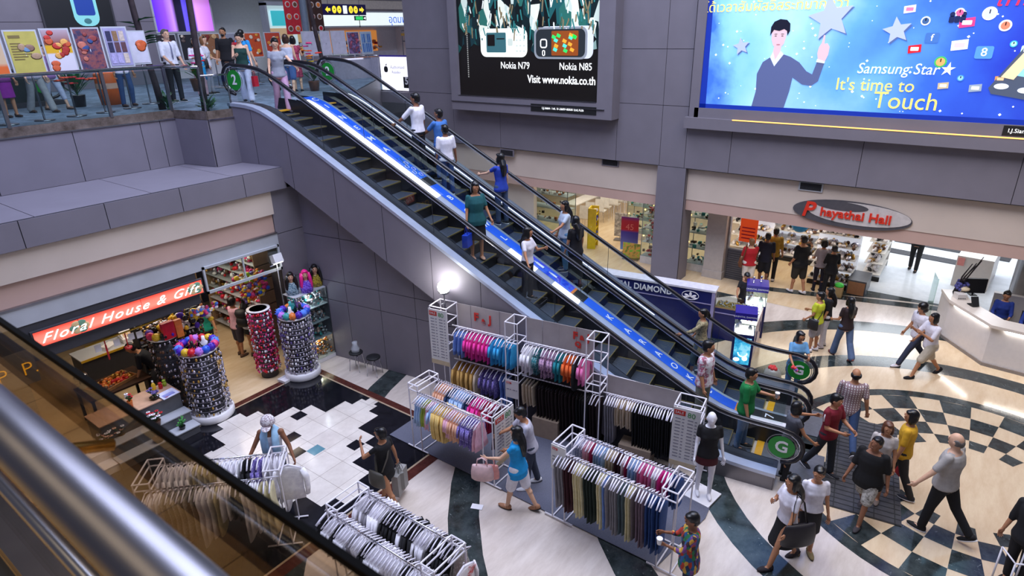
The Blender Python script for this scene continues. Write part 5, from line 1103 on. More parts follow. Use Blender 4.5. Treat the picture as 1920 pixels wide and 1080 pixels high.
def bust(label,x,y,z,mt,neck):
    t=thing('necklace_bust',label,'necklace bust',(x,y,z),math.radians(-110)); b=MB(); loft(b,[ring_(0,.05,.09),ring_(.06,.055,.095),ring_(.12,.045,.08),ring_(.17,.03,.035),ring_(.26,.028,.03)],14); b.build('bust_form',mt,t,True)
    b=MB()
    for k in range(12): a=PI*(k/11)-PI/2; b.ell((.055+.01*math.cos(a),.075*math.sin(a),.13-.07*math.cos(a)),.013,6,5)
    b.build('necklace',neck,t,True)
def boa(label,x,y,z,r,mats,n=16):
    t=thing('feather_boa',label,'feather boa',(x,y,z)); rr=random.Random(int(x*50))
    for k in range(n):
        a=2*PI*k/n; m=MB(); m.ell((r*math.cos(a),r*math.sin(a),0),.085,8,6)
        for q in range(10):
            v=Vector((rr.gauss(0,1),rr.gauss(0,1),rr.gauss(0,1))).normalized(); c=Vector((r*math.cos(a),r*math.sin(a),0)); m.rod(c+v*.06,c+v*.115,.018,4,r2=.002)
        m.build('feather_tuft',mats[k%len(mats)],t,True)
shelf_unit('rack crowded with dark silver jewellery behind the two left columns',4.85,5.75,13.75,14.05,1.75,7,'y',[SIL,BLK,SIL,BRN,GOLD],700,8,(.025,.05))
boa('ring of rainbow feathers round the left bangle column\'s top',5.27,12.02,1.672,.34,[PURP,YLW,REDT,mat('lilac_feather','#c07ae0',.8),BLU,PURP,PNK,mat('sky_feather','#5a8af0',.8)])
boa('ring of blue and orange feathers round the right bangle column\'s top',7.45,11.86,1.642,.30,[BLU,mat('lilac_feather'),TEA,ORG,PURP,mat('sky_feather')],14)
for i,(dx,dy,mt,nk,l) in enumerate(((-.14,-.10,BLK,PNK,'black necklace bust with pink beads on the left bangle column'),(.12,-.06,WHT,BLK,'white necklace bust with black beads on the left bangle column'),(0,.18,PNK,GOLD,'pink necklace bust at the back of the left bangle column'))): bust(l,5.27+dx,12.02+dy,1.582,mt,nk)
for i,(dx,dy,mt,nk,l) in enumerate(((-.13,-.08,WHT,BLK,'white necklace bust with black beads on the right bangle column'),(.12,-.10,BLK,SIL,'black necklace bust with silver beads on the right bangle column'),(.06,.18,TEA,BLK,'teal necklace bust at the back of the right bangle column'))): bust(l,7.45+dx,11.86+dy,1.552,mt,nk)
boa('purple and pink feathers on the dark column behind',5.05,12.95,1.79,.24,[PURP,PNK,YLW,BLK],10)
trinkets('hair_ornaments','bright coloured hair ornaments hanging under the transom','ornaments',[((7.0,12.95,1.75),(7.6,13.35,2.35))],170,[REDT,YLW,LIME,WHT,BLU,ORG,PNK,VIO],(.03,.075),None,12)
trinkets('party_hats','dark and coloured party hats and masks piled behind the left column','hats',[((5.4,12.8,1.72),(6.1,13.4,1.98))],60,[BLK,BLK,PURP,YLW,WHT,BLK],(.05,.10),None,13)
trinkets('hair_bands','row of pastel hair bands hung below the red sign','hair bands',[((5.55,12.55,2.0),(6.15,12.7,2.15))],40,[YLW,mat('sky_feather'),PNK,WHT],(.03,.05),None,14)
# florist: stepped stand, pots, counter, till, scale, fruit tray
STEP=mat('dark_grey_step','#55565c',.35,var=.05)
fs=thing('flower_stand','stepped grey flower stand beside the left bangle column','stand',(4.22,12.05,.010))
for k,(y0,y1,z) in enumerate(((-.42,-.14,.16),(-.14,.12,.38),(.12,.75,.74))):
    m=MB(); m.box((-.95,y0,0),(.56,y1,z)); m.box((-.97,y0-.02,z),(.58,y1,z+.02),1); m.build('step',[STEP,LGRAY if k<2 else mat('peach_top','#c9a184',.4)],fs)
def pot(label,x,y,z,r,h,pc,flowers,n=14,leaf='#2f6a34',spread=.12,seed=0):
    t=thing('flower_pot',label,'flower pot',(x,y,z)); m=MB(); m.lathe([(r*.7,0),(r,h*.9),(r*1.05,h),(r*.9,h),(r*.8,h*.85)],seg=16); m.build('pot',pc,t,True); rr=random.Random(seed+int(x*100))
    m=MB(); f=[MB() for _ in flowers]
    for k in range(n):
        a=rr.random()*6.28; q=rr.random()**.5*spread; tip=Vector((q*math.cos(a),q*math.sin(a),h+rr.uniform(.06,.20))); m.path([(0,0,h*.8),tip*.6+Vector((0,0,h*.3)),tip],.004,4)
        m.ell(tip*.8+Vector((0,0,.01)),(.04,.012,.02),6,4,0,Matrix.Rotation(a,3,'Z')@Matrix.Rotation(-.6,3,'Y'))
        if flowers:
            b=f[k%len(flowers)]
            for j in range(5): b.ell(tip+Vector((.022*math.cos(j*1.26),.022*math.sin(j*1.26),0)),(.019,.019,.010),6,4)
            b.ell(tip+Vector((0,0,.008)),.010,6,4,1)
    m.build('leaves',mat('leaf_'+leaf.lstrip('#'),leaf,.5,var=.2),t,True)
    for b,c in zip(f,flowers): b.build('blossoms',[c,BLK],t,True)
    return t
pot('pot of white and red flowers with black centres on the flower stand',4.13,11.93,.402,.09,.12,BRN,[WHT,REDT],20)
pot('low brown bowl with a dark red plant on the stand\'s middle step',4.02,11.72,.182,.10,.10,BRN,[],8,'#4a1a1a',.08)
pot('small green plant in a black pot on the lowest step',4.50,11.74,.182,.06,.08,BLK,[],16,'#4a9a4a',.10)
pot('orange vase of red flowers behind the black glass edge',3.92,12.35,.772,.05,.16,ORG,[WHT,REDT],8,spread=.05)
pot('dark tray of small violet plants at the stand\'s back',4.35,12.30,.772,.09,.05,BLK,[VIO],12,spread=.10)
o=MB().cbox((0,0,.0),(.34,.26,.012),rx=.12).build('price_card',mat('pale_card','#d9dcf2',.4)); o.location=(4.58,12.22,.80); o.rotation_euler=(0,0,.1); tag(o,'white printed card lying on the flower stand top','card')
l=MB()
for i in range(5): l.box((-.13,-.09+i*.04,.008),(.10,-.075+i*.04,.010))
l.box((-.12,-.115,.008),(-.06,-.10,.010),1); l.build('print_lines',[mat('blue_print','#5a6ad0',.5),REDP],o)
for i,(x,y,c,l) in enumerate(((4.50,12.62,YLW,'yellow bottle with a white cap on the flower stand'),(4.62,12.60,REDT,'small red pot beside the yellow bottle'),(4.72,12.64,LIME,'yellow green wrapped bundle beside the red pot'))):
    t=thing('bottle' if i==0 else 'small_pot' if i==1 else 'wrapped_bundle',l,'bottle' if i==0 else 'pot',(x,y,.772)); m=MB(); m.lathe([(.035,0),(.04,.05),(.04,.14 if i==0 else .08),(.015,.19 if i==0 else .11)],seg=12); m.build('bottle_body' if i==0 else 'pot_body',c,t,True)
    if i==0: m=MB(); m.lathe([(.018,.19),(.018,.235)],seg=10); m.build('cap',WHITE,t,True)
    else: m=MB(); [m.ell((.02*math.cos(k),.02*math.sin(k),.12),.02,6,5) for k in range(6)]; m.build('filling',c,t,True)
tb=thing('work_table','dark work table where the florist bends','table',(4.15,13.7,.004)); m=MB(); m.box((-.6,-.42,.72),(.6,.42,.76)); m.build('table_top',mat('dark_wood','#3a241a',.4,var=.2),tb)
for x in (-.55,.55):
    for y in (-.37,.37): m=MB(); m.box((x-.025,y-.025,0),(x+.025,y+.025,.72)); m.build('leg',BLACK,tb)
trn=thing('food_tray','wooden tray of orange and red pieces on the work table','tray',(4.12,13.66,.762),.25); m=MB(); m.box((-.42,-.24,0),(.42,.24,.02)); [m.box(a,b) for a,b in (((-.42,-.24,.02),(.42,-.22,.07)),((-.42,.22,.02),(.42,.24,.07)),((-.42,-.22,.02),(-.40,.22,.07)),((.40,-.22,.02),(.42,.22,.07)))]; m.build('tray',mat('tan_wood','#b07a48',.5,var=.15),trn)
trinkets('pieces',None,None,[((-.36,-.2,.03),(.36,.2,.08))],90,[ORG,REDT,BRN,ORG,GOLD],(.03,.06),trn,21)
scl=thing('kitchen_scale','white domed kitchen scale beside the food tray','scale',(3.72,14.02,.762)); m=MB(); m.lathe([(.10,0),(.10,.03),(.05,.06),(.03,.16)],seg=16); m.build('scale_body',LGRAY,scl,True); m=MB(); m.lathe([(.02,.16),(.13,.20),(.14,.26),(.10,.31),(.02,.33)],seg=18); m.build('scale_bowl',CHROME,scl,True)
ct=thing('shop_counter','yellow edged counter at the back left of the flower shop','counter',(4.9,15.0,.004)); m=MB(); m.box((-.9,-.3,0),(.8,.3,1.0)); m.build('counter_body',DARK,ct); m=MB(); m.box((-.92,-.32,1.0),(.82,.32,1.03)); m.build('counter_top',LGRAY,ct); m=MB(); m.box((-.92,-.335,.98),(.82,-.32,1.03)); m.build('edge',mat('yellow_edge','#e0b030',.4),ct)
rg=thing('cash_register','white cash register on the flower shop counter','cash register',(5.15,14.95,1.034),-.1); m=MB(); m.box((-.22,-.2,0),(.22,.22,.10)); m.add([(-.2,-.18,.10),(.2,-.18,.10),(.2,.1,.2),(-.2,.1,.2),(-.2,.1,.10),(.2,.1,.10)],[(0,1,2,3),(3,2,5,4),(0,3,4),(1,5,2)]); m.build('register_body',WHITE,rg)
m=MB(); [m.cbox((-.14+.07*i,-.11+.06*j,.135+.021*j*.98),(.05,.04,.012),rx=.34) for i in range(5) for j in range(3)]; stuff(m.build('keys',mat('tan_keys','#d9b080',.5),rg)); m=MB(); m.cbox((.0,.17,.22),(.22,.04,.12)); m.build('display',BLACK,rg)
pb=thing('paper_stack','stack of white papers beside the cash register','papers',(4.62,14.9,1.034),.3); m=MB(); [m.cbox((.01*i,.0,.008+.012*i),(.30,.22,.010),rz=.06*i) for i in range(5)]; m.build('sheets',WHITE,pb)
yb=thing('hanging_bar','yellow bar under the sign with hanging tools','bar',(4.3,12.6,2.20)); m=MB(); m.rod((-.75,0,0),(.65,0,.03),.018,8); m.build('bar',mat('yellow_edge'),yb,True)
for x,c,l in ((-.42,REDT,.42),(-.05,REDT,.30)): m=MB(); m.rod((x,0,0),(x,.01,-l),.010,6); m.lathe([(.01,0),(.07,.02),(.06,-.02)],(x,.01,-l-.02),12) if l<.4 else m.cbox((x,0,-l*.6),(.03,.01,l*.7)); m.build('hanging_tool',c,yb,True)
for i,x in enumerate((-.55,-.22,.05,.20)): m=MB(); m.cbox((x,.012,-.12-.02*(i%2)),(.11,.006,.14)); m.build('paper_note',WHITE,yb)
m=MB(); m.box((0,0,0),(.24,.10,.36)); m.box((.26,0,-.05),(.40,.08,.34),1); o=m.build('hanging_bags',[REDT,ORG]); o.location=(4.95,12.65,1.72); tag(o,'red and orange bags hanging at the end of the yellow bar','bag')
# second stand and pots seen through the bronze glass
f2=thing('flower_stand','white stepped flower stand seen through the bronze glass','stand',(3.10,12.05,.010))
for y0,y1,z in ((-.35,-.05,.15),(-.05,.28,.32)): m=MB(); m.box((-.62,y0,0),(.60,y1,z)); m.build('step',WHITE,f2)
for x,y,z,cs_,l in ((2.72,11.88,.162,[WHT,YLW],'pot of white and yellow flowers at the left of the white stand'),(3.3,12.18,.332,[WHT,mat('peach_blossom','#e8b8a0',.6)],'pot of pale flowers on the upper step of the white stand'),(3.58,12.2,.332,[mat('peach_blossom'),WHT],'pot of peach flowers at the right end of the white stand')): pot(l,x,y,z,.07,.10,BRN,cs_,16)
pot('glass bowl of white flowers under the black glass edge',3.55,12.62,.006,.16,.22,mat('clear_bowl','#c9c9cf',.1,.3),[WHT],24,spread=.2)
sk=thing('white_tray','white plastic tray lying on the shop threshold','tray',(7.05,11.95,.010),.1); m=MB(); m.box((-.16,-.13,0),(.16,.13,.02)); [m.box(a,b) for a,b in (((-.16,-.13,.02),(.16,-.115,.06)),((-.16,.115,.02),(.16,.13,.06)),((-.16,-.115,.02),(-.145,.115,.06)),((.145,-.115,.02),(.16,.115,.06)))]; m.build('tray_body',WHITE,sk)
# two stools by the grey wall
def stool(label,x,y):
    t=thing('stool',label,'stool',(x,y,.004)); m=MB(); m.lathe([(.15,.44),(.165,.45),(.165,.475),(.14,.49)],seg=22); m.build('seat',BLACK,t,True)
    for k in range(4): a=PI/4+k*PI/2+.3; m=MB(); m.path([(.11*math.cos(a),.11*math.sin(a),.44),(.15*math.cos(a),.15*math.sin(a),.36),(.19*math.cos(a),.19*math.sin(a),0)],.011,6); m.build('leg',CHROME,t,True)
    return t
stool('black seated chrome stool with a clear plastic bag on it',8.33,10.95); stool('empty black seated chrome stool next to the bagged one',8.40,10.42)
m=MB(); loft(m,[ring_(0,.09,.10),ring_(.08,.10,.11),ring_(.18,.05,.06),ring_(.25,.07,.05)],10); o=m.build('plastic_bag',mat('clear_plastic','#d9dde2',.2,alpha=.55),None,True); o.location=(8.33,10.95,.497); tag(o,'clear plastic bag standing on the left stool','bag')
# ================================================================ JEWELLERY COUNTER
NAVY=mat('navy_laminate','#141c5c',.35,var=.05); NAVT=mat('navy_case_top','#2a1f8a',.35,var=.05); LITW=mat('lit_case','#fff4ec',emit=3,var=0); LEDP=mat('counter_top_white','#d9d6de',.3)
def jl(a,n): return EW(a,n)
jc=thing('jewellery_counter','long navy counter wall with white lettering beside the escalator','counter',EW(0,4.95),ERZ)
m=MB(); m.box((3.6,0,0),(8.06,.36,1.27)); m.build('counter_body',NAVY,jc); m=MB(); m.box((3.58,-.02,1.27),(8.09,.38,1.32)); m.build('counter_top',LEDP,jc); m=MB(); m.box((3.6,-.012,.92),(8.06,0,.945)); m.build('trim_strip',mat('mauve_strip','#9a92b8',.4),jc); m=MB(); m.box((8.0,-.01,0),(8.08,.0,1.27)); m.build('corner_post',mat('mauve_strip'),jc)
SW=mat('signwriting_white','#f2f0f4',.5,var=0)
text('ORIENTAL DIAMOND',.235,frame((5.95,-.012,1.10),(1,0,0),(0,0,1)),SW,jc,'lettering',bold=.004,sx=.92)
m=MB(); ov=[(7.47+.21*math.cos(q),-.014,1.10+.115*math.sin(q)) for q in [2*PI*i/32 for i in range(32)]]; m.path(ov,.008,5,closed=True)
for a in (-1.05,0,1.05): m.ell((7.47+.095*math.sin(a),-.013,1.04+.085*math.cos(a)),(.035,.005,.075),8,6,0,Matrix.Rotation(a,3,'Y'))
for a in (-1.6,1.6): m.ell((7.47+.12*math.sin(a),-.013,1.035),(.07,.005,.022),8,6)
m.build('petal_logo',SW,jc,True)
LL=.68
lc=thing('low_showcase','low navy glass-topped showcase of gold jewellery right of the lettered wall','showcase',EW(8.1,5.0),ERZ); m=MB(); m.box((0,0,0),(LL,.42,.86)); m.build('case_body',NAVY,lc); m=MB(); m.box((0,-.01,.72),(LL,0,.745)); m.build('trim_strip',mat('mauve_strip'),lc); m=MB(); m.box((0,0,.86),(LL,.42,.90)); m.build('display_bed',mat('tan_velvet','#a88a5a',.6),lc); m=MB(); m.box((0,0,1.04),(LL,.42,1.05)); m.box((0,0,.90),(LL,.006,1.04)); m.build('pane',GL,lc)
trinkets('jewellery',None,None,[((.05,.05,.905),(LL-.05,.38,.93))],120,[GOLD,GOLD,SIL],(.015,.03),lc,31)
def showcase(label,o,rz,lit_pic,w=.46,d=.62):
    t=thing('glass_showcase',label,'showcase',o,rz); m=MB(); m.box((-w/2,-d/2,0),(w/2,d/2,.88)); m.build('pedestal',NAVY,t); m=MB(); m.box((-w/2+.02,-d/2+.02,.88),(w/2-.02,d/2-.02,.93)); m.build('lit_bed',LITW,t)
    m=MB(); m.box((-w/2,-d/2,.88),(w/2,-d/2+.006,1.26)); m.box((-w/2,-d/2,.88),(-w/2+.006,d/2,1.26)); m.box((w/2-.006,-d/2,.88),(w/2,d/2,1.26)); m.build('pane',GL,t); m=MB(); m.box((-w/2-.01,-d/2-.01,1.26),(w/2+.01,d/2+.01,1.42)); m.build('case_top',NAVT,t); text('ORIENTAL DIAMOND',.055,frame((-w/2-.012,0,1.33),(0,-1,0),(0,0,1)),SW,t,'lettering',ext=.001)
    for k,(x,y) in enumerate(((-.08,-.12),(.08,.1),(-.05,.16))): m=MB(); loft(m,[ring_(0,.03,.05),ring_(.07,.035,.05),ring_(.14,.015,.02)],10); m.M=Matrix(); o2=m.build('necklace_stand',WHT,t,True); o2.location=(x,y,.932)
    if lit_pic:
        p=MB(); p.box((-w/2-.008,-d/2+.05,.12),(-w/2,d/2-.05,.80)); pc=p.build('lit_picture',speck('lit_jewel_picture',['#0a4a86','#1a8ac0','#48c0e8','#a8ecff','#1070a8'],3.5,.4,.8,kind='NOISE'),t); pc['label']='glowing blue picture of jewellery'
        q=MB(); q.path([(-w/2-.012,.10*math.cos(a)-.02,.42+.10*math.sin(a)) for a in [PI+PI*i/10 for i in range(11)]],.012,5); q.ell((-w/2-.012,.10,.24),(.004,.07,.05)); q.ell((-w/2-.012,-.08,.28),(.004,.06,.06)); q.build('jewel_print',LWH,pc,True)
    return t
showcase('glass showcase with a glowing blue picture nearest the escalator',tuple(EW(8.98,3.90)),ERZ+PI/2+.15,True,.46,.46)
showcase('second glass showcase farther back by the saleswoman',tuple(EW(8.96,5.72)),ERZ+PI/2+.15,False,.50,.50)
sc2=thing('long_showcase','long lit showcase joining the two tall showcases','showcase',EW(9.0,4.82),ERZ); m=MB(); m.box((-.18,-.58,0),(.20,.58,.90)); m.build('case_body',mat('pale_pink_laminate','#c9b4b8',.35),sc2); m=MB(); m.box((-.17,-.57,.90),(.19,.57,.94)); m.build('lit_bed',LITW,sc2); m=MB(); m.box((-.18,-.58,1.12),(.20,.58,1.13)); m.box((.194,-.58,.94),(.20,.58,1.12)); m.build('pane',GL,sc2); trinkets('jewellery',None,None,[((-.14,-.5,.945),(.16,.5,.98))],70,[GOLD,SIL,WHT,PNK],(.015,.03),sc2,32)
for k,y in enumerate((-.3,.3)): m=MB(); m.M=Matrix.Translation((.205,y,.5))@Matrix.Rotation(PI/2,4,'Y'); m.path([(.14*math.cos(q),.08*math.sin(q),0) for q in [2*PI*i/20 for i in range(20)]],.008,5,closed=True); m.ell((0,0,0),(.07,.03,.005)); m.build('oval_logo',NAVY,sc2,True)
for k,(a,n) in enumerate(((8.86,5.66),(9.02,5.80))):
    t=thing('spot_lamp','small silver spot lamp on the %s showcase top'%('farther' if k else 'farther right'),'lamp',tuple(EW(a,n,1.422))); m=MB(); m.lathe([(.03,0),(.03,.01),(.006,.015),(.006,.10)],seg=10); m.lathe([(.02,.10),(.035,.14),(.02,.17)],seg=10); m.build('lamp_body',CHROME,t,True); m=MB(); m.ell((0,0,.13),.026,8,6); m.build('bulb',mat('warm_tube'),t,True)
# ================================================================ RECEPTION DESK
dkp=[(18.6,.10),(17.88,-.12),(16.74,-1.0),(16.52,-3.2)]; inn=[(18.75,-.35),(18.02,-.58),(17.22,-1.22),(17.05,-3.2)]
DW=mat('desk_white','#d9d2cc',.35,var=.02); rd=thing('reception_desk','angled white reception desk with light strips under its top','desk',(0,0,0))
m=MB(); 
for (a,b),(c,d) in zip(zip(dkp,dkp[1:]),zip(inn,inn[1:])):
    m.prism([(a[0]+.10,a[1]-.02),(b[0]+.10,b[1]-.02),(b[0]+.22,b[1]-.05),(a[0]+.22,a[1]-.05)],.08,.98)
m.build('desk_front',DW,rd); m=MB(); m.prism(dkp+inn[::-1],.98,1.06) if False else [m.prism([a,b,d,c],.99,1.06) for (a,b),(c,d) in zip(zip(dkp,dkp[1:]),zip(inn,inn[1:]))]; m.build('desk_top',mat('desk_top_cream','#e0d4c6',.3,var=.02),rd)
m=MB(); [m.prism([(a[0]+.06,a[1]-.02),(b[0]+.06,b[1]-.02),(b[0]+.12,b[1]-.03),(a[0]+.12,a[1]-.03)],0,.08) for a,b in zip(dkp,dkp[1:])]; m.build('kick_board',mat('grey_kick','#8a8078',.5),rd)
for a,b in zip(dkp[1:],dkp[2:]):
    A=Vector((*a,.95));B=Vector((*b,.95)); m=MB(); m.rod(A.lerp(B,.12)+Vector((.07,-.02,0)),A.lerp(B,.9)+Vector((.07,-.02,0)),.014,6); m.build('light_strip',mat('desk_light','#ffffff',emit=22,var=0),rd)
m=MB(); m.prism([(18.05,-.62),(17.26,-1.25),(17.42,-1.47),(18.18,-.88)],.70,.74); m.prism([(17.26,-1.27),(17.10,-2.8),(17.35,-2.8),(17.46,-1.45)],.70,.74); m.build('inner_desk',mat('grey_desk','#9a9a9c',.4),rd)
m=MB(); m.box((19.05,-3.2,0),(19.2,-1.0,1.05)); m.build('back_screen',DW,rd)
col=MB(); col.lathe([(.42,0),(.42,2.2),(.425,2.2),(.425,2.22),(.42,2.22),(.42,3.3)],(0,0,0),32); o=col.build('trim_3',STEEL,None,True); o.location=(19.75,-1.72,0); struct(o)
mo=thing('monitor','dark flat monitor on the reception desk','monitor',(18.55,-.55,1.062),.5); m=MB(); m.box((-.03,-.26,.06),(.03,.26,.44)); m.build('screen',BLACK,mo); m=MB(); m.box((-.08,-.08,0),(.08,.08,.015)); m.rod((0,0,.01),(0,0,.08),.02,8); m.build('foot',BLACK,mo)
va=thing('vase','tall dark branch arrangement in a vase on the desk end','vase',(18.3,-.22,1.062)); m=MB(); m.lathe([(.06,0),(.09,.08),(.06,.20),(.07,.24)],seg=14); m.build('vase_body',BLACK,va,True); m=MB()
for k in range(6): m.path([(0,0,.2),(.06*math.cos(k),.06*math.sin(k)-.08,.5),(.16*math.cos(k*1.1),.10*math.sin(k)-.25,.80+.05*k)],[.022,.018,.010],6)
m.build('branch',mat('dark_branch','#231a20',.6),va,True); m=MB(); rr=random.Random(3); [m.ell((rr.uniform(-.14,.14),rr.uniform(-.2,.05),rr.uniform(.2,.36)),.04,6,5) for _ in range(26)]; m.build('violet_flowers',mat('violet_blossom','#4a4a8a',.7),va,True)
dc=thing('desk_ornament','cream decorated box and round cake-like ornament on the desk','ornament',(18.12,-.30,1.062),.5); m=MB(); m.box((-.12,-.10,0),(.10,.10,.14)); m.build('box_body',DW,dc); m=MB(); m.ell((.1,-.12,.22),(.12,.12,.06)); m.build('round_top',mat('cream_round','#d9c4a0',.5),dc,True)
for k in range(5): m=MB(); m.box((-.128,-.08+.036*k,.03),(-.12,-.06+.036*k,.05)); m.build('dark_mark',BLACK,dc)
ph=thing('desk_stand','small black angled stand on the desk','stand',(17.75,-.62,1.062),.6); m=MB(); m.cbox((0,0,.12),(.03,.16,.24),ry=.5); m.cbox((.06,0,.012),(.16,.16,.02)); m.build('stand_body',BLACK,ph)
wp=MB(); wp.box((0,0,0),(.02,.55,1.25)); o=wp.build('glass_screen',glass('frosted_screen','#e4efe8',.2)); o.location=(18.75,.22,.006); o.rotation_euler=(0,0,-1.35); tag(o,'upright glass screen at the end of the reception desk','screen')
# ================================================================ HALL SHOPS
CHW=mat('shop_white','#d6d2cc',.4)
def glass_case(label,x0,x1,y0,y1,h,seed,mats=(SIL,BRN,ORG,BLK,WHT)):
    t=thing('glass_showcase',label,'showcase',((x0+x1)/2,(y0+y1)/2,.004)); w=(x1-x0)/2; d=(y1-y0)/2; m=MB(); m.box((-w,-d,0),(w,d,.25)); m.build('plinth',CHW,t); m=MB(); 
    for x in (-w,w-.02):
        for y in (-d,d-.02): m.box((x,y,.25),(x+.02,y+.02,h))
    m.box((-w,-d,h),(w,d,h+.05)); m.build('frame',STEEL,t); bx=[]
    for k in range(4): z=.25+(h-.25)*k/4; s=MB(); s.box((-w+.02,-d+.02,z),(w-.02,d-.02,z+.012)); s.build('glass_shelf',LGRAY,t); bx.append(((-w+.06,-d+.05,z+.04),(w-.06,d-.05,z+.2)))
    trinkets('goods',None,None,bx,90,list(mats),(.03,.07),t,seed,shape=1); b=MB()
    for k in range(4): b.ell((-w+.06,-d+.06+(2*d-.12)*(k%2),.5+.45*k),.025,6,5)
    b.build('small_lamps',mat('amber_lamps','#ffc070',emit=7,var=0),t,True); m=MB(); m.box((-w,-d,.25),(-w+.006,d,h)); m.box((-w,-d,.25),(w,-d+.006,h)); m.build('pane',GL,t); return t
glass_case('lit glass case at the left end of the hall, behind the escalator',19.0,19.6,11.7,14.2,2.3,41)
glass_case('lit glass case of ornaments just left of the grey pillar',18.8,19.5,8.05,8.65,2.2,42,(BRN,REDT,ORG,SIL))
glass_case('lit glass case of models just right of the grey pillar',19.0,19.6,6.35,7.15,2.3,43,(WHT,BRN,BLK,TEA))
glass_case('farther lit glass case beyond the standing posters',21.0,21.6,9.2,10.3,2.3,44,(GOLD,BRN,WHT,TEA))
m=MB(); RSG=mat('red_lit_sign','#ff4a30',emit=.9,var=0); sb=thing('shop_sign','small red carved sign on the back of the hall shop','sign',(23.5,15.0,1.9),0); m.box((0,-.9,-.15),(.05,.9,.15)); m.build('sign_board',mat('dark_red_board','#5a1410',.5),sb); [MB().ell((-.01,-.75+.25*k,.02*(-1)**k),(.02,.10,.10)).build('carved_ornament',RSG,sb,True) for k in range(7)]
yr=thing('book_rack','yellow rack of blue and white packets in the hall shop','rack',(19.3,10.95,.004),.3); YR=mat('yellow_rack','#e6c81e',.4); m=MB(); m.box((-.25,-.04,0),(.25,0,1.5)); m.box((-.25,-.3,0),(-.22,0,1.5)); m.box((.22,-.3,0),(.25,0,1.5)); m.build('rack_frame',YR,yr)
for k in range(5): m=MB(); m.box((-.22,-.28,.2+.26*k),(.22,-.05,.22+.26*k)); m.build('shelf_board',YR,yr); trinkets('packets',None,None,[((-.18,-.24,.28+.26*k),(.18,-.1,.34+.26*k))],8,[mat('packet_blue','#2a4a9a',.4),WHT,mat('packet_purple','#5a2a7a',.4)],(.07,.10),yr,50+k,shape=1)
def stand_board(label,x,y,rz,w,h,mt,lean=.0,extra=None,z0=.15):
    t=thing('standing_poster',label,'poster',(x,y,.004),rz); m=MB(); m.cbox((0,0,z0+h/2),(w,.02,h),rx=lean); p=m.build('board',mt,t); m=MB(); m.cbox((0,.0,.02),(w*.9,.30,.03)); m.rod((0,.02,.03),(0,.02,z0+.1),.015,6); m.build('foot',STEEL,t)
    if extra: extra(t,frame((0,-.014,z0+h/2),(1,0,0),(0,0,1)))
    return t
def on_wall_rot(dx): return -PI/2+dx
PURB=vgrad('red_blue_poster',[(0,'#7aa8d8'),(.3,'#6a6ac0'),(.55,'#4a3ab0'),(.62,'#d81a28'),(.88,'#c81a3a'),(1,'#6a2a8a')],'Z',.15,1.35,rough=.5)
stand_board('standing poster in red, violet and blue with big figures',19.35,9.35,on_wall_rot(.2),.62,1.2,PURB,0,lambda t,f:text('45',.30,f@Matrix.Translation((0,.24,0)),mat('poster_red_light','#ff8a80',.5),t,'lettering'))
GRP2=speck('green_poster',['#3aa82a','#6ac83a','#e8a050','#3a8a2a','#d84a3a'],5,.5,kind='NOISE'); stand_board('low green poster board in front of the red and violet one',18.95,9.05,on_wall_rot(.15),.62,.55,GRP2,0,None,.02)
stand_board('white poster board with grey pictures behind the red and violet one',20.6,10.35,on_wall_rot(.2),.45,.9,speck('white_grey_poster',['#e6e4e2','#d9d8d6','#8a8a8a','#f0eeec'],6,.5,kind='NOISE'))
def chair(label,x,y,rz,g):
    t=thing('chair',label,'chair',(x,y,.004),rz,g); m=MB(); m.box((-.2,-.2,.43),(.2,.2,.46)); m.build('seat',CHW,t); m=MB(); m.cbox((0,.19,.72),(.38,.02,.5),rx=.1); m.build('backrest',CHW,t)
    for a in (-.18,.18):
        for b in (-.18,.18): m=MB(); m.rod((a,b,.43),(a*1.1,b*1.1,0),.012,6); m.build('leg',CHROME,t)
for i in range(6): chair('%s white chair in the row of chairs deep in the hall shop'%('nearest','second','third','fourth','fifth','farthest')[i],21.2+.62*i,12.2+.1*(i%2),PI/2+.2,'white chairs in the hall shop')
ctb=thing('counter_table','long white table behind the row of chairs','table',(23.4,13.2,.004),0); m=MB(); m.box((-1.8,-.3,.72),(1.8,.3,.76)); m.build('table_top',CHW,ctb)
for x in (-1.7,1.7): m=MB(); m.box((x-.03,-.25,0),(x+.03,.25,.72)); m.build('leg',CHW,ctb)
# pale pillar, half shutter with orange notice, shoe shop
m=MB(); m.box((18.72,5.82,0),(19.3,6.42,3.3)); m.box((18.70,5.80,0),(19.32,6.44,.25)); struct(m.build('trim_4',mat('pale_pillar','#b9b0a8',.5,var=.04)))
hs=thing('half_shutter','grey half height shutter between the pale pillar and the shoe shop','shutter',(19.0,5.35,.004),0); m=MB(); m.box((-.03,-.42,0),(.03,.42,.98)); [m.box((-.045,-.42,.03+.07*k),(-.03,.42,.075+.07*k)) for k in range(13)]; m.build('slats',mat('shutter_grey','#5d5c60',.5,.3),hs); m=MB(); m.box((-.05,-.44,.98),(.06,.44,1.02)); m.build('top_rail',STEEL,hs); m=MB(); m.box((-.06,.42,0),(.06,.5,2.4)); m.build('post',STEEL,hs)
hn=thing('notice_board','orange notice hanging above the half shutter','notice',(19.12,5.30,1.25)); m=MB(); m.box((-.01,-.30,0),(.01,.22,1.05)); m.build('notice_sheet',mat('orange_lit_notice','#e8501c',emit=.35,var=0),hn); m=MB(); [m.box((-.014,-.24,.1+.11*k),(-.01,.16,.14+.11*k)) for k in range(4)]; m.build('print_lines',REDT,hn)
SHM=[WHT,WHT,BLK,SIL,WHT,BRN,GOLD]
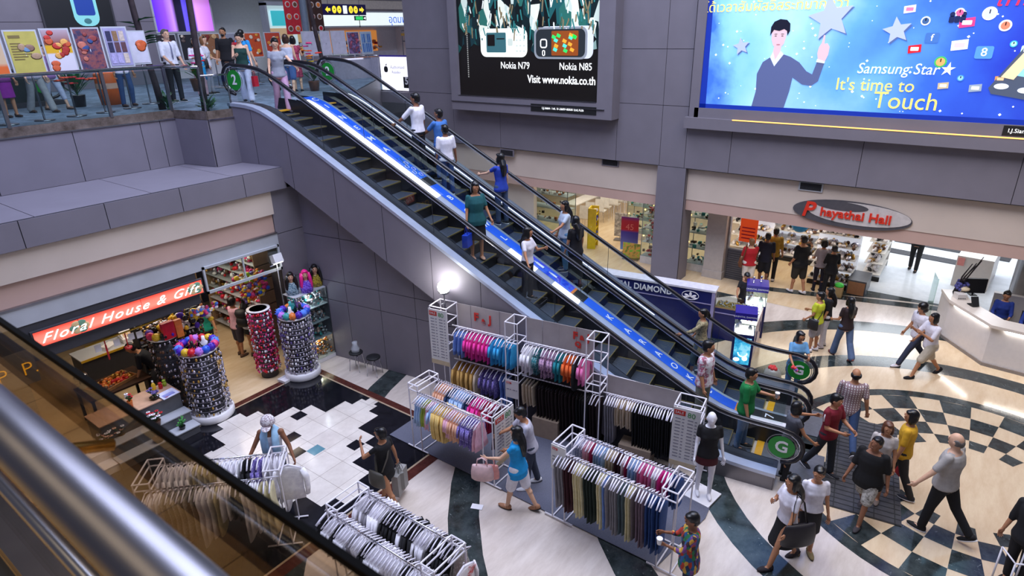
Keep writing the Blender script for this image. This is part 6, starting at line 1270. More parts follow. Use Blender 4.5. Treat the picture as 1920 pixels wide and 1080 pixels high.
def shoe_rack(label,x0,x1,y0,y1,h,n,seed,lit=True,levels=6):
    t=thing('shoe_rack',label,'shoe rack',((x0+x1)/2,(y0+y1)/2,.004)); w=(x1-x0)/2; d=(y1-y0)/2; m=MB(); m.box((w-.04,-d,0),(w,d,h)); m.build('back_panel',mat('lit_back_panel','#dfe3ee',emit=.55,var=0) if lit else CHW,t); bx=[]
    m=MB(); m.box((-w,-d,0),(-w+.1,d,.12)); m.build('plinth',BLACK,t)
    for k in range(levels):
        z=.2+(h-.25)*k/levels; xx=-w+.9*w*k/levels; s=MB(); s.box((xx,-d,z),(w-.05,d,z+.015)); s.build('shelf_board',CHW,t); bx.append(((xx+.05,-d+.08,z+.05),(w-.12,d-.08,z+.07)))
    trinkets('shoes',None,None,bx,n,SHM,(.055,.085),t,seed,shape=2); return t
shoe_rack('wide sloping shoe rack behind the shoppers',21.6,22.8,3.1,6.6,2.6,420,61)
shoe_rack('lit white shoe tower at the open corner of the shoe shop',19.95,20.75,2.35,3.55,2.3,240,62)
shoe_rack('side shoe rack facing the bright entrance',21.2,23.0,1.75,2.25,2.1,150,63,False)
shoe_rack('small shoe rack beside the orange notice',20.3,20.9,4.95,5.7,2.4,90,64)
bb3=thing('shoe_bench','dark box bench with a tan end at the shoe tower foot','bench',(20.2,2.15,.005)); m=MB(); m.box((-.5,-.25,0),(.45,.25,.45)); m.build('bench_body',STEP,bb3); m=MB(); m.box((-.52,-.22,.02),(-.5,.22,.40)); m.build('end_panel',mat('tan_panel','#b07a50',.5),bb3)
m=MB(); m.ell((0,0,0),(.25,.28,.33)); o=m.build('balloon',mat('bright_blue_balloon','#1ea0e8',.35),None,True); o.location=(19.75,3.95,1.95); tag(o,'bright blue round balloon hanging by the shoe racks','balloon')
gb=thing('shopping_bag','tan bag with a green top on the floor by the shoppers','bag',(19.35,2.55,.006)); m=MB(); m.box((-.12,-.12,0),(.12,.12,.30)); m.build('bag_body',mat('tan_bag','#a88a58',.5),gb); m=MB(); m.ell((0,0,.34),(.12,.13,.08)); m.build('green_top',mat('green_wrap','#4ad84a',.5),gb,True)
for x,y,l in ((18.50,-1.22,'dark office chair under the receptionist nearer the vase'),(18.12,-1.78,'dark office chair under the receptionist at the right edge')):
    t=thing('office_chair',l,'chair',(x,y,.004),math.radians(232-53.5)); m=MB(); m.cbox((-.02,0,.40),(.42,.42,.06)); m.build('seat',BLACK,t); m=MB(); m.cbox((-.26,0,.72),(.05,.40,.45)); m.build('backrest',BLACK,t); m=MB(); m.rod((-.02,0,.05),(-.02,0,.38),.03,8); [m.rod((-.02,0,.06),(-.02+.26*math.cos(k*1.257),.26*math.sin(k*1.257),.03),.02,6) for k in range(5)]; m.build('base',STEEL,t)
# bright entrance: steps, doors, posts
es=thing('entrance_mat','dark entrance mat in two strips on the bright floor','mat',(25.3,.45,.006),-.12)
for k,(x,w) in enumerate(((-.75,.5),(.75,.7))): m=MB(); m.cbox((x,-.2*k,.01),(w,3.4,.02)); m.build('mat_strip',mat('dark_mat','#4a4a4e',.9,var=.1),es)
eg=mat('entrance_daylight','#eaf2ff',emit=2.2,var=0)
wn=MB(); wn.box((35.6,-10,.2),(35.7,8,3.3)); struct(wn.build('window_1',eg))
for k,(x,y) in enumerate(((27.6,2.6),(27.2,2.0),(27.9,-1.2),(26.6,-1.9))):
    t=thing('barrier_post','slim grey barrier post with round foot, %s from the left in the entrance'%ORD[k],'post',(x,y,.005)); m=MB(); m.lathe([(.24,0),(.24,.02),(.03,.03)],seg=18); m.build('foot',WHITE,t,True); m=MB(); m.rod((0,0,.02),(0,0,1.4),.025,8); m.build('post',STEEL,t,True)
eb=thing('white_counter','white box counter beyond the desk in the entrance','counter',(23.0,-.6,.005),-.1); m=MB(); m.box((-.9,-.45,0),(.9,.45,.95)); m.build('counter_body',DW,eb); m=MB(); m.box((-.92,.25,.66),(-.9,.42,.9)); m.build('red_mark',mat('pale_red','#e0908a',.5),eb)
rb=thing('red_framed_stand','low white stand edged in red behind the reception desk','stand',(21.6,-2.2,.005)); m=MB(); m.box((-.5,-.6,0),(.5,.6,.85)); m.build('stand_body',DW,rb); m=MB(); m.box((-.53,-.62,.85),(-.47,.62,.90)); m.box((.47,-.62,.85),(.53,.62,.90)); m.build('red_edge',REDT,rb)
# Phayathai Hall sign on the fascia, vents
ps=thing('hall_sign','oval grey sign with red lettering on the beige fascia','sign',(17.855,2.42,2.86)); m=MB()
def oval(x,y,z,ry,rz,n=40): return [(x,y-ry*math.cos(2*PI*i/n),z+rz*math.sin(2*PI*i/n)) for i in range(n)]
def disc(mb,x,cy,cz,ry,rz,t): 
    P=oval(x,cy,cz,ry,rz); Q=oval(x-t,cy,cz,ry,rz); n=len(P); mb.add(P+Q,[tuple(range(n)),tuple(range(2*n-1,n-1,-1))]+[(i,n+i,n+(i+1)%n,(i+1)%n) for i in range(n)])
disc(m,0,0,0,1.40,.355,.03); m.build('oval_backing',mat('dark_grey_oval','#4f4c50',.5),ps); m=MB(); disc(m,-.03,-.17,.035,1.20,.285,.01); m.build('pale_oval',mat('pale_oval_face','#c9c1bc',.5),ps); m=MB(); disc(m,-.04,.22,.20,.62,.115,.006); m.build('grey_sweep',mat('dark_grey_oval'),ps)
RL=mat('red_sign_letters','#d8321c',.45,var=0); text('P',.56,frame((-.055,1.02,0),(0,-1,0),(0,0,1)),RL,ps,'letter',ext=.015,bold=.012,shear=.2); text('hayathai Hall',.315,frame((-.055,-.12,-.01),(0,-1,0),(0,0,1)),RL,ps,'lettering',ext=.015,bold=.008,space=1.02)
for k,(x,y,z) in enumerate(((17.69,13.4,3.47),(17.845,9.42,3.51),(17.845,3.46,3.47))):
    t=thing('air_vent','dark air vent grille under the grey panels, %s from the left'%ORD[k],'vent',(x,y,z)); m=MB(); m.box((-.02,-.30,-.12),(.02,.30,.12)); m.build('frame',LGRAY if k==2 else GRAY,t); m=MB(); m.box((-.026,-.26,-.09),(-.02,.26,.09)); [m.box((-.032,-.26,-.08+.03*i),(-.026,.26,-.07+.03*i),1) for i in range(6)]; m.build('grille',[BLACK,DARK],t)
# ================================================================ BILLBOARDS ON THE HALL WALL
def wallM(x,y,z): return frame((x,y,z),(0,-1,0),(0,0,1))       # reading direction -y, facing the atrium
def flat(mb,pts,x,t=.006,m=0):
    """a printed shape: points (y,z) at wall distance x, slightly raised"""
    n=len(pts); P=[(x,y,z) for y,z in pts]; Q=[(x-t,y,z) for y,z in pts]
    mb.add(P+Q,[tuple(range(n)),tuple(range(2*n-1,n-1,-1))]+[(i,n+i,n+(i+1)%n,(i+1)%n) for i in range(n)],m)
def rrect(y0,y1,z0,z1,r,n=5):
    o=[]
    for cy,cz,a0 in ((y1-r,z1-r,0),(y0+r,z1-r,90),(y0+r,z0+r,180),(y1-r,z0+r,270)):
        for i in range(n+1): a=math.radians(a0+90*i/n); o.append((cy+r*math.cos(a),cz+r*math.sin(a)))
    return o
def ellp(cy,cz,ry,rz,n=20): return [(cy+ry*math.cos(2*PI*i/n),cz+rz*math.sin(2*PI*i/n)) for i in range(n)]
def em(name,c='#808080',e=.8): return mat(name,c,emit=e,var=0,rough=.4)
PB=em('print_black','#14100e',.35); PW=em('print_white','#f4f6f4',.95)
bf=thing('billboard','dark lit billboard with two telephones in a deep grey wall frame','billboard',(17.7,12.3,7.0)); dx=17.7; 
O=lambda v:(v[0]-17.7,v[1]-12.3,v[2]-7.0)
class PM(MB):
    def add(s,vs,fs,m=None): return MB.add(s,[O(v) for v in vs],fs,m)
m=PM()
for a,b in (((17.2,9.10,4.90),(17.7,9.62,9.6)),((17.2,15.10,4.90),(17.7,15.42,9.6)),((17.2,9.62,4.90),(17.7,15.10,5.38))): m.box(a,b)
m.build('frame',GRAY,bf); m=PM(); m.box((17.17,9.35,5.17),(17.2,15.42,5.20)); m.box((17.19,9.64,5.375),(17.3,15.10,5.40)); m.build('metal_lip',STEEL,bf)
m=PM(); m.box((17.32,9.62,5.38),(17.36,15.10,9.6)); m.build('lit_panel',PB,bf)
CR=speck('crowd_print',['#0a1416','#123a40','#1f5a5c','#0c2024','#c9d8cc','#2a6a60','#0a1012','#e4ead8'],3.2,.4,.5,stretch=(1,1.5,.55)); CR2=speck('crowd_print_dark',['#0a1214','#12343a','#0e2226','#184a48','#0a1416','#8aa8a0'],3.4,.4,.4,stretch=(1,1.4,.6))
rr=random.Random(9); m=PM(); top=[(15.08,9.6),(9.64,9.6)]; jag=[(9.64+5.44*i/24,6.95+rr.uniform(-.25,.2)) for i in range(25)]; flat(m,[(9.64,9.6)]+jag+[(15.08,9.6)],17.316); m.build('crowd_print',CR2,bf); m=PM(); jag=[(9.64+5.44*i/30,7.5+rr.uniform(-.22,.2)) for i in range(31)]; flat(m,[(9.64,9.6)]+jag+[(15.08,9.6)],17.310); m.build('crowd_print',CR,bf)
m=PM()
for k in range(130):   # raised arms and hands of the crowd
    y=rr.uniform(9.8,14.9); z=rr.uniform(7.4,8.7); h=rr.uniform(.14,.34); s=rr.uniform(-.10,.10); flat(m,[(y-.018,z-h),(y+.022,z-h),(y+s+.026,z+.0),(y+s+.02,z+.06),(y+s-.02,z+.05),(y+s-.024,z)],17.300,.004,k%3)
m.build('raised_arms',[em('arm_white','#e6ece4',.55),em('arm_teal','#2f7a78',.5),em('arm_skin','#8a7a5a',.4)],bf)
p1=PM(); flat(p1,rrect(12.22,14.10,6.64,7.50,.22),17.305); ph1=p1.build('telephone_print',em('white_phone','#eef6ea',.9),bf)
m=PM(); flat(m,rrect(13.05,13.85,6.78,7.38,.04),17.298); flat(m,rrect(14.0,14.05,7.15,7.22,.01),17.298); m.build('screen_print',em('phone_screen_teal','#3a6a70',.5),ph1); m=PM(); flat(m,rrect(13.5,13.8,6.98,7.32,.02),17.29); flat(m,rrect(13.1,13.42,7.18,7.21,.005),17.29); m.build('menu_print',PB,ph1); m=PM()
for i in range(3):
    for j in range(4): flat(m,rrect(12.30+.14*i,12.38+.14*i,6.80+.16*j,6.85+.16*j,.015),17.298,.003)
flat(m,rrect(12.78,12.98,6.98,7.2,.05),17.298,.003); m.build('keys_print',em('pale_keys','#c4cfc4',.7),ph1)
p1=PM(); flat(p1,rrect(9.85,11.75,6.62,7.53,.2),17.309,m=1); flat(p1,rrect(10.05,11.95,6.60,7.51,.2),17.303); ph2=p1.build('telephone_print',[em('grey_phone','#8a9098',.6),em('steel_phone_back','#c8ccd4',.8)],bf)
m=PM(); flat(m,rrect(10.12,11.88,6.66,7.45,.17),17.297); m.build('phone_face',em('dark_phone_face','#2a3034',.35),ph2); m=PM(); flat(m,rrect(10.35,11.30,6.70,7.40,.03),17.290); m.build('screen_print',em('game_screen','#8a4418',.7),ph2)
m=PM()
for i in range(14): y=rr.uniform(10.4,11.2); z=rr.uniform(6.75,7.3); flat(m,[(y,z),(y+.12,z+.05),(y+.08,z+.14),(y-.05,z+.08)],17.284,.003,i%3)
m.build('game_blocks',[em('game_green','#2fd060',.8),em('game_orange','#f0a030',.8),em('game_teal','#50e0c0',.8)],ph2); m=PM(); m.path([(17.288,y,z) for y,z in rrect(11.48,11.70,6.93,7.16,.06)],.02,5,closed=True); m.path([(17.288,y,z) for y,z in rrect(11.55,11.63,6.70,6.84,.03)],.015,5,closed=True); m.build('button_print',PW,ph2)
def wtext(s,size,x,y,z,mt,parent,org,al='CENTER',**k): return text(s,size,frame((x-org[0],y-org[1],z-org[2]),(0,-1,0),(0,0,1)),mt,parent,'lettering',al,**k)
OB=(17.7,12.3,7.0)
wtext('Nokia N79',.30,17.31,12.72,6.38,PW,bf,OB,sx=.86); wtext('Nokia N85',.30,17.31,10.45,6.38,PW,bf,OB,sx=.86); wtext('Visit www.nokia.co.th',.335,17.31,10.98,5.98,PW,bf,OB,sx=.84,bold=.004)
m=PM(); [m.box((17.30,14.66-.025*(0),5.98+.065*i),(17.31,14.70,6.02+.065*i)) for i in range(34)]; m.build('small_print_column',em('dim_white_print','#9a9a92',.5),bf)
m=PM(); m.box((17.185,9.62,5.02),(17.2,12.02,5.25)); pl2=m.build('caption_plate',BLACK,bf); wtext('I.J.Siam Tel. 0-2689-8000 Ext.426',.115,17.18,10.82,5.14,PW,pl2,OB)
# second billboard
SB=thing('billboard','bright blue star-strewn billboard with a man in a grey pullover','billboard',(17.7,2,7.2)); OS=(17.7,2,7.2); O=lambda v:(v[0]-OS[0],v[1]-OS[1],v[2]-OS[2])
BLG=vgrad('blue_sky_print',[(0,'#191c8e'),(.25,'#2234b0'),(.45,'#3462cc'),(.62,'#5c9ae4'),(.8,'#a2d2f4'),(.93,'#7cbaf0'),(1,'#3a6ad0')],'Y',-5.2,4.6,emit=.78,noise=.22)
m=PM(); m.box((17.60,-5,5.36),(17.66,6.60,9.8)); m.build('lit_panel',BLG,SB); m=PM(); flat(m,[(-5,5.36),(6.60,5.36),(6.60,5.47),(-5,5.47)],17.596); flat(m,[(6.42,5.36),(6.60,5.36),(6.60,9.8),(6.50,9.8)],17.596); m.build('dark_border',em('deep_blue_border','#14309a',.5),SB)
m=PM(); [m.box(a,b) for a,b in (((17.56,-5,5.10),(17.7,6.72,5.36)),((17.45,-5,4.80),(17.7,6.95,5.10)),((17.56,6.60,5.10),(17.7,6.86,9.8)))]; m.build('frame',GRAY,SB); m=PM(); m.box((17.44,-5,5.085),(17.47,5.6,5.11)); m.build('amber_light_line',mat('amber_line','#ffb860',emit=1.6,var=0),SB)
m=PM(); m.box((17.55,-1.6,5.13),(17.56,-.25,5.34)); cp2=m.build('caption_plate',BLACK,SB); wtext('I.J.Siam Tel. 0-2689-8000',.12,17.545,-.94,5.235,PW,cp2,OS)
m=PM()
for k in range(150):
    y=rr.uniform(-3.5,6.3); z=rr.uniform(5.5,8.3); s=rr.choice((.012,.016,.02,.03)); flat(m,[(y-s,z),(y,z-s),(y+s,z),(y,z+s)],17.594,.003)
stuff(m.build('sparkles',em('sparkle_white','#f2faff',1.0),SB))
# printed man
flat_=flat
def flat(mb,pts,x,t=.006,m=0): flat_(mb,[(4.70+(y-4.42)*.80,5.47+(z-5.47)*.72) for y,z in pts],x,t,m)
mn=PM(); flat(mn,[(5.02,5.47),(4.00,5.47),(3.90,6.05),(3.86,6.5),(3.55,6.28),(3.28,6.24),(3.10,6.40),(2.99,7.05),(3.20,7.10),(3.30,6.62),(3.48,6.72),(3.72,7.0),(4.0,7.18),(4.22,7.26),(4.42,7.24),(4.62,7.16),(4.83,7.0),(4.97,6.6),(4.94,6.0)],17.592); man=mn.build('pullover_print',em('grey_pullover','#56618c',.55),SB)
m=PM(); flat(m,[(4.62,7.16),(4.46,6.86),(4.22,7.26),(4.30,7.36),(4.55,7.36)],17.587); m.build('collar_print',em('pale_collar','#c8d4e4',.8),man); m=PM(); flat(m,[(4.55,7.36),(4.46,7.08),(4.33,7.36),(4.32,7.50),(4.54,7.50)],17.583); flat(m,[(4.66,8.05),(4.645,7.75),(4.58,7.56),(4.47,7.44),(4.36,7.46),(4.26,7.60),(4.22,7.8),(4.20,8.05),(4.3,8.2),(4.55,8.2)],17.582); m.build('face_print',em('print_skin','#d0b0b8',.75),man)
m=PM(); flat(m,[(4.70,7.86),(4.70,8.15),(4.62,8.32),(4.45,8.40),(4.25,8.37),(4.14,8.25),(4.12,8.02),(4.18,7.86),(4.21,8.02),(4.30,8.08),(4.44,8.02),(4.60,8.06),(4.66,7.95)],17.576); [flat(m,ellp(y,7.86,.035,.012,8),17.576) for y in (4.53,4.33)]; [flat(m,ellp(y,7.92,.05,.010,8),17.576) for y in (4.53,4.33)]; m.build('hair_print',em('print_dark_hair','#15152a',.3),man); m=PM(); flat(m,ellp(4.42,7.58,.06,.016,10),17.576); m.build('mouth_print',em('print_lip','#a86a78',.6),man)
m=PM(); flat(m,[(3.20,7.10),(2.99,7.05),(2.93,7.25),(2.92,7.5),(3.0,7.62),(3.08,7.60),(3.09,7.86),(3.13,7.88),(3.16,7.62),(3.22,7.5),(3.24,7.3)],17.584); m.build('hand_print',em('print_skin'),man); m=PM(); flat(m,[(3.22,7.12),(2.98,7.04),(3.0,6.98),(3.24,7.02)],17.580); m.build('cuff_print',em('pale_collar'),man)
flat=flat_
def star(y,z,R,rot=.2,r=.42): return [(y+(R if i%2==0 else R*r)*math.sin(rot+PI*i/5),z+(R if i%2==0 else R*r)*math.cos(rot+PI*i/5)) for i in range(10)]
ST=em('lilac_star','#a8b4e2',.72); STD=em('star_edge','#566a9e',.5)
for k,(y,z,R) in enumerate(((3.58,7.58,.52),(5.62,6.95,.22),(2.15,7.28,.30))): m=PM(); flat(m,star(y-.03,z-.03,R),17.588); m.build('star_print',STD,SB); m=PM(); flat(m,star(y,z,R,r=.46),17.582); m.build('star_print',ST,SB)
SIL2=em('silver_print','#dfe6f2',.85); YLP=em('gold_print','#e8d070',.85); WT2=em('dark_print','#5a5a3a',.4)
wtext('Samsung Star★',.335,17.585,1.85,6.45,SIL2,SB,OS,shear=.15,sx=.92); wtext("It's time to",.40,17.585,2.40,6.08,YLP,SB,OS,sx=.95); wtext('Touch',.54,17.585,1.70,5.74,YLP,SB,OS,sx=.95)
wtext('ได้เวลาสัมผัสอิสระที่มากกว่า',.32,17.585,4.95,7.88,YLP,SB,OS,sx=1.0); wtext('ใหม่!',.5,17.585,.02,7.88,em('red_print_lit','#d82a50',.8),SB,OS,shear=.2)
IC=[('white','#f2f4fa'),('blue','#3f7ad0'),('pink','#e0709a'),('green','#3fae5a'),('orange','#e09a40'),('slate','#5a6aa0')]
def icon(kind,y,z,s,c,c2='#ffffff',lt=None):
    m=PM()
    if kind=='square': flat(m,rrect(y-s,y+s,z-s*.8,z+s*.8,s*.25),17.588)
    elif kind=='round': flat(m,ellp(y,z,s,s),17.588)
    elif kind=='card': flat(m,[(y-s,z-.5*s),(y+s*.9,z-.75*s),(y+s,z+.5*s),(y-s*.9,z+.75*s)],17.588)
    o=m.build('icon_print',em('icon_'+c.lstrip('#'),c,.8),SB); m=PM()
    if kind=='round': flat(m,ellp(y,z,s*.72,s*.72),17.583); flat(m,[(y-.01,z),(y+.01,z),(y+.01,z+s*.6),(y-.01,z+s*.6)],17.579,m=1)
    else: flat(m,rrect(y-s*.6,y+s*.6,z-s*.3,z+s*.3,s*.1),17.583)
    if lt: wtext(lt,s*1.5,17.58,y,z,em('icon_letter','#ffffff',.9),o,OS)
    else: m.build('icon_mark',[em('icon_'+c2.lstrip('#'),c2,.8),PB],o)
for a in (('round',.62,8.02,.20,'#e6ecfa','#b8c4e4'),('square',.36+1.2,7.55,.20,'#3f6ab0','#fff','f'),('card',1.85,7.32,.20,'#c81a28','#f8f0f2'),('card',1.02,7.40,.24,'#f0eef6','#c8b8d8'),('square',.55,7.25,.24,'#4f8ae0','#fff','8'),('round',.30,7.78,.17,'#f0f0f4','#e07a60'),('round',1.3,7.05,.18,'#3fae5a','#e0a060'),('card',.98,7.85,.22,'#d83a7a','#f8eef4'),('round',1.75,7.90,.14,'#f2f4fa','#3a5a8a'),('card',2.1,8.15,.18,'#e6d8ec','#e0709a'),('card',1.15,8.50,.26,'#e08a50','#f0a868'),('card',1.15,6.55,.16,'#b8a888','#e8e0d0'),('card',.55,6.52,.18,'#8a98a8','#d8dce4'),('card',.15,6.72,.15,'#c88a50','#e8b888'),('round',.86,6.72,.10,'#3f8ad8','#8ac0f0'),('round',.08,7.42,.10,'#38a8c0','#a0e0e8'),('square',-.18,7.30,.17,'#b8dcd0','#f0f8f4'),('round',1.15,8.05,.14,'#f4f0f8','#e05a8a')): icon(a[0],a[1]-.12,a[2]-.43,a[3]*.66,*a[4:])
for dx_ in (0,.17,-.17): m=PM(); flat(m,ellp(1.05+dx_*.6,7.62-.03*abs(dx_)*6,.05,.05),17.586); flat(m,rrect(1.0+dx_*.6,1.10+dx_*.6,7.42,7.56,.03),17.586); m.build('figure_icon',em('icon_dark_blue','#1a2450',.6),SB)
flat=lambda mb,pts,x,t=.006,m=0: flat_(mb,[(y-.42,z) for y,z in pts],x,t,m)
p3=PM(); flat(p3,[(.62,6.10),(.55,5.98),(.35,5.95),(-1.6,5.62),(-1.8,8.4),(-.75,8.5),(-.55,8.3)],17.584); pp=p3.build('telephone_print',em('dark_phone_print','#4a5468',.6),SB); m=PM(); flat(m,[(.40,6.40),(-1.6,6.05),(-1.7,8.2),(-.62,8.2)],17.578); m.build('screen_print',em('phone_screen_blue','#8ac8e8',.8),pp); m=PM(); flat(m,[(.45,6.33),(.22,6.28),(-.72,8.1),(-.60,8.15)],17.574); m.build('side_bar_print',em('side_bar','#e0c8a0',.8),pp); m=PM(); [flat(m,ellp(.40-.42*i,6.14-.07*i,.13,.06),17.576) for i in range(3)]; m.build('button_print',em('phone_button','#d8e0ea',.8),pp)
flat=flat_
O=lambda v:v
# ================================================================ GALLERY
RAILG=glass('railing_glass','#dfe9e8',.14)
gr=thing('glass_railing','long glass railing with chrome rail along the gallery front','railing',(0,14.62,5.98)); m=MB(); m.rod((-6,0,.90),(7.10,0,.90),.035,10); m.build('top_rail',CHROME,gr,True)
for x0,x1 in zip((-6,-3.6,-1.6,.3,2.1,4.02,5.80),(-3.6,-1.6,.3,2.1,4.02,5.80,7.06)): m=MB(); m.box((x0+.03,-.006,.0),(x1-.03,.006,.84)); m.build('glass_panel',RAILG,gr)
for x in (-3.6,-1.6,.3,2.1,4.02,5.80,7.05): m=MB(); m.box((x-.03,-.03,-.02),(x+.03,.03,.9)); m.build('post',STEEL,gr)
gj=thing('glass_railing','short angled glass railing beside the escalator top','railing',(7.28,13.6,5.98)); m=MB(); m.path([(-.2,1.02,.9),(0,0,.9)],.03,8); m.path([(0,0,.72),(.60,0,.72)],.02,8); m.build('top_rail',CHROME,gj,True); m=MB(); m.box((.02,-.006,0),(.58,.006,.70)); m.add([(-.19,.98,0),(-.0,.03,0),(0,.03,.85),(-.19,.98,.85)],[(0,1,2,3)]); m.build('glass_panel',RAILG,gj)
for x in (.0,.60): m=MB(); m.rod((x,0,-.0),(x,0,.9 if x==0 else .72),.02,8); m.build('post',CHROME,gj)
# posters on the railing
def poster(label,x0,x1,y,z0,z1,mt,deco=None,fr=LGRAY,lean=-.06,cat='poster',foot=True):
    t=thing('poster_stand',label,cat,((x0+x1)/2,y,z0)); w=(x1-x0)/2; h=z1-z0; m=MB(); m.M=Matrix.Rotation(lean,4,'X'); m.box((-w,0,0),(w,.03,h)); m.build('frame',fr,t); m=MB(); m.M=Matrix.Rotation(lean,4,'X'); m.box((-w+.03,-.008,.03),(w-.03,0,h-.03)); s=m.build('poster_sheet',mt,t)
    if deco: deco(s,Matrix.Rotation(lean,4,'X')@frame((0,-.012,0),(1,0,0),(0,0,1)),w,h)
    if foot: m=MB(); m.rod((0,.05,-.86),(0,.03,h*.5),.018,8); m.lathe([(.18,-.86),(.18,-.84),(.02,-.83)],(0,.05,0),14); m.build('stand_pole',STEEL,t,True)
    return t
def blobs(cols,n,seed,r=(.04,.10),z=(.1,.9)):
    def f(s,F,w,h):
        rr=random.Random(seed); ms=[mat('ad_'+c.lstrip('#'),c,.5,var=.1,scale=20) for c in cols]; m=MB(F)
        for k in range(n): q=rr.uniform(*r); m.ell((rr.uniform(-w+.1,w-.1),h*rr.uniform(*z),0),(q,q*rr.uniform(.6,1),.004),10,4,k%len(ms))
        m.build('food_print',ms,s,True)
    return f
def lines(c,rows,title=None):
    def f(s,F,w,h):
        m=MB(F)
        for k in range(rows): m.box((-w+.07,h*(.35+.4*k/rows),-.001),(-w+.07+w*(.6+.25*(k%3)),h*(.35+.4*k/rows)+.018,.002))
        if title: m.box((-w+.07,h*.82,-.001),(-w+.26,h*.88,.002))
        m.build('print_lines',mat('ad_line_'+c.lstrip('#'),c,.5),s)
    return f
def multi(*fs):
    def f(s,F,w,h): [g(s,F,w,h) for g in fs]
    return f
def grid(cols,nx,ny,seed):
    def f(s,F,w,h):
        rr=random.Random(seed); ms=[mat('ad_'+c.lstrip('#'),c,.5,var=.15,scale=25) for c in cols]; m=MB(F)
        for i in range(nx):
            for j in range(ny): m.box((-w+.06+(2*w-.12)*i/nx,h*.1+h*.82*j/ny,-.001),(-w+.03+(2*w-.12)*(i+1)/nx,h*.07+h*.82*(j+1)/ny,.003),rr.randrange(len(ms)))
        m.build('photo_print',ms,s)
    return f
pm=lambda n,c:mat('poster_'+n,c,.5,var=.06,scale=6)
poster('orange and cream food poster at the far left of the railing',3.86,4.46,15.1,6.83,7.66,vgrad('orange_cream_poster',[(0,'#d8662a'),(.22,'#d8662a'),(.3,'#cdb08a'),(1,'#c8b090')],'Z',0,.83),blobs(['#b0a088','#8a7a60'],5,1,z=(.25,.7)))
poster('yellow menu poster with an ice cream cup',4.50,5.06,15.1,6.84,7.66,pm('yellow','#b8ac52'),multi(lines('#7a6a3a',7,1),blobs(['#a88a6a','#8a6a58','#6a90b0'],4,2,(.05,.10),(.4,.7))))
poster('white poster of pizza and red desserts',5.10,5.62,15.1,6.86,7.68,vgrad('pizza_poster',[(0,'#d0ccd4'),(.42,'#d4d0d4'),(.45,'#d8a820'),(.6,'#d8a820'),(.64,'#8a4a38'),(1,'#b8a8b0')],'Z',0,.82),blobs(['#a82a20','#c85a30','#c0342a','#d8a050'],14,3,(.05,.09)))
poster('dark red and blue seafood poster',5.66,6.18,15.1,6.87,7.69,speck('seafood_poster',['#5a2028','#2a3358','#8a4a48','#33224a','#a86058'],4,.5,kind='NOISE'),blobs(['#b86a58','#8a3a38','#2f4a80'],8,4))
poster('lilac poster with six small photographs',6.22,6.72,15.1,6.90,7.70,pm('lilac','#9a96b8'),grid(['#5a3a40','#c8b8a8','#2a2a4a','#8a6a48','#a8a0c8'],3,3,5))
poster('white poster with an orange panel at the railing end',6.86,7.26,15.5,6.92,7.62,pm('white','#c6c4d0'),blobs(['#c85a28','#d8704a'],3,6,(.08,.14),(.4,.8)))
for i,(x,c,l) in enumerate(((10.35,['#2a2028','#6a3a30'],'dark poster beside the tie-wearing man'),(11.1,['#1a1a20','#5a4a44'],'black food poster behind the white jackets'),(11.85,['#8a5a38','#c8a070'],'brown food poster behind the black shoulder bag'),(12.6,['#8a8a94','#a83a28'],'grey and red poster behind the black-shirted man'),(13.4,['#c04a20','#e0a040'],'red and orange food poster behind the sky blue T-shirt'),(14.2,['#b8402a','#d88a3a'],'second orange food poster, right of the red one'))): poster(l,x,x+.66,21.5,6.72,7.55,mat('ad_'+c[0].lstrip('#'),c[0],.5),blobs([c[1],'#d8c8b0','#7a2a20'],9,20+i))
for i,(a,b,l) in enumerate(((15.05,15.80,'blank white notice board nearest the dark trunk'),(15.85,16.30,'blank white notice board in the middle of three'),(16.35,17.02,'blank white notice board at the right of three'))): poster(l,a,b,20.5,6.70,7.55,pm('blank','#b4b1c0'))
poster('blue and pink picture board right of the blank boards',17.10,17.70,20.5,6.68,7.5,speck('blue_pink_poster',['#3a4468','#8a6a98','#2a3050','#b04a58','#8a90b8'],5,.5,kind='NOISE'))
poster('pale blue board of small blue bottles',17.76,18.34,20.5,6.66,7.5,pm('paleblue','#9aa8b8'),grid(['#3a68a8','#5a84b8','#8aa0b8'],5,2,8))
sh=MB(); sh.box((14.9,20.2,6.50),(18.5,20.7,6.56)); sh.box((14.9,20.2,5.8),(18.5,20.24,6.5),1); o=sh.build('counter',[CHROME,mat('counter_front','#8a8a98',.4)]); tag(o,'chrome topped counter under the blank notice boards','counter')
# hanging advertising counter at the landing edge
ap=thing('lit_counter_panel','glowing white counter panel with a dark round mark at the landing edge','panel',(17.9,18.7,5.3)); m=MB(); m.box((0,-.62,.05),(.05,1.0,1.28)); m.build('lit_panel',em('white_lit_panel','#f4f2ff',1.05),ap); m=MB(); m.box((-.02,-.62,1.28),(.08,1.0,1.34)); m.build('top_edge',mat('violet_edge','#4a3a9a',.4),ap)
m=MB(); m.ell((-.005,.72,.82),(.006,.085,.115)); m.ell((-.005,.66,.82),(.006,.085,.115)); m.ell((-.005,.66,.985),(.006,.025,.05),rot=Matrix.Rotation(.5,3,'X')); m.build('round_mark',BLACK,ap,True); text('Authorised',.17,frame((-.006,.05,.90),(0,-1,0),(0,0,1)),mat('pale_grey_print','#c4c4cc',.5),ap); text('Reseller',.15,frame((-.006,.12,.72),(0,-1,0),(0,0,1)),mat('pale_grey_print'),ap)
m=MB(); m.box((-.004,-.60,.15),(0,-.22,.56)); nb5=m.build('black_block',BLACK,ap); text('5',.36,frame((-.008,-.40,.40),(0,-1,0),(0,0,1)),WHITE,nb5,'numeral',bold=.012)
gl2=thing('glass_railing','glass railing with white lettering panels beyond the far escalator','railing',(17.9,20.9,5.3)); m=MB(); m.rod((0,-1.1,1.32),(0,1.6,1.32),.03,8); m.build('top_rail',CHROME,gl2,True)
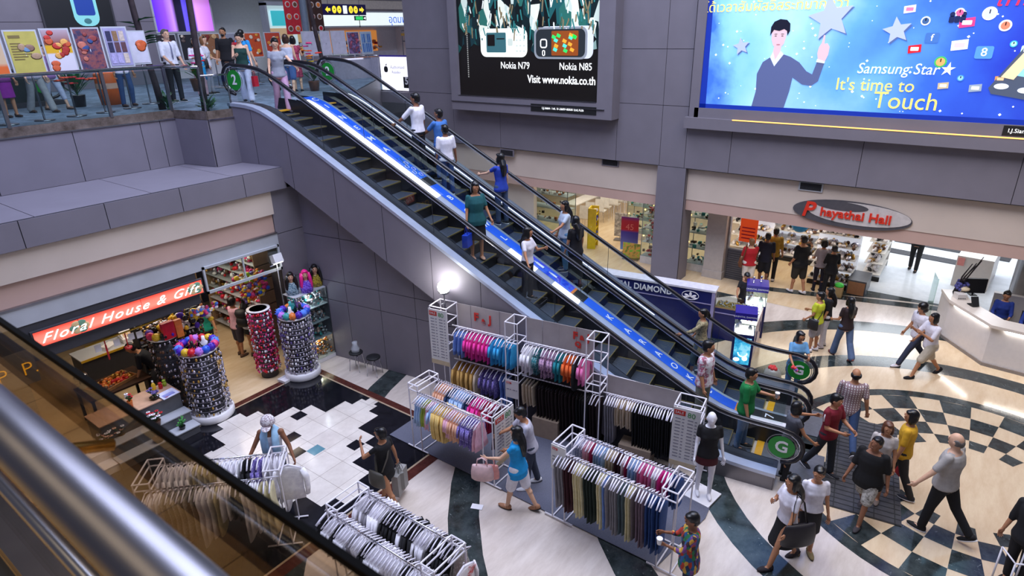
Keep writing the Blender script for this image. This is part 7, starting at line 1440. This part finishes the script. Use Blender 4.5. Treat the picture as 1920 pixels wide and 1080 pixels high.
for k in range(3): m=MB(); m.box((0,-1.1+.9*k,.1),(.03,-.24+.9*k,1.25)); m.build('white_panel',mat('grey_white_panel','#a6a4b0',.4),gl2)
text('bestro',.24,frame((-.008,.3,1.0),(0,-1,0),(0,0,1)),mat('violet_print','#4a4a90',.5),gl2); m=MB(); m.box((-.006,.0,.25),(0,.5,.75)); b5=m.build('black_block',BLACK,gl2); text('5',.42,frame((-.01,.25,.5),(0,-1,0),(0,0,1)),WHITE,b5,'numeral',bold=.01)
# flowers by the escalator top, palms and trunks
def leafy(label,x,y,z,n,L,col,potm=None,fl=(),cat='plant',seed=1,spread=1.0,up=.6,name='potted_plant'):
    t=thing(name,label,cat,(x,y,z)); rr=random.Random(seed); b0=0
    if potm: m=MB(); m.lathe([(.13,0),(.17,.28),(.18,.30),(.15,.28)],seg=16); m.build('pot',potm,t,True); b0=.28
    m=MB()
    for k in range(n):
        a=rr.random()*6.28; e=rr.uniform(.2,1.2)*spread; l=L*rr.uniform(.6,1); d=Vector((math.cos(a)*math.sin(e),math.sin(a)*math.sin(e),math.cos(e)*up+.25)); p0=Vector((0,0,b0+rr.uniform(0,.3)*L)); p1=p0+d*l*.55; p2=p0+d*l+Vector((0,0,-.18*l))
        s=d.cross(Vector((0,0,1))).normalized()*.045*(.6+L*.4); m.add([p0-s*.2,p0+s*.2,p1+s,p1-s,p2],[(0,1,2,3),(3,2,4)]); m.add([p0-s*.2+Vector((0,0,-.004)),p1-s+Vector((0,0,-.004)),p1+s+Vector((0,0,-.004)),p2+Vector((0,0,-.004))],[(0,1,3),(0,3,2)]) if False else None
    m.build('leaves',mat('leaf_'+col.lstrip('#'),col,.45,var=.25,scale=5),t)
    for j,(c,nn,h) in enumerate(fl):
        m=MB()
        for k in range(nn):
            p=Vector((rr.uniform(-.28,.28),rr.uniform(-.28,.28),b0+rr.uniform(.5,1)*h))
            for q in range(5): m.ell(p+Vector((.05*math.cos(q*1.26),.05*math.sin(q*1.26),.01)),(.045,.045,.02),6,4)
        m.build('blossoms',mat('petal_'+c.lstrip('#'),c,.6),t,True)
    return t
leafy('tall pot of red and orange flowers beside the escalator top',12.9,17.3,5.8,36,.75,'#2a6a34',BRN,[('#e0402a',5,1.25),('#e88a2a',5,1.0),('#d83a8a',4,1.15),('#e8d040',2,.8)],seed=3)
leafy('bushy green plant in a black pot behind the railing',7.05,19.5,5.8,60,.70,'#1f6a3a',BLK,[],seed=4,up=1)
leafy('dark green plant at the left trunk\'s foot',7.9,16.55,5.8,26,.55,'#2c5a30',None,[],seed=5,spread=1.3)
leafy('dark green plant at the right trunk\'s foot beside the escalator',8.15,15.15,5.8,26,.50,'#2a5430',None,[],seed=6,spread=1.3)
leafy('green plant with pink blossoms on the railing by the tie-wearing man',8.55,16.1,6.2,26,.55,'#2f7a3a',BRN,[('#e03a8a',4,.7),('#c82a3a',3,.6)],seed=7)
leafy('small green plant by the white trousers',8.45,15.5,5.8,18,.4,'#3a7a40',None,[],seed=8,spread=1.2)
leafy('row of small orange and red flowers on the railing planter',5.5,15.25,6.45,16,.25,'#3a5a34',None,[('#e0502a',5,.3),('#c82a2a',5,.3)],seed=9,name='planter')
BARK=mat('dark_bark','#33272a',.8,var=.25,scale=8)
def trunk(label,x,y,z0,z1,lean,leaf=True):
    t=thing('artificial_tree',label,'tree',(x,y,z0)); m=MB(); rr=random.Random(int(x*10)); m.path([(lean*u+rr.uniform(-.02,.02),rr.uniform(-.02,.02),(z1-z0)*u) for u in (0,.15,.3,.5,.7,.85,1)],[.085,.075,.07,.07,.065,.06,.06],10); m.build('trunk',BARK,t,True)
    if leaf:
        m=MB()
        for k in range(14):
            a=rr.random()*6.28; u=rr.uniform(.36,.5); p=Vector((lean*u,0,(z1-z0)*u)); d=Vector((math.cos(a),math.sin(a),.35)); s=d.cross(Vector((0,0,1))).normalized()*.05; m.add([p,p+d*.2+s,p+d*.42+Vector((0,0,-.08)),p+d*.2-s],[(0,1,2,3)])
        m.build('leaves',mat('leaf_2c5a30'),t)
    return t
trunk('leaning dark artificial trunk behind the railing, left of the tie-wearing man',7.80,16.66,5.8,10,-.25); trunk('straight dark artificial trunk by the escalator top',8.20,15.31,5.8,10,.15,False); trunk('dark artificial trunk by the blank notice boards',14.75,19.0,5.8,9.3,-.5,False)
ob=thing('bin','orange bin with a white label behind the railing','bin',(7.75,19.3,5.8)); m=MB(); m.lathe([(.24,0),(.28,.4),(.28,.78),(.25,.82)],seg=20); m.build('bin_body',mat('orange_plastic','#e0641c',.5),ob,True); m=MB(); m.lathe([(.284,.42),(.284,.56)],seg=20,cap=False); m.build('label_band',mat('pale_orange_label','#e8b898',.5),ob,True)
e3=thing('escalator','dark escalator end with a green sign far behind the railing','escalator',(6.75,21.0,5.8),.1); m=MB(); m.box((-1.6,-.06,.12),(.2,.06,.85)); m.build('glass_balustrade',mat('dark_balustrade','#2c3434',.2),e3); m=MB(); m.path([(-1.6,0,.93),(.2,0,.93)]+[(.2+.38*math.sin(a),0,.55+.38*math.cos(a)) for a in [PI*i/8 for i in range(9)]]+[(-1.6,0,.17)],.04,8); m.build('handrail',RUBBER,e3,True); m=MB(); m.M=Matrix.Translation((.0,-.07,.52))@Matrix.Rotation(PI/2,4,'X'); m.lathe([(.2,-.004),(.2,.004)],seg=24); fs3=m.build('floor_sign',GREEN,e3); text('2',.26,frame((0,-.078,.52),(1,0,0),(0,0,1)),WHITE,fs3,'numeral'); m=MB(); m.box((-1.6,-.3,0),(.4,.3,.12)); m.build('base',DARK,e3)
# back of the gallery: lit posters, shops, signs
def lit_board(label,x0,x1,y,z0,z1,mt,fr=DARK,cat='billboard',deco=None):
    t=thing('lit_poster',label,cat,((x0+x1)/2,y,z0)); w=(x1-x0)/2; h=z1-z0; m=MB(); m.box((-w-.06,0,-.06),(w+.06,.06,h+.06)); m.build('frame',fr,t); m=MB(); m.box((-w,-.01,0),(w,0,h)); p=m.build('lit_panel',mt,t)
    if deco: deco(t,w,h)
    return t
def phone_deco(t,w,h):
    m=MB(); Q=rrect(-.18,.62,.08,1.6,.3); m.add([(a,-.02,b) for a,b in Q]+[(a,-.012,b) for a,b in Q],[tuple(range(len(Q)))]); p=m.build('telephone_print',em('teal_phone','#7ac0c0',.55),t); m=MB(); Q=rrect(-.08,.52,.42,1.5,.08); m.add([(a,-.026,b) for a,b in Q],[tuple(range(len(Q)))]); m.build('screen_print',em('phone_blue','#1a3a8a',.5),p); m=MB(); m.ell((.22,-.026,.24),(.12,.005,.09)); m.build('button_print',em('phone_button2','#3a6a70',.5),p,True)
lit_board('dark poster with a large telephone high behind the gallery',9.0,11.15,25.9,7.78,9.8,em('poster_black','#15171a',.25),deco=phone_deco)
lit_board('dark green poster edge at the far upper left',5.5,7.2,25.9,7.7,9.8,em('poster_dark_green','#0f2a24',.25))
lit_board('violet and pink lit poster high behind the gallery',12.62,14.85,25.9,7.64,9.8,vgrad('violet_pink_print',[(0,'#5a2ad8'),(.18,'#8a4af0'),(.3,'#c08af8'),(.36,'#16142a'),(.48,'#1a1838'),(.5,'#6a5af0'),(.68,'#3a2ac0'),(.72,'#e8a0e8'),(1,'#c070d8')],'X',-1.1,1.1,emit=.85),LGRAY)
def shop_front(label,x0,x1,z1,mats,seed,glow):
    t=thing('market_stall',label,'shop',((x0+x1)/2,27.0,5.8)); w=(x1-x0)/2; m=MB(); m.box((-w,.9,0),(w,.95,z1)); m.build('back_panel',glow,t); m=MB(); m.box((-w,-.6,.0),(w,-.2,.75)); m.build('counter',mat('shop_counter_pale','#b0a8b0',.4),t); bx=[((-w+.1,.5,.8+.3*k),(w-.1,.85,.95+.3*k)) for k in range(int((z1-.9)/.3))]; trinkets('goods',None,None,bx,130,mats,(.05,.12),t,seed,shape=1); return t
shop_front('orange lit shop crammed with goods at the back of the gallery',22.2,25.3,1.75,[ORG,GOLD,REDT,WHT,BRN],71,em('warm_shop_glow','#d88a40',.6)); shop_front('shop with cream lit goods left of the orange one',18.9,21.9,1.75,[GOLD,WHT,BRN,ORG],72,em('cream_shop_glow','#c8a878',.5))
for k,(a,b) in enumerate(((19.9,22.0),(22.05,25.6))): lit_board('white lit sign panel over the back shops, %s'%('left' if k==0 else 'right with blue lettering'),a,b,25.4,7.76,8.34,em('sign_white_lit','#e6efea',.85),LGRAY,'sign',(lambda t,w,h:text('อุดมพร',.50,frame((w-.95,-.02,h*.45),(1,0,0),(0,0,1)),em('blue_letters_lit','#3a6ad0',.8),t)) if k else None)
m=MB(); m.box((13.2,25.3,8.9),(27,25.6,9.3)); m.box((19.7,25.35,8.5),(26,25.5,8.9),1); struct(m.build('trim_5',[GRAY,mat('cream_fascia','#c9bcae',.6)]))
kg=thing('kiosk','pale lit kiosk with a teal screen behind the red banner','kiosk',(17.9,25.5,5.8)); m=MB(); m.box((-.75,.3,0),(.8,.35,2.9)); m.build('back_panel',em('kiosk_glow','#c8dce0',.6),kg); m=MB(); m.box((-.45,.2,2.0),(.35,.24,2.6)); m.build('screen',em('teal_screen','#3ab0b8',.7),kg); m=MB(); m.box((-.6,.2,1.45),(.5,.24,1.9)); m.build('picture',em('tan_picture','#c8a880',.5),kg); m=MB(); m.box((-.85,0,0),(-.75,.4,2.9)); m.box((-.85,0,2.8),(.85,.4,2.95)); m.build('frame',LGRAY,kg)
wy=thing('direction_sign','dark violet hanging sign with yellow arrows and symbols','sign',(18.38,22.0,8.13)); m=MB(); m.box((-1.1,0,0),(1.1,.10,.40)); m.build('sign_box',mat('dark_violet','#1e1450',.4),wy); YS=em('yellow_symbol','#f0d838',.9)
for k,s_ in enumerate((-1,1)): m=MB(); m.add([(s_*(1.0),-.01,.2),(s_*.86,-.01,.32),(s_*.86,-.01,.25),(s_*.74,-.01,.25),(s_*.74,-.01,.15),(s_*.86,-.01,.15),(s_*.86,-.01,.08)],[tuple(range(7)) if s_<0 else tuple(range(7))[::-1]]); m.build('arrow',YS,wy)
for x in (-.55,-.30,.30,.55): m=MB(); m.ell((x,-.008,.2),(.11,.006,.14)); s2=m.build('round_symbol',YS,wy,True); text('i' if x==.3 else '•',.2,frame((x,-.018,.2),(1,0,0),(0,0,1)),BLACK,s2,'symbol')
m=MB(); m.box((-.1,-.012,.05),(.1,0,.35)); m.build('white_symbol',em('sign_white_lit'),wy); m=MB(); [m.rod((x,.05,.4),(x,.05,1.2),.012,6) for x in (-.8,.8)]; m.build('hanging_rod',STEEL,wy); xs=thing('exit_sign','small green lit exit sign under the direction sign','sign',(19.25,22.1,7.93)); m=MB(); m.box((-.3,0,0),(.3,.06,.17)); m.build('sign_box',DARK,xs); m=MB(); m.box((-.27,-.006,.02),(.12,0,.15)); m.build('lit_panel',em('green_exit_lit','#30c060',.9),xs); m=MB(); m.add([(.14,-.006,.085),(.26,-.006,.14),(.26,-.006,.03)],[(0,1,2)]); m.build('arrow',PW,xs)
for k,(x,c,l) in enumerate(((15.85,'#b8202c','red hanging banner of food bowls'),(16.92,'#3a2018','brown hanging banner of food bowls right of the red one'))):
    t=thing('hanging_banner',l,'banner',(x,22.0,7.45)); m=MB(); m.box((-.34,0,0),(.34,.02,2.2)); m.build('banner_cloth',mat('banner_'+c.lstrip('#'),c,.6,var=.1),t)
    for i in range(2):
        for j in range(5): m=MB(); m.ell((-.16+.32*i,-.005,.2+.42*j),(.12,.006,.11)); b=m.build('bowl_print',mat('bowl_rim','#c8b8b0',.5),t,True); m=MB(); m.ell((-.16+.32*i,-.012,.2+.42*j),(.08,.006,.075)); m.build('food_print',[BRN,ORG,REDT][(i+j+k)%3],b,True)
pp2=MB(); pp2.rod((16.45,22.1,5.8),(16.45,22.1,10.5),.12,14); struct(pp2.build('trim_6',mat('blue_grey_post','#6a7684',.4)))
gs=thing('goods_rack','clothes and goods rack behind the lit white counter panel','rack',(19.6,19.2,5.8)); m=MB(); [m.rod((0,y,0),(0,y,1.7),.02,6) for y in (-.9,.9)]; m.rod((0,-.9,1.7),(0,.9,1.7),.02,6); m.rod((0,-.9,1.3),(0,.9,1.3),.02,6); m.build('rack_frame',STEEL,gs); trinkets('goods',None,None,[((-.15,-.85,1.35),(.15,.85,1.6)),((-.15,-.85,1.0),(.15,.1,1.25))],40,[REDT,ORG,GOLD,BLK,WHT],(.07,.12),gs,81,shape=1)
# ================================================================ NEAR BALCONY RAIL
BS=mat('rail_steel','#7d7c84',.36,1,var=.06,scale=6); gb2=thing('balcony_railing','large steel handrail and bronze glass of the near balcony','railing',(.33,1.6,5.80))
m=MB(); m.box((-.005,-4,.05),(.005,3.4,1.120)); gp=m.build('glass_panel',BRONZE,gb2); gp['label']='bronze tinted glass panel'
m=MB(); m.box((-.005,-4,1.119),(.005,3.4,1.131)); m.build('glass_edge',mat('black_edge_seal','#060607',.9,var=0,spec=.1),gb2)['label']='black top edge of the glass'
m=MB(); m.rod((-.165,-4,1.205),(-.165,3.4,1.205),.035,24); m.build('handrail',BS,gb2,True)
m=MB(); m.rod((-.125,-4,.85),(-.125,3.4,.85),.014,12); m.build('lower_rail',STEEL,gb2,True)
m=MB(); m.box((-.20,-4,.62),(-.17,3.4,.68)); m.build('dark_rail',BLACK,gb2)
m=MB(); m.box((-.06,-4,0),(.06,3.4,.06)); m.build('base_channel',STEEL,gb2)
for y in (-1.9,-.45,1.2,2.6): m=MB(); m.path([(-.155,y,1.17),(-.10,y,1.06),(-.01,y,1.02)],.012,8); m.build('bracket',mat('brass_bracket','#c89a50',.25,1,var=.05),gb2,True)
cam.dof.use_dof=True; cam.dof.focus_distance=13.0; cam.dof.aperture_fstop=5.6

wst=thing('tube_stand','low white tube stand at the right edge of the floor','stand',(9.02,-1.52,.013),.5); m=MB(); [m.rod((x,y,0),(x,y,.75),.012,6) for x in (0,.3) for y in (0,-.3)]; [m.rod(a,b,.012,6) for a,b in (((0,0,.75),(.3,0,.75)),((0,-.3,.75),(.3,-.3,.75)),((0,0,.75),(0,-.3,.75)),((0,0,.35),(0,-.3,.35)))]; m.build('tube_frame',WT,wst,True)

GROUPS={'wig_bust':'wig busts on the glass showcase','necklace_bust':'necklace busts on the bangle columns','bangle_column':'bangle columns of the gift shop','flower_pot':'flower pots of the flower stall','poster_stand':'poster stands on the gallery','glass_showcase':'glass showcases','shoe_rack':'shoe racks of the shoe shop','stool':'stools by the grey wall','price_board':'price boards on the clothes racks','air_vent':'air vents under the grey panels','escalator':'escalators','carrier_bag':'carrier bags','standing_poster':'standing posters in the hall','clothes_rack':'free-standing clothes racks','wall_display_rack':'wall display racks','feather_boa':'feather boas on the bangle columns','barrier_post':'posts in the entrance','hanging_banner':'hanging food banners','artificial_tree':'artificial trunks on the gallery','potted_plant':'plants on the gallery','billboard':'billboards on the hall wall','display_shelf':'display shelves of the gift shop','lit_poster':'lit boards at the back of the gallery','market_stall':'shops at the back of the gallery','spot_lamp':'spot lamps on the showcase','carton':'cartons under the trousers','office_chair':'office chairs behind the desk','shop_sign':'shop signs','flower_stand':'flower stands','glass_railing':'glass railings','paper_cup':'paper cups','backpack':'backpacks','shoulder_bag':'shoulder bags','person':'people in the shopping hall'}
for o in list(COL.objects):
    if o.parent is None and 'label' in o and 'group' not in o:
        g=GROUPS.get(o.name.split('.')[0])
        if g: o['group']=g
flush()
